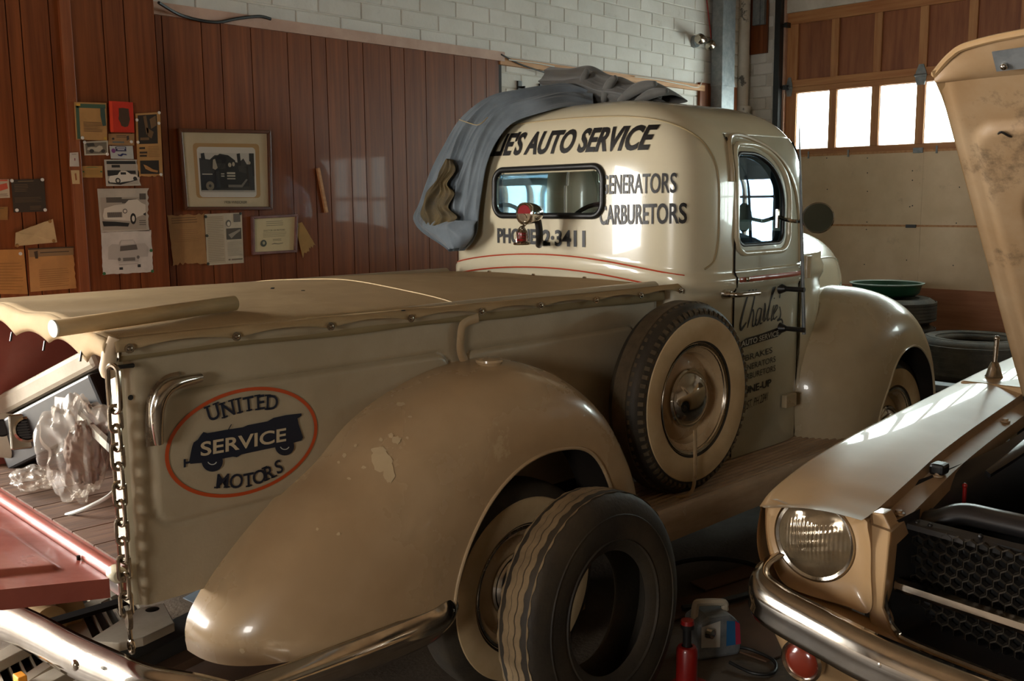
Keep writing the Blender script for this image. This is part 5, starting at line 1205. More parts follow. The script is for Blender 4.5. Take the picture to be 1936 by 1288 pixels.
# splash pan between bumper and body, lower valance and turn lamp
vp = [(2.15, 1.13, .605), (2.12, 1.08, .598), (2.12, .95, .592), (2.125, .86, .57), (2.115, .8, .548), (2.08, .6, .543), (2.05, .45, .542), (2.04, CYM, .541)]
va = spline(vp, 6)
def val(u, v):
    p = va[int(round(u*(len(va)-1)))]; P = [(0, 0), (-.07, -.02), (-.09, -.07), (.0, -.20), (.08, -.28)]
    a = v*(len(P)-1); i = min(len(P)-2, int(a)); t = a-i
    return (p.x+P[i][0]*(1-t)+P[i+1][0]*t, p.y, p.z+P[i][1]*(1-t)+P[i+1][1]*t)
vl = obj('valance', MB().grid(val, len(va), 17), 'mustang', must, ang=60)
obj('valance_half', MB().grid(lambda u, v: mir(val(u, v)), len(va), 17), 'mustang', vl, ang=60)
tl = rX(1516, 1250, 2.035)
obj('turn_lamp_ring', MB().lathe([(.05, .02), (.052, -.004), (.046, -.010), (.04, -.004)], tl, 'x', 32), 'oldchrome', vl)
obj('turn_lamp_lens', MB().lathe([(.043, .0), (.036, -.008), (.02, -.013), (0, -.014)], tl, 'x', 28), 'amber', vl)
# fender aerial
ab = Vector(rZ(1879, 712, .93)); at = Vector(rX(1885, 640, ab.x))
ae = obj('fender_aerial', MB().lathe([(.03, 0), (.026, .006), (.02, .03), (.012, .05), (.010, .052)], (ab.x, ab.y, ab.z), 'z', 20), 'oldchrome', must)
obj('aerial_mast', MB().tube([(ab.x, ab.y, ab.z+.05), (at.x, at.y-.0, at.z)], .008, 10).sphere(tuple(at), .010, 10, 6), 'oldchrome', ae)
# wheels, floor pan and side so the car stands on the floor
for nm, x in (('front_wheel', WCX), ('rear_wheel', 5.6)):
    for s_ in (1, -1):
        c = (x, CYM+s_*.74, WCZ); P = tyre_prof(.32, .18, .19)
        w_ = obj(nm, MB().lathe(P, c, 'y', 48), 'rubber', must, ang=60); obj('hubcap', MB().lathe([(.19, s_*.07), (.17, s_*.06), (.12, s_*.08), (.05, s_*.095), (0, s_*.10)], c, 'y', 40), 'chrome', w_)
body_side = lambda u, v: (4.1+2.4*u, 1.221-.05*v*v*0-.04*(1-v)**3, .30+.63*v)
obj('body_side', MB().grid(body_side, 8, 12), 'mustang', must, ang=60); obj('body_side', MB().grid(lambda u, v: mir(body_side(u, v)), 8, 12), 'mustang', must, ang=60)
gh_ = [(4.05, .93), (4.55, 1.36), (5.3, 1.38), (6.1, .96)]
obj('greenhouse', MB().grid(lambda u, v: (sinterp(u, [(0, 4.0), (.3, 4.55), (.7, 5.3), (1, 6.15)]), CYM+(.78-.14*math.sin(PI*u))*(1-2*v), sinterp(u, [(0, .93), (.3, 1.36), (.7, 1.38), (1, .96)])-.06*abs(1-2*v)**4*math.sin(PI*u)), 20, 20), 'mustang', must, ang=50)
obj('rear_deck', MB().box((6.05, -.54, .5), (6.5, 1.2, .95)), 'mustang', must, smooth=False, bevel=.05)
obj('floor_pan', MB().box((2.5, -.2, .24), (6.4, .88, .30)), 'dark', must, smooth=False)
# ================================================================ loose tyre leaning on the truck, stacked tyres
def loose_tyre(name, c, R, W, rim, label, group=None, yaw=0, lean=0, mt='rubber', flatz=False, ribs='zig'):
    t = thing(name, label, 'tyre', (c[0], c[1], c[2]-(W/2 if flatz else R)), group)
    P = tyre_prof(R, W, rim); inner = [(rim+.004, W*.30), (R-.03, W*.40), (R-.02, 0), (R-.03, -W*.40), (rim+.004, -W*.30)]
    obs = [obj('casing', MB().lathe(P+inner, (0, 0, 0), 'y', 72, closed=True), mt, t, ang=60, org=(0, 0, 0))]
    tr = MB(); h = W/2
    if ribs == 'zig':
        for k in range(5):
            y0 = -h*.52+k*h*.26
            def zz(j, y0=y0): return y0+.0025*(1 if (j//2) % 2 else -1)
            n = 144; V = []; Fc = []
            for j in range(n):
                a = 2*PI*j/n
                for dy, r in ((-.0105, R-.004), (-.0095, R+.0015-3*y0*y0), (.0095, R+.0015-3*y0*y0), (.0105, R-.004)): V.append((r*math.cos(a), zz(j)+dy, r*math.sin(a)))
            for j in range(n):
                j2 = (j+1) % n
                for i in range(3): Fc.append((j*4+i, j*4+i+1, j2*4+i+1, j2*4+i))
            tr.add(V, Fc)
    else:
        for k in range(6):
            y0 = -h*.62+k*h*.25; tr.lathe([(R-.004, y0-.009), (R+.004, y0-.008), (R+.004, y0+.008), (R-.004, y0+.009)], (0, 0, 0), 'y', 64)
    g_ = obj('tread', tr, mat('dusty_tread', (146, 124, 92), .85, col2=(104, 88, 64), scale=14, amt=.7) if mt == 'rubber' else mt, t, ang=30, org=(0, 0, 0)); g_['kind'] = 'stuff'; obs.append(g_)
    for s_ in (-1, 1):
        bd = MB()
        for rr, yy in ((rim+(R-rim)*.62, h*.975), (rim+(R-rim)*.20, h*.93)): bd.lathe([(rr-.004, s_*(yy-.003)), (rr, s_*(yy+.003)), (rr+.004, s_*(yy-.003))], (0, 0, 0), 'y', 60)
        obs.append(obj('sidewall_ring', bd, mt, t, org=(0, 0, 0)))
    M = Matrix.Rotation(PI/2, 4, 'X') if flatz else Matrix.Rotation(yaw, 4, 'Z') @ Matrix.Rotation(lean, 4, 'X')
    for o in obs:
        o.data.transform(M); o.location = (0, 0, W/2 if flatz else R*math.cos(lean)+(W/2)*abs(math.sin(lean)))
    return t
LT = rY(1130, 1180, 1.72)
loose_tyre('loose_tyre', (LT[0]+.0, 1.735, .355), .355, .17, .18, 'bald black tyre with zigzag tread leaning upright by the rear fender', yaw=math.radians(1), lean=math.radians(-4))
G = 'old tyres stacked at the door'
for k in range(4):
    loose_tyre('stacked_tyre', (7.36, 3.10, .10+.20*k), .34, .195, .19, ['bottom tyre of the taller stack, on the floor behind the front fender', 'second tyre from the floor in the taller stack behind the front fender', 'third tyre from the floor in the taller stack beside the front fender', 'top tyre of the taller stack, under the green basin'][k], G, flatz=True, mt='rubber_dusty', ribs='line')
for k in range(2):
    loose_tyre('stacked_tyre', (7.10, 2.37, .148+.295*k), .37, .29, .22, ['bottom wide tyre of the lower stack by the door', 'top wide tyre of the lower stack by the door'][k], G, flatz=True, mt='rubber_dusty', ribs='line')
# green basin on the taller stack
gb = thing('green_basin', 'shallow green basin lying on the taller tyre stack', 'basin', (7.36, 3.12, .80))
obj('bowl', MB().lathe([(0, .006), (.20, .006), (.235, .03), (.255, .10), (.25, .10), (.23, .035), (.195, .012), (0, .012)], (7.36, 3.12, .80), 'z', 48), 'green', gb)
obj('rim', MB().lathe([(.25, .10), (.262, .108), (.272, .106), (.268, .098), (.254, .096)], (7.36, 3.12, .80), 'z', 48), 'rimlip', gb)
# low steel trestle in front of the stacks
tp0 = rZ(1745, 722, .42); 
single('steel_channel', MB().box((6.15, 2.55, .30), (6.2, 2.62, .36)).box((6.1, 1.7, .36), (6.22, 2.75, .40)).box((6.1, 1.75, 0), (6.2, 1.82, .36)).box((6.1, 2.62, 0), (6.2, 2.69, .36)), 'galv', 'grey steel bench rail standing before the wide tyres', 'rail', smooth=False, bevel=.006)

# ================================================================ battery charger, jack and red parts by the loose tyre
b0 = Vector(rZ(1345, 1232, .0)); BW = .11
bc = thing('battery_charger', 'grey battery charger with a blue and red label beside the loose tyre', 'battery charger', (b0.x, b0.y, 0))
yaw_ = math.radians(-28); Rz = Matrix.Rotation(yaw_, 3, 'Z')
def bcx(x, y, z): v = Rz @ Vector((x*.8, y, 0)); return (b0.x+v.x, b0.y+v.y, z*.82)
cs = MB(); prof_ = [(-.10, 0), (.10, 0), (.105, .03), (.105, .10), (.09, .15), (.05, .185), (-.05, .185), (-.10, .16)]
cs.prism(prof_, lambda u, v, d: bcx(u, d, v), -BW/2, BW/2); obj('charger_case', cs, 'galv', bc, smooth=False, bevel=.012)
obj('charger_label', MB().add([bcx(.03+.0*k, -BW/2-.002, z) for k, z in ((0, .05), (0, .16))]+[bcx(.088, -BW/2-.002, .15), bcx(.10, -BW/2-.002, .05)], [(0, 3, 2, 1)]), flat('label_blue', (40, 96, 140), .4), bc, smooth=False)
obj('charger_label', MB().add([bcx(.075, -BW/2-.003, .05), bcx(.10, -BW/2-.003, .05), bcx(.092, -BW/2-.003, .14), bcx(.07, -BW/2-.003, .155)], [(0, 1, 2, 3)]), flat('label_red', (168, 48, 72), .4), bc, smooth=False)
obj('charger_face', MB().add([bcx(-.09, -BW/2-.002, .06), bcx(.0, -BW/2-.002, .05), bcx(.0, -BW/2-.002, .165), bcx(-.09, -BW/2-.002, .15)], [(0, 1, 2, 3)]), flat('label_white', (190, 186, 176), .5), bc, smooth=False)
obj('charger_handle', MB().tube(spline([bcx(-.085, 0, .16), bcx(-.08, 0, .215), bcx(-.06, 0, .225), bcx(.05, 0, .21), bcx(.06, 0, .19), bcx(.062, 0, .175)], 6), .013, 8), 'creamjunk', bc)
obj('charger_knob', MB().lathe([(0, -.02), (.016, -.018), (.02, 0)], bcx(-.055, -BW/2, .12), 'y', 16), 'chrome', bc)
obj('charger_cord', MB().tube(spline([bcx(.09, -.04, .03), bcx(.15, -.07, .02), bcx(.19, -.15, .012), bcx(.13, -.22, .012), bcx(.05, -.2, .012), bcx(.0, -.12, .02)], 8), .006, 8), 'hose', bc)
jk = rZ(1306, 1300, .0); jx, jy = jk[0]-.01, jk[1]+.01
j = thing('bottle_jack', 'red bottle jack standing against the loose tyre', 'jack', (jx, jy, 0))
obj('jack_body', MB().box((jx-.05, jy-.04, 0), (jx+.05, jy+.04, .02)).lathe([(.034, .02), (.034, .13), (.028, .14), (.018, .142)], (jx, jy, 0), 'z', 24), 'red', j, ang=40)
obj('jack_ram', MB().lathe([(.014, .13), (.014, .20), (.022, .202), (.022, .214), (0, .216)], (jx, jy, 0), 'z', 20), 'blackmetal', j)
obj('jack_cap', MB().lathe([(.0, .23), (.02, .228), (.022, .215)], (jx, jy, 0), 'z', 20), 'red', j)
r0 = rZ(925, 1290, .04)
single('red_wheel_chock', MB().prism([(-.06, 0), (.07, 0), (.03, .09), (-.03, .10)], lambda u, v, d: (r0[0]+u, r0[1]+d, v), -.045, .045), 'red', 'small red plastic block on the floor before the rear whitewall', 'chock', smooth=False, bevel=.008)
bx = rZ(1050, 1250, 0)
single('cardboard_carton', MB().box((2.42, 2.28, 0), (2.75, 2.66, .24)), 'card', 'brown carton standing under the truck seen through the loose tyre', 'carton', smooth=False, bevel=.004)

# ================================================================ cardboard tube on the cover
def on_cover(px, py, dz=0.0):
    z = 1.26
    for _ in range(12):
        p = tZ(px, py, z+dz); u = (p[0]-.915)/2.155; v = min(1, max(0, (p[1]-2.345)/1.305)); z = cov(min(1, max(0, u)), v)[2]
    return Vector((p[0], p[1], z))
TRr = .0195
a = on_cover(104, 640); b = on_cover(444, 590); a.z += TRr+.004; b.z += TRr+.004
ct = thing('cardboard_tube', 'long cardboard mailing tube lying on the canvas cover', 'tube', T2R(((a.x+b.x)/2, (a.y+b.y)/2, (a.z+b.z)/2-TRr)))
ar, br = Vector(T2R(a)), Vector(T2R(b))
obj('tube_body', MB().tube([ar, br], TRr, 28, cap=False), 'card', ct, ang=60, solid=.003)
d_ = (br-ar).normalized()
obj('end_cap', MB().tube([ar-d_*.004, ar+d_*.002], TRr+.0015, 28), flat('tube_end_white', (214, 206, 190)), ct)
obj('tape_band', MB().tube([ar+d_*.085, ar+d_*.09], TRr+.001, 28, cap=False), 'brownjunk', ct)
obj('end_cap', MB().tube([br-d_*.002, br+d_*.003], TRr-.002, 28), 'card', ct)

# ================================================================ cloth on the cab roof
def cloth_loft(name, st, bulge, folds, mt, seed, root, n=56, amp=.02, nm='cloth', back=.02):
    random.seed(seed); L_ = [Vector(s_[0]) for s_ in st]; R_ = [Vector(s_[1]) for s_ in st]; B = [Vector(s_[2]) for s_ in st]
    Ls, Rs, Bs = spline(L_, 8), spline(R_, 8), spline(B, 8); m_ = len(Ls); ph = [random.uniform(0, 6) for _ in range(6)]
    def fn(u, v):
        i = int(round(v*(m_-1))); a_, b_, o_ = Ls[i], Rs[i], Bs[i]; s_ = i/(m_-1)
        if u <= .72:
            t = u/.72; e = math.sin(PI*t)**.55
            f = sum((1-2*abs(math.sin(PI*k*(t+.16*math.sin(2.6*s_+ph[k % 6])+.05*math.sin(7*s_+ph[(k+1) % 6]))+ph[k % 6]))**.8)*w*(.6+.4*math.sin(4*s_+ph[(k+2) % 6])) for k, w in folds)
            tt = t+.012*math.sin(9*s_+ph[1])*e
            return tuple(a_.lerp(b_, tt)+o_*(bulge*e+amp*f*e*(.5+.5*math.sin(PI*min(1, s_*1.25+.1)))))
        t = (u-.72)/.28; return tuple(b_.lerp(a_, t)-o_*back*math.sin(PI*t))
    return MB().grid(fn, n, m_, cu=True)
def onb(px, py, x): return T2R(tX(px, py, x))
out = Vector(T2R((-1, 0, 0))); outz = Vector((0, 0, 1)); mixo = (out*.6+outz*.8).normalized()
dn = thing('denim_overalls', 'faded blue denim trousers draped over the rear corner of the cab roof', 'trousers', onb(865, 477, 3.05))
st = [(onb(1118, 192, 3.55), onb(1122, 205, 3.42), outz), (onb(1060, 172, 3.50), onb(1075, 202, 3.32), outz), (onb(985, 178, 3.36), onb(1030, 212, 3.22), mixo), (onb(925, 192, 3.24), onb(972, 232, 3.145), mixo), (onb(876, 222, 3.16), onb(940, 268, 3.10), (out*.9+outz*.3).normalized()),
      (onb(840, 278, 3.12), onb(922, 310, 3.08), out), (onb(812, 335, 3.09), onb(914, 352, 3.075), out), (onb(793, 385, 3.08), onb(908, 395, 3.07), out), (onb(783, 412, 3.08), onb(906, 420, 3.07), out), (onb(800, 438, 3.08), onb(903, 440, 3.07), out), (onb(835, 461, 3.08), onb(893, 460, 3.07), out), (onb(858, 475, 3.08), onb(878, 474, 3.07), out)]
obj('trouser_cloth', cloth_loft('c', st, .055, [(3, .6), (5, .7), (8, .6), (11, .35)], 'denim', 3, dn, n=180, amp=.036), 'denim', dn, ang=80, sub=1)
st2 = [(onb(846, 300, 3.02), onb(856, 304, 3.02), out), (onb(832, 322, 3.015), onb(862, 322, 3.015), out), (onb(826, 340, 3.01), onb(846, 348, 3.01), out), (onb(806, 362, 3.005), onb(860, 366, 3.005), out), (onb(800, 384, 3.0), onb(848, 392, 3.0), out), (onb(794, 406, 3.0), onb(866, 412, 3.0), out), (onb(806, 424, 3.0), onb(838, 428, 3.0), out)]
obj('torn_lining', cloth_loft('c', st2, .02, [(2, .8), (3, .8), (5, .6)], 'lining', 5, dn, n=60, amp=.022), 'lining', dn, ang=80, sub=1)
st3 = [(onb(795, 412, 3.05), onb(905, 418, 3.05), out), (onb(797, 428, 3.02), onb(900, 426, 3.03), out), (onb(826, 452, 3.02), onb(897, 446, 3.03), out), (onb(855, 472, 3.03), onb(880, 468, 3.04), out)]
obj('trouser_cuff', cloth_loft('c', st3, .050, [(2, .7), (4, .5)], 'denim', 9, dn, n=60, amp=.015), 'denim', dn, ang=80, sub=1)
# stitched seams
sm = MB(); sm.tube(spline([onb(868, 226, 3.06), onb(885, 232, 3.05), onb(905, 236, 3.05), onb(922, 222, 3.09)], 5), .0022, 5); obj('stitching', sm, flat('stitch', (170, 150, 110)), dn)
# second bundle standing on the roof
cb = thing('work_jacket_bundle', 'rolled grey work cloth heaped on top of the cab roof', 'cloth', onb(1180, 194, 3.6))
frontz = (out*.85+outz*.5).normalized()
def onr(px, py, x): return T2R(tX(px, py, x))
st = [(onr(1044, 126, 3.62), onr(1052, 196, 3.56), out), (onr(1082, 129, 3.60), onr(1098, 200, 3.54), out), (onr(1118, 124, 3.60), onr(1130, 200, 3.54), out), (onr(1150, 140, 3.60), onr(1160, 200, 3.54), out), (onr(1178, 146, 3.6), onr(1185, 200, 3.55), out), (onr(1205, 158, 3.61), onr(1212, 200, 3.56), out), (onr(1232, 153, 3.62), onr(1238, 199, 3.57), out), (onr(1258, 164, 3.63), onr(1262, 198, 3.58), out), (onr(1274, 180, 3.64), onr(1276, 197, 3.6), out)]
obj('bundle_cloth', cloth_loft('c', st, .10, [(2, .5), (3, .5), (5, .3)], 'coat', 12, cb, n=110, amp=.04, back=.10), 'coat', cb, ang=80, sub=1)
for k, (pts, r) in enumerate([([(1110, 130), (1102, 160), (1098, 196)], .018), ([(1165, 145), (1150, 165), (1140, 196)], .02), ([(1240, 158), (1205, 168), (1170, 192)], .022), ([(1262, 172), (1230, 178), (1200, 194)], .018)]):
    P = spline([onr(x, y, 3.50-.01*k) for x, y in pts], 8); obj('cloth_fold', MB().tube(P, [r*(.5+.7*math.sin(PI*i/(len(P)-1))) for i in range(len(P))], 12), 'coat', cb, ang=80)

# ================================================================ things lying in the bed
def inb(px, py, x): return Vector(T2R(tX(px, py, x)))
ac = thing('dash_heater', 'old dashboard heater unit with cream cover and round louvre leaning in the truck bed', 'heater', T2R((1.2, 2.95, .66)))
# cream cover bar
p0, p1 = inb(30, 765, 1.10), inb(215, 668, 1.30)
dirv = (p1-p0).normalized(); upv = Vector((0, 0, 1)); sv = dirv.cross(upv).normalized(); uv_ = sv.cross(dirv).normalized()
def bx3(o, l0, l1, w0, w1, h0, h1): return [tuple(o+dirv*l+sv*w+uv_*h) for l, w, h in ((l0, w0, h0), (l1, w0, h0), (l1, w1, h0), (l0, w1, h0), (l0, w0, h1), (l1, w0, h1), (l1, w1, h1), (l0, w1, h1))]
LL = (p1-p0).length
obj('heater_cover', MB().hexa(bx3(p0, -.01, LL, -.02, .10, -.035, .04)), 'creamjunk', ac, smooth=False, bevel=.018)
obj('heater_trim', MB().hexa(bx3(p0, .0, LL, -.035, -.02, -.065, -.03)), 'blackmetal', ac, smooth=False, bevel=.004)
obj('chrome_strip', MB().hexa(bx3(p0, .02, LL, -.045, -.03, -.085, -.055)), 'chrome', ac, smooth=False, bevel=.006)
obj('heater_body', MB().hexa(bx3(p0, .0, LL, -.03, .14, -.22, -.05)), 'blackmetal', ac, smooth=False, bevel=.01)
vc = inb(52, 812, 1.06)
vn = (Vector((0, 0, EYE))-vc).normalized()
vq = vn.to_track_quat('Z', 'Y').to_matrix()
def disc(c, q, pr, seg=28): 
    mb = MB().lathe(pr, (0, 0, 0), 'z', seg); mb.v = [tuple(c+q @ Vector(p)) for p in mb.v]; return mb
obj('louvre_ring', disc(vc, vq, [(.042, 0), (.044, .008), (.036, .012), (.032, .004)]), 'chrome', ac)
obj('louvre_back', disc(vc, vq, [(0, .001), (.036, .001)]), 'black', ac)
for k in range(-3, 4):
    w = math.sqrt(max(0, .032**2-(k*.009)**2)); mb = MB().box((-w, k*.009-.0018, .002), (w, k*.009+.0018, .007)); mb.v = [tuple(vc+vq @ Vector(p)) for p in mb.v]; obj('slat', mb, 'greyjunk', ac, smooth=False)
mb = MB().box((-.055, -.065, -.03), (.055, .055, -.002)); mb.v = [tuple(vc+vq @ Vector(p)) for p in mb.v]; obj('louvre_plate', mb, 'chrome', ac, smooth=False, bevel=.006)
sp_ = inb(12, 810, 1.02); vq2 = (Vector((0, 0, EYE))-sp_).normalized().to_track_quat('Z', 'Y').to_matrix() @ Matrix.Rotation(math.radians(-12), 3, 'Z')
spk = thing('speaker_panel', 'pale metal plate with a round hole standing at the left edge of the bed', 'metal plate', T2R((1.02, 3.06, .66)))
mb = MB().box((-.03, -.10, -.02), (.03, .05, 0)); mb.v = [tuple(sp_+vq2 @ Vector(p)) for p in mb.v]; obj('plate', mb, 'creamjunk', spk, smooth=False, bevel=.004)
obj('plate_hole', disc(sp_+vq2 @ Vector((-.012, 0, .001)), vq2, [(0, 0), (.024, 0), (.027, .003), (.03, 0)]), 'blackmetal', spk)
# crumpled clear plastic bags
def crumple(c, r, sc, seed, nu=80, nv=50, amp=.22):
    rs_ = np.random.RandomState(seed); K = rs_.normal(size=(26, 3))*np.concatenate([np.full(14, 2.4), np.full(12, 5.0)])[:, None]; ph = rs_.uniform(0, 6, 26)
    def fn(u, v):
        d = Vector((math.sin(PI*v)*math.cos(2*PI*u), math.sin(PI*v)*math.sin(2*PI*u), math.cos(PI*v)))
        n_ = sum(abs(math.sin(K[i] @ np.array(d)+ph[i])) for i in range(26))/26-.63
        k = r*(1+amp*4*n_); return (c[0]+d.x*k*sc[0], c[1]+d.y*k*sc[1], c[2]+d.z*k*sc[2])
    return MB().grid(fn, nu, nv, cu=True)
pb0 = inb(148, 885, 1.05); base = T2R((1.05, 2.62, .66))
pg = thing('plastic_bag', 'crumpled clear plastic bag wrapped around a part by the tailgate chain', 'bag', (pb0.x, pb0.y, .665))
obj('bag_film', crumple((pb0.x, pb0.y, .83), .125, (.75, .75, 1.25), 4, amp=.42), 'plastic', pg, ang=28)
obj('bag_content', crumple((pb0.x+.03, pb0.y+.01, .80), .07, (.8, .8, 1.4), 8, amp=.3), 'brownjunk', pg, ang=60)
pb1 = inb(62, 905, .98)
pg2 = thing('plastic_wrap', 'scrap of crumpled clear plastic lying on the bed floor near the tailgate', 'plastic', (pb1.x, pb1.y, .665))
obj('wrap_film', crumple((pb1.x, pb1.y, .705), .06, (1.0, 1.3, .6), 11, amp=.35), 'plastic', pg2, ang=20)
# louvred radiator shutters
def shutter(name, pl, label, seed):
    o_, ex, ey = (Vector(p) for p in pl); ex = ex-o_; ey = ey-o_; nn = ex.cross(ey).normalized()*.012
    t = thing(name, label, 'louvre panel', (o_.x, o_.y, .66))
    P = lambda u, v, d=0: tuple(o_+ex*u+ey*v+nn*d)
    for a_, b_ in (((0, 0), (1, .10)), ((0, .9), (1, 1)), ((0, 0), (.08, 1)), ((.92, 0), (1, 1))):
        obj('frame_rail', MB().hexa([P(a_[0], a_[1], -1), P(b_[0], a_[1], -1), P(b_[0], b_[1], -1), P(a_[0], b_[1], -1), P(a_[0], a_[1], 1), P(b_[0], a_[1], 1), P(b_[0], b_[1], 1), P(a_[0], b_[1], 1)]), 'greyjunk' if a_ != (0, 0) or b_[0] != 1 else 'gold', t, smooth=False)
    for k in range(6):
        v0 = .14+k*.13; obj('slat', MB().hexa([P(.08, v0, -.6), P(.92, v0, -.6), P(.92, v0+.07, .4), P(.08, v0+.07, .4), P(.08, v0+.01, -.4), P(.92, v0+.01, -.4), P(.92, v0+.08, .6), P(.08, v0+.08, .6)]), 'brownjunk', t, smooth=False)
    return t
shutter('louvre_panel', (inb(206, 848, 1.08), inb(146, 790, 1.10), inb(222, 760, 1.28)), 'lower dark louvred panel with a pale edge leaning above the plastic bag', 1)
shutter('louvre_panel', (inb(165, 778, 1.16), inb(126, 735, 1.18), inb(206, 690, 1.36)), 'upper dark louvred panel behind the plastic bag', 2)
single('bent_rod', MB().tube(spline([inb(125, 974, .97), inb(160, 962, 1.0), inb(200, 942, 1.05), inb(214, 930, 1.08)], 6), .006, 8), 'gold', 'pale bent metal rod lying on the bed floor below the bag', 'rod')

# ================================================================ junk on the floor under the tailgate
def slot_panel(label, pl, n, mt='creamjunk', gapc=.2, th=.03):
    o_, ex, ey = (Vector(p) for p in pl); ex = ex-o_; ey = ey-o_; nn = ex.cross(ey).normalized()
    if nn.z < 0: nn = -nn
    t = thing('slotted_grille', label, 'grille', (o_.x, o_.y, min(o_.z, (o_+ex).z, (o_+ey).z)-th), 'slotted cream grilles under the tailgate')
    P = lambda u, v, d=0: tuple(o_+ex*u+ey*v+nn*d)
    def slab(u0, u1, v0, v1, nm, m2=mt, d0=-th, d1=0): obj(nm, MB().hexa([P(u0, v0, d0), P(u1, v0, d0), P(u1, v1, d0), P(u0, v1, d0), P(u0, v0, d1), P(u1, v0, d1), P(u1, v1, d1), P(u0, v1, d1)]), m2, t, smooth=False)
    slab(-.4, 1.3, -.35, 0, 'rail'); slab(-.4, 1.3, 1, 1.25, 'rail'); slab(-.4, 0, 0, 1, 'end_plate'); slab(0, 1.3, 0, 1, 'backing', 'black', -th, -th*.8)
    for k in range(n+1): slab(k/n*1.25, k/n*1.25+.035, 0, 1, 'divider')
    return t
fz = lambda px, py, z: Vector(rZ(px, py, z))
slot_panel('cream slotted grille lying under the truck bed corner', (fz(172, 1208, .22), fz(250, 1165, .22), fz(150, 1160, .22)), 5)
slot_panel('cream slotted grille poking out below the chrome bumper', (fz(8, 1300, .24), fz(85, 1250, .24), fz(-8, 1262, .24)), 5)
slot_panel('cream slotted grille deepest under the tailgate beside the rolled tubes', (fz(148, 1148, .16), fz(200, 1122, .16), fz(138, 1128, .16)), 3)
for (a_, b_), l in (((( -10, 1120), (95, 1180)), 'tan rolled tube under the tailgate nearer the bumper'), (((50, 1095), (128, 1160)), 'tan rolled tube under the tailgate nearer the grilles')):
    A, B_ = fz(*a_, .26), fz(*b_, .26); single('rolled_tube', MB().tube([A, B_], .055, 20), 'card', l, 'tube', 'rolled tubes under the tailgate', ang=50)
def plank_px(name, pts, z, th, mt, label, cat):
    P = [rZ(x, y, z) for x, y in pts]; n = len(P)
    return single(name, MB().add([(p[0], p[1], z-th) for p in P]+[(p[0], p[1], z) for p in P], [tuple(range(n, 2*n)), tuple(range(n-1, -1, -1))]+[(i, (i+1) % n, (i+1) % n+n, i+n) for i in range(n)]), mt, label, cat, smooth=False, bevel=.003)
plank_px('cream_bracket_panel', [(165, 1212), (262, 1150), (310, 1140), (330, 1178), (270, 1206), (225, 1216)], .25, .028, 'creamjunk', 'cream metal bracket panel with a hole below the bed corner', 'panel')
hq = fz(288, 1152, .251); single('bracket_hole', MB().lathe([(0, .0), (.02, .0), (.022, -.001)], tuple(hq), 'z', 16), 'black', 'black disc painted for the dark hole in the cream bracket panel', 'hole')  # flat black disc stands for the dark inside of the hole
plank_px('grey_rail', [(200, 1232), (400, 1135), (470, 1110), (480, 1128), (420, 1168), (245, 1252)], .17, .05, 'greyjunk', 'long dark grey metal rail on the floor under the bed', 'rail')
plank_px('brown_plank', [(240, 1260), (430, 1175), (520, 1130), (540, 1160), (300, 1275)], .12, .03, 'brownjunk', 'brown plank on the floor below the grey rail', 'plank')
plank_px('dark_plank', [(300, 1285), (440, 1200), (560, 1160), (560, 1260), (420, 1300)], .06, .03, 'brownjunk', 'dark brown board lying beneath the rear fender tip', 'board')
plank_px('blue_card', [(345, 1130), (395, 1105), (420, 1125), (398, 1150), (385, 1152), (372, 1142)], .206, .004, 'bluejunk', 'pale blue card standing out among the dark junk under the bed', 'card')
plank_px('grey_tray', [(380, 1130), (440, 1100), (470, 1130), (410, 1160)], .20, .026, 'greyjunk', 'grey metal tray behind the blue card under the bed', 'tray')
plank_px('cream_strip', [(-20, 1240), (90, 1180), (110, 1195), (-20, 1262)], .27, .03, 'creamjunk', 'cream metal strip under the bumper at the left edge', 'strip')
plank_px('lower_cream_strip', [(30, 1300), (160, 1232), (175, 1248), (60, 1310)], .285, .03, 'creamjunk', 'cream metal strip crossing below the bumper bolt', 'strip')
o0 = fz(38, 1282, .30); single('orange_tab', MB().box((o0.x-.012, o0.y-.02, .27), (o0.x+.012, o0.y+.02, .31)), flat('orange_plastic', (232, 150, 30)), 'small orange plastic tab at the bottom left corner', 'tab', smooth=False, bevel=.003)
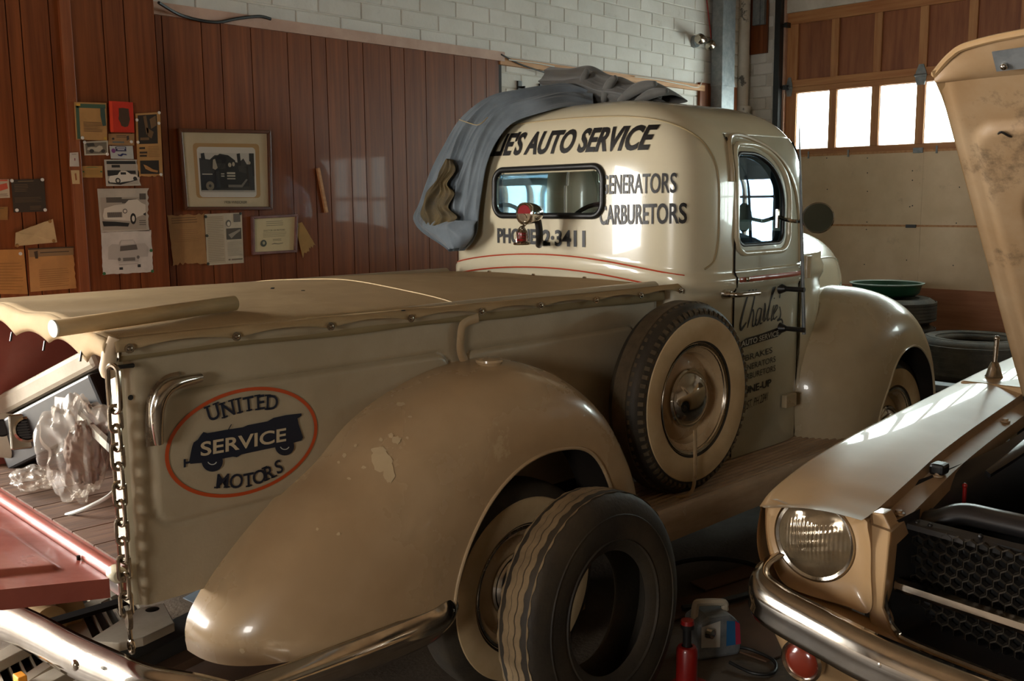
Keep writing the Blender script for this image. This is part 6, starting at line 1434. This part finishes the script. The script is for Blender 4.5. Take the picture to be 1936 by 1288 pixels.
# ================================================================ papers pinned to the panelling
class Sheet:
    """a sheet held on the wall; u runs right, v runs down, both 0..1 over the pixel quad (tl, tr, br, bl)"""
    def __init__(s, name, quad, label, cat, col, y, rag=(0, 0, 0, 0), group='papers pinned to the panelling', mt=None, curl=0.0, th=.0012, col2=None):
        s.q = [Vector(rY(px, py, y)) for px, py in quad]; s.y = y
        zs_ = [p.z for p in s.q]; xs_ = [p.x for p in s.q]
        s.root = thing(name, label, cat, ((min(xs_)+max(xs_))/2, y, min(zs_)), group); s.k = 0; s.curl = curl; s.b0 = .0044+th
        N_ = 14; out = []; rs = random.Random(len(label)*7+int(quad[0][0]))
        for e, (a, b) in enumerate((((0, 0), (1, 0)), ((1, 0), (1, 1)), ((1, 1), (0, 1)), ((0, 1), (0, 0)))):
            for i in range(N_):
                t = i/N_; u, v = a[0]+(b[0]-a[0])*t, a[1]+(b[1]-a[1])*t
                if rag[e] and i: d = rag[e]*rs.uniform(0, 1); u += (0, -d, 0, d)[e]; v += (d, 0, -d, 0)[e]
                out.append((u, v))
        V = [s.P(u, v, .004) for u, v in out]; n = len(V); c = s.P(.5, .5, .004)
        V2 = [s.P(u, v, .004+th) for u, v in out]; c2 = s.P(.5, .5, .004+th)
        mb = MB().add(V+[c]+V2+[c2], [(n, i, (i+1) % n) for i in range(n)]+[(2*n+1, n+1+(i+1) % n, n+1+i) for i in range(n)]+[(i, (i+1) % n, n+1+(i+1) % n, n+1+i) for i in range(n)])
        m_ = mt or mat(name+'_paper', col, .75, col2=col2 or tuple(int(c_*.84) for c_ in col), scale=9, amt=.7)
        obj('sheet', mb, m_, s.root, smooth=False)
    def P(s, u, v, d=.0):
        a = s.q[0].lerp(s.q[1], u); b = s.q[3].lerp(s.q[2], u); p = a.lerp(b, v); w = s.curl*(u-.3)**2
        return (p.x, s.y-d-w, p.z)
    def ink(s, polys, col, nm='print', mt=None):
        s.k += 1; d = s.b0+.0004*s.k; mb = MB()
        for po in polys: mb.add([s.P(u, v, d) for u, v in po], [tuple(range(len(po)))])
        o = obj(nm, mb, mt or flat('print_%02x%02x%02x' % col, col, .7), s.root, smooth=False); o['kind'] = 'stuff' if len(polys) > 1 else 'print'
        if len(polys) <= 1: del o['kind']
        return s
    def lines(s, u0, u1, v0, v1, n, col, frac=.35, seed=1):
        rs = random.Random(seed); dv = (v1-v0)/n
        return s.ink([[(u0, v0+i*dv), (u1-(u1-u0)*rs.choice((0, .03, .08, .3)), v0+i*dv), (u1-(u1-u0)*rs.choice((0, .03, .08)), v0+i*dv+dv*frac), (u0, v0+i*dv+dv*frac)] for i in range(n)], col, 'text_lines')
    def pins(s, pts, col=(225, 222, 214)):
        for u, v in pts:
            p = s.P(u, v, s.b0+.002); obj('pin', MB().lathe([(0, -.004), (.006, -.003), (.008, .001)], p, 'y', 10), flat('pin_%02x%02x%02x' % col, col, .4), s.root)
        return s
    def text(s, body, u0, u1, v, h, col, **k):
        s.k += 1; d = s.b0+.0004*s.k; V, Fc = text2d(body, **k); w = max(p[0] for p in V); ym = max(p[1] for p in V)
        obj('lettering', MB().add([s.P(u0+(u1-u0)*p[0]/w, v-h*p[1]/ym, d) for p in V], Fc), flat('print_%02x%02x%02x' % col, col, .7), s.root, smooth=False)['kind'] = 'stuff'
        return s
def R4(u0, v0, u1, v1): return [(u0, v0), (u1, v0), (u1, v1), (u0, v1)]
def circ(u, v, r, ry=None, n=16): return [(u+r*math.cos(2*PI*i/n), v+(ry or r)*math.sin(2*PI*i/n)) for i in range(n)]
DK, MD, LT_ = (34, 31, 29), (110, 104, 96), (196, 190, 178)
yq = YQ-.001; yp = YP-.001; ybt = YQ-.023
TAN = (188, 142, 84)
Sheet('illustrated_page', [(139, 193), (200, 195), (202, 266), (143, 264)], 'tan page with a green illustrated border, top left of the cluster', 'paper', TAN, ybt-.001).ink([R4(.06, .04, .97, .15), R4(.04, .1, .14, .98)], (66, 92, 72)).ink([[(.80, .12), (.94, .12), (.97, .6), (.86, .62), (.80, .35)]], (58, 78, 70)).lines(.25, .85, .52, .80, 7, (96, 66, 40)).pins([(.2, .95)]).ink([R4(.06, .04, .18, .10), [(.9, .9), (.98, .92), (.96, .98), (.88, .97)]], (200, 160, 60))
bk = Sheet('red_book_cover', [(204, 191), (249, 194), (252, 251), (207, 250)], 'bright red book cover with a dark emblem', 'book cover', (206, 48, 18), yq-.008, th=.008)
bk.ink([[(.38, .22), (.55, .20), (.80, .22), (.82, .45), (.84, .56), (.78, .72), (.74, .80), (.6, .83), (.46, .79), (.42, .68), (.35, .57), (.38, .45)]], (74, 50, 30)).ink([R4(0, .02, .12, 1)], (228, 66, 26))
mg = Sheet('magazine_page', [(255, 215), (302, 212), (307, 335), (260, 335)], 'tall tan magazine page with two dark pictures, rightmost of the cluster', 'paper', TAN, yq, rag=(0, 0, .03, 0))
mg.ink([R4(.08, .03, .85, .48)], (44, 34, 24)).ink([[(.3, .05), (.42, .04), (.5, .3), (.4, .34)], [(.55, .1), (.8, .05), (.82, .2), (.6, .25)], R4(.15, .38, .5, .42), [(.4, .22), (.7, .3), (.6, .4), (.45, .36)]], (112, 84, 52)).ink([R4(.1, .53, .32, .56), R4(.1, .60, .4, .63), R4(.1, .65, .38, .68)], (52, 36, 22)).lines(.45, .9, .52, .7, 7, (150, 108, 62)).ink([R4(.1, .74, .85, .95)], (40, 32, 24)).ink([[(.22, .8), (.35, .82), (.6, .88), (.8, .9), (.78, .93), (.5, .91), (.3, .87)]], (176, 126, 72)).pins([(.95, .01), (.04, .1), (.92, .17), (.05, .45), (.92, .96)])
Sheet('race_car_photo', [(157, 268), (203, 266), (204, 293), (159, 294)], 'small cream edged photo of an old open car', 'photo', (204, 196, 176), yq).ink([R4(.06, .1, .94, .9)], (118, 108, 92)).ink([[(.15, .45), (.3, .4), (.5, .45), (.62, .32), (.75, .38), (.78, .6), (.6, .78), (.3, .7), (.12, .6)]], (178, 168, 148)).ink([circ(.3, .7, .1, .14), circ(.78, .72, .09, .13), [(.1, .15), (.4, .12), (.45, .35), (.15, .38)]], (62, 56, 48)).pins([(.04, .05), (.95, .95)])
Sheet('ticket_stub', [(204, 253), (253, 253), (253, 275), (204, 274)], 'small tan printed ticket under the red cover', 'ticket', (166, 128, 84), yq).ink([circ(.18, .45, .05, .1), [(.7, .2), (.78, .15), (.8, .5), (.7, .6)]], (70, 60, 54)).lines(.3, .7, .15, .4, 2, (80, 68, 60)).ink([R4(.15, .68, .6, .82)], (104, 108, 104)).pins([(.88, .7)])
Sheet('matchbook_card', [(206, 276), (250, 276), (252, 301), (209, 300)], 'small white card with a blue and purple logo under the ticket', 'card', (188, 190, 186), yq).ink([R4(.24, .06, .7, .42)], (46, 44, 78)).ink([R4(.28, .12, .66, .2), R4(.32, .26, .62, .33)], (196, 196, 200)).ink([circ(.14, .38, .09, .18)], (120, 62, 120)).ink([[(.3, .62), (.4, .7), (.5, .58), (.68, .62), (.7, .72), (.55, .68), (.45, .82), (.32, .76)]], (38, 40, 96))
Sheet('receipt', [(131, 289), (147, 288), (149, 315), (131, 315)], 'white slip on the batten, upper of the two', 'slip', (206, 196, 184), ybt-.001).ink([[(.5, .4), (.62, .42), (.6, .6), (.52, .58)]], (128, 50, 70)).lines(.2, .8, .1, .2, 1, (120, 104, 96))
Sheet('receipt', [(133, 322), (149, 322), (150, 348), (136, 348)], 'yellowed slip on the batten, lower of the two', 'slip', (210, 180, 132), ybt-.001).ink([[(.4, .25), (.6, .2), (.65, .7), (.45, .75)]], (150, 90, 50))
Sheet('tan_card', [(154, 314), (193, 314), (193, 336), (155, 336)], 'small tan card with green ornaments left of the car photos', 'card', (178, 136, 70), yq).ink([[(.1, .15), (.3, .08), (.6, .08), (.9, .15), (.6, .13), (.3, .13)], R4(.02, .42, .1, .55), R4(.88, .42, .98, .55)], (70, 110, 70)).lines(.1, .9, .35, .8, 3, (150, 112, 60))
# car photographs
ph = Sheet('sedan_photo', [(196, 302), (258, 302), (266, 351), (200, 352)], 'black and white photo of a pale saloon under a shed roof', 'photo', (196, 190, 178), yq, rag=(0, .03, 0, 0))
ph.ink([R4(.06, .05, .94, .95)], (168, 160, 148)).ink([R4(.06, .05, .94, .17), R4(.2, .2, .45, .3), R4(.06, .4, .45, .62), R4(.6, .42, .9, .55), [(.06, .8), (.4, .88), (.9, .72), (.92, .78), (.4, .96), (.06, .9)]], (40, 37, 34)).ink([[(.08, .75), (.12, .62), (.35, .58), (.42, .46), (.62, .44), (.75, .56), (.92, .6), (.93, .75), (.7, .82), (.3, .88), (.1, .86)]], (214, 208, 196)).ink([circ(.34, .8, .075, .11), circ(.85, .73, .06, .08), R4(.44, .48, .6, .57)], (46, 42, 40)).ink([circ(.34, .8, .04, .06)], (190, 184, 172))
ph = Sheet('roadster_photo', [(183, 357), (281, 356), (282, 437), (190, 440)], 'large torn grey photo of a grilled saloon seen from the front corner', 'photo', (190, 182, 168), yq, rag=(0, .05, .02, 0))
ph.ink([R4(.04, .2, .93, .95)], (164, 154, 140)).ink([R4(.15, .2, .45, .32), R4(.45, .24, .75, .34), R4(.8, .12, .93, .26)], (84, 78, 70)).ink([[(.06, .62), (.1, .45), (.3, .38), (.5, .36), (.58, .27), (.75, .25), (.84, .34), (.92, .38), (.92, .6), (.75, .66), (.66, .76), (.3, .72), (.08, .7)]], (208, 200, 186)).ink([[(.04, .74), (.3, .76), (.58, .8), (.55, .88), (.3, .86), (.06, .86)], circ(.66, .7, .06, .13), [(.86, .6), (.92, .56), (.92, .64)]], (38, 34, 32)).ink([R4(.15, .54, .44, .66)], (120, 112, 102)).ink([[(.15+.04*i, .55), (.165+.04*i, .55), (.165+.04*i, .65), (.15+.04*i, .65)] for i in range(7)]+[circ(.5, .52, .045, .055)], (78, 72, 66)).ink([circ(.66, .7, .03, .07), R4(.1, .67, .5, .70), circ(.5, .52, .03, .035)], (216, 208, 196)).lines(.78, .92, .74, .88, 3, (96, 88, 80))
ph = Sheet('taxi_drawing', [(190, 440), (285, 435), (290, 515), (193, 520)], 'white sheet with a grey front view of a car with open doors', 'drawing', (212, 206, 198), yq, rag=(0, .02, .015, .01))
ph.ink([[(.13, .35), (.2, .28), (.33, .3), (.38, .2), (.62, .2), (.68, .3), (.85, .3), (.92, .4), (.9, .62), (.72, .62), (.7, .78), (.32, .8), (.3, .66), (.12, .64)]], (178, 172, 164)).ink([[(.36, .34), (.68, .32), (.7, .44), (.35, .46)]], (92, 86, 80)).ink([R4(.40, .62, .64, .70), circ(.33, .65, .03, .04), circ(.7, .62, .03, .04)], (110, 104, 98)).ink([R4(.32, .84, .39, .9), R4(.68, .79, .74, .86)], (52, 48, 46)).ink([R4(.3, .73, .73, .76), [(.38, .22), (.62, .22), (.64, .3), (.36, .31)]], (198, 192, 184))
for u, v in ((.97, .48), (.97, .97), (.03, .97)): ph.pins([(u, v)], (60, 110, 70))
# left of the batten
pl = Sheet('dark_notice', [(20, 340), (82, 338), (87, 400), (25, 402)], 'dark printed notice with pale corner pins left of the batten', 'notice', (62, 50, 38), yq); pl.lines(.08, .5, .15, .4, 5, (104, 84, 62)).lines(.06, .9, .55, .72, 4, (96, 78, 56), seed=3).lines(.2, .7, .05, .09, 1, (150, 124, 88)).lines(.5, .85, .82, .95, 3, (110, 88, 62), seed=4).pins([(.02, .03), (.95, .03), (.1, .93), (.96, .95)])
cp = Sheet('curled_paper', [(28, 440), (95, 414), (103, 458), (27, 466)], 'blank pale paper curling off the wall, folded over at its top', 'paper', (196, 172, 128), yq-.012, curl=.05, rag=(.02, 0, 0, 0)); cp.pins([(.05, .95), (.93, .92), (.92, .06)], (150, 110, 60))
Sheet('tan_letter', [(52, 470), (139, 466), (144, 545), (57, 552)], 'tan typed letter with a dark heading band nearest the batten', 'letter', (196, 144, 86), yq, rag=(0, .03, 0, 0)).ink([R4(.02, .02, .98, .2)], (140, 112, 78)).ink([R4(0, 0, 1, .03), [(.12, .08), (.2, .06), (.2, .24), (.14, .24)], R4(.25, .1, .88, .12)], (70, 54, 38)).lines(.2, .85, .5, .95, 9, (160, 116, 66))
Sheet('tan_letter', [(-60, 474), (44, 471), (52, 556), (-60, 556)], 'plain tan typed letter cut by the left edge of the view', 'letter', (192, 136, 72), yq).lines(.1, .95, .3, .95, 10, (160, 112, 56)).pins([(.93, .1)])
Sheet('red_card', [(-40, 340), (16, 339), (18, 374), (-40, 376)], 'white card with red artwork at the left edge', 'card', (204, 186, 160), yq).ink([[(.3, .4), (.92, .2), (.95, .5), (.4, .75)], R4(.6, .02, .95, .1)], (196, 86, 62)).lines(.3, .95, .78, .95, 2, (120, 96, 80))
Sheet('wood_tag', [(-40, 392), (14, 391), (14, 416), (-40, 416)], 'small tan slip under the red card at the left edge', 'slip', (156, 112, 56), yq).lines(.3, .9, .1, .2, 1, (96, 82, 48))
# lower row right of the corner
Sheet('torn_letter', [(315, 407), (385, 403), (391, 500), (326, 503)], 'torn brown parchment letter under the large frame', 'letter', (176, 132, 80), yp, rag=(.04, .02, .07, .03)).lines(.1, .8, .06, .2, 3, (120, 86, 50)).lines(.1, .8, .3, .56, 7, (140, 102, 62), frac=.2)
nw = Sheet('newspaper_page', [(386, 405), (456, 402), (460, 497), (391, 502)], 'pale newspaper page with small photos beside the torn letter', 'paper', (206, 196, 172), yp); nw.ink([R4(.03, .04, .5, .97)], (186, 172, 146)).lines(.05, .48, .06, .95, 26, (150, 138, 116), frac=.3).ink([R4(.55, .3, .96, .52)], (86, 80, 70)).ink([R4(.76, .02, .95, .18), circ(.62, .2, .07, .07)], (110, 104, 94)).ink([[(.6, .42), (.8, .36), (.93, .32), (.93, .36), (.8, .42), (.68, .5)]], (150, 144, 130)).ink([circ(.62, .21, .045, .045)], (206, 196, 176)).lines(.56, .96, .57, .86, 12, (168, 158, 138), frac=.3).ink([R4(.57, .90, .62, .93), R4(.66, .905, .96, .93)], (120, 108, 92)).pins([(.02, .05), (.03, .42), (.02, .97), (.96, .02)], (60, 66, 58))
tp_ = Sheet('torn_slip', [(556, 424), (570, 420), (596, 464), (572, 488)], 'torn tan slip sticking out behind the small framed certificate', 'slip', (176, 134, 72), yp, rag=(0, .02, .12, 0)); tp_.pins([(.2, .08)], (90, 80, 60))
# wood sliver and screws
A, B_ = rY(601, 318, YP-.012), rY(617, 402, YP-.012)
single('wood_strip', MB().tube([A, B_], .012, 4), 'pine', 'short pale wooden stick nailed at a slant on the panelling', 'stick', smooth=False)
# frames
def frame(name, quad, w, label, mt, y, d=.022):
    q = [Vector(rY(px, py, y)) for px, py in quad]; c = sum(q, Vector())/4; root = thing(name, label, 'picture frame', (c.x, y, min(p.z for p in q)))
    inn = [p+(c-p).normalized()*0+Vector(((1 if p.x < c.x else -1)*w, 0, (1 if p.z < c.z else -1)*w)) for p in q]
    for i in range(4):
        a, b, c2, d2 = q[i], q[(i+1) % 4], inn[(i+1) % 4], inn[i]; off = Vector((0, -d, 0))
        obj('moulding', MB().hexa([tuple(p) for p in (a, b, c2, d2)]+[tuple(p+off) for p in (a, b, c2, d2)]), mt, root, smooth=False, bevel=.003)
    return root, inn, q
class Art(Sheet):
    def __init__(s, root, q, y): s.q = q; s.y = y; s.root = root; s.k = 0; s.curl = 0; s.b0 = .0056
fr, inn, q = frame('picture_frame', [(334, 243), (508, 247), (512, 397), (346, 398)], .018, 'large dark wood frame holding a mounted photo of an antique truck', flat('frame_wood', (92, 54, 32), .35), YP-.002)
fr['category'] = 'picture frame'
s = Art(fr, inn, YP-.003); 
MATT = mat('mount_board', (206, 192, 160), .7, col2=(190, 172, 136), scale=5, amt=.6)
s.ink([R4(0, 0, 1, 1)], (0, 0, 0), 'mount_board', mt=MATT)
def rrect(u0, v0, u1, v1, r, ry): 
    P = []
    for cu, cv, a0 in ((u1-r, v0+ry, -90), (u1-r, v1-ry, 0), (u0+r, v1-ry, 90), (u0+r, v0+ry, 180)):
        for i in range(6): a = math.radians(a0+90*i/5); P.append((cu+r*math.cos(a), cv+ry*math.sin(a)))
    return P
s.ink([rrect(.12, .14, .90, .88, .04, .05)], (178, 142, 92)).ink([rrect(.16, .19, .85, .87, .04, .05)], (206, 202, 192))
s.ink([R4(.18, .27, .83, .79)], (58, 54, 50)).ink([[(.18, .27), (.83, .27), (.83, .42), (.74, .42), (.70, .34), (.64, .40), (.56, .38), (.46, .30), (.36, .30), (.30, .36), (.18, .34)]], (190, 186, 176))
s.ink([[(.32, .36), (.42, .28), (.52, .30), (.60, .37), (.60, .41), (.34, .41)], R4(.77, .27, .83, .58), [(.20, .28), (.24, .27), (.25, .36), (.2, .37)], [(.62, .28), (.66, .27), (.67, .44), (.63, .44)], [(.18, .60), (.22, .54), (.34, .54), (.36, .50), (.48, .48), (.48, .40), (.63, .40), (.64, .52), (.74, .55), (.76, .72), (.18, .78)]], (34, 32, 31))
s.ink([circ(.285, .715, .065, .085)], (24, 22, 21)).ink([circ(.285, .715, .048, .062)], (122, 112, 92)).ink([circ(.285, .715, .016, .02)], (34, 30, 28))
s.ink([[(.335, .36), (.36, .35), (.37, .40), (.385, .47), (.36, .50), (.325, .48)], circ(.53, .43, .02, .03), circ(.575, .42, .016, .03), circ(.77, .40, .014, .022)], (176, 164, 144))
s.ink([[(.36, .49), (.40, .48), (.41, .74), (.36, .74)], [(.745, .44), (.80, .45), (.82, .76), (.775, .78)]], (46, 46, 48))
s.ink([R4(.49, .53, .59, .555), R4(.49, .57, .59, .59), R4(.49, .61, .59, .625), R4(.42, .545, .46, .56), R4(.42, .575, .46, .59), R4(.2, .55, .32, .565)], (186, 178, 160)).ink([[(.50, .70), (.66, .70), (.72, .62), (.74, .63), (.67, .735), (.50, .735)]], (118, 112, 102))
s.ink([R4(.18, .775, .83, .80)], (168, 162, 150)).text('1926 WRECKER', .44, .72, .955, .035, (84, 74, 58))
obj('frame_glass', MB().add([tuple(p+Vector((0, -.016, 0))) for p in inn], [(0, 1, 2, 3)]), 'pictureglass', fr, smooth=False)
fr2, inn2, q2 = frame('certificate_frame', [(473, 409), (560, 405), (558, 477), (475, 482)], .014, 'small mauve frame holding a cream certificate below the large frame', mat('mauve_frame', (140, 104, 98), .5, col2=(104, 74, 70), scale=14, amt=.7), YP-.002)
s = Art(fr2, inn2, YP-.003); s.ink([R4(-.02, -.02, 1.02, 1.02)], (0, 0, 0), 'certificate', mt=mat('certificate_paper', (212, 196, 154), .7, col2=(200, 180, 136), scale=7, amt=.6))
GR = (120, 112, 88)
s.text('DOCTOR OF MOTORS', .24, .76, .40, .05, (84, 78, 62)).lines(.3, .72, .10, .28, 3, GR, frac=.22).lines(.22, .80, .44, .60, 4, GR, frac=.2, seed=2).lines(.46, .68, .64, .72, 2, GR, frac=.3).ink([[(.43, .79), (.5, .76), (.6, .785), (.72, .765), (.72, .78), (.6, .80), (.5, .78), (.44, .80)]], (110, 100, 78)).ink([circ(.23, .75, .075, .105)], (74, 78, 66)).ink([circ(.235, .74, .032, .05)], (170, 160, 128))
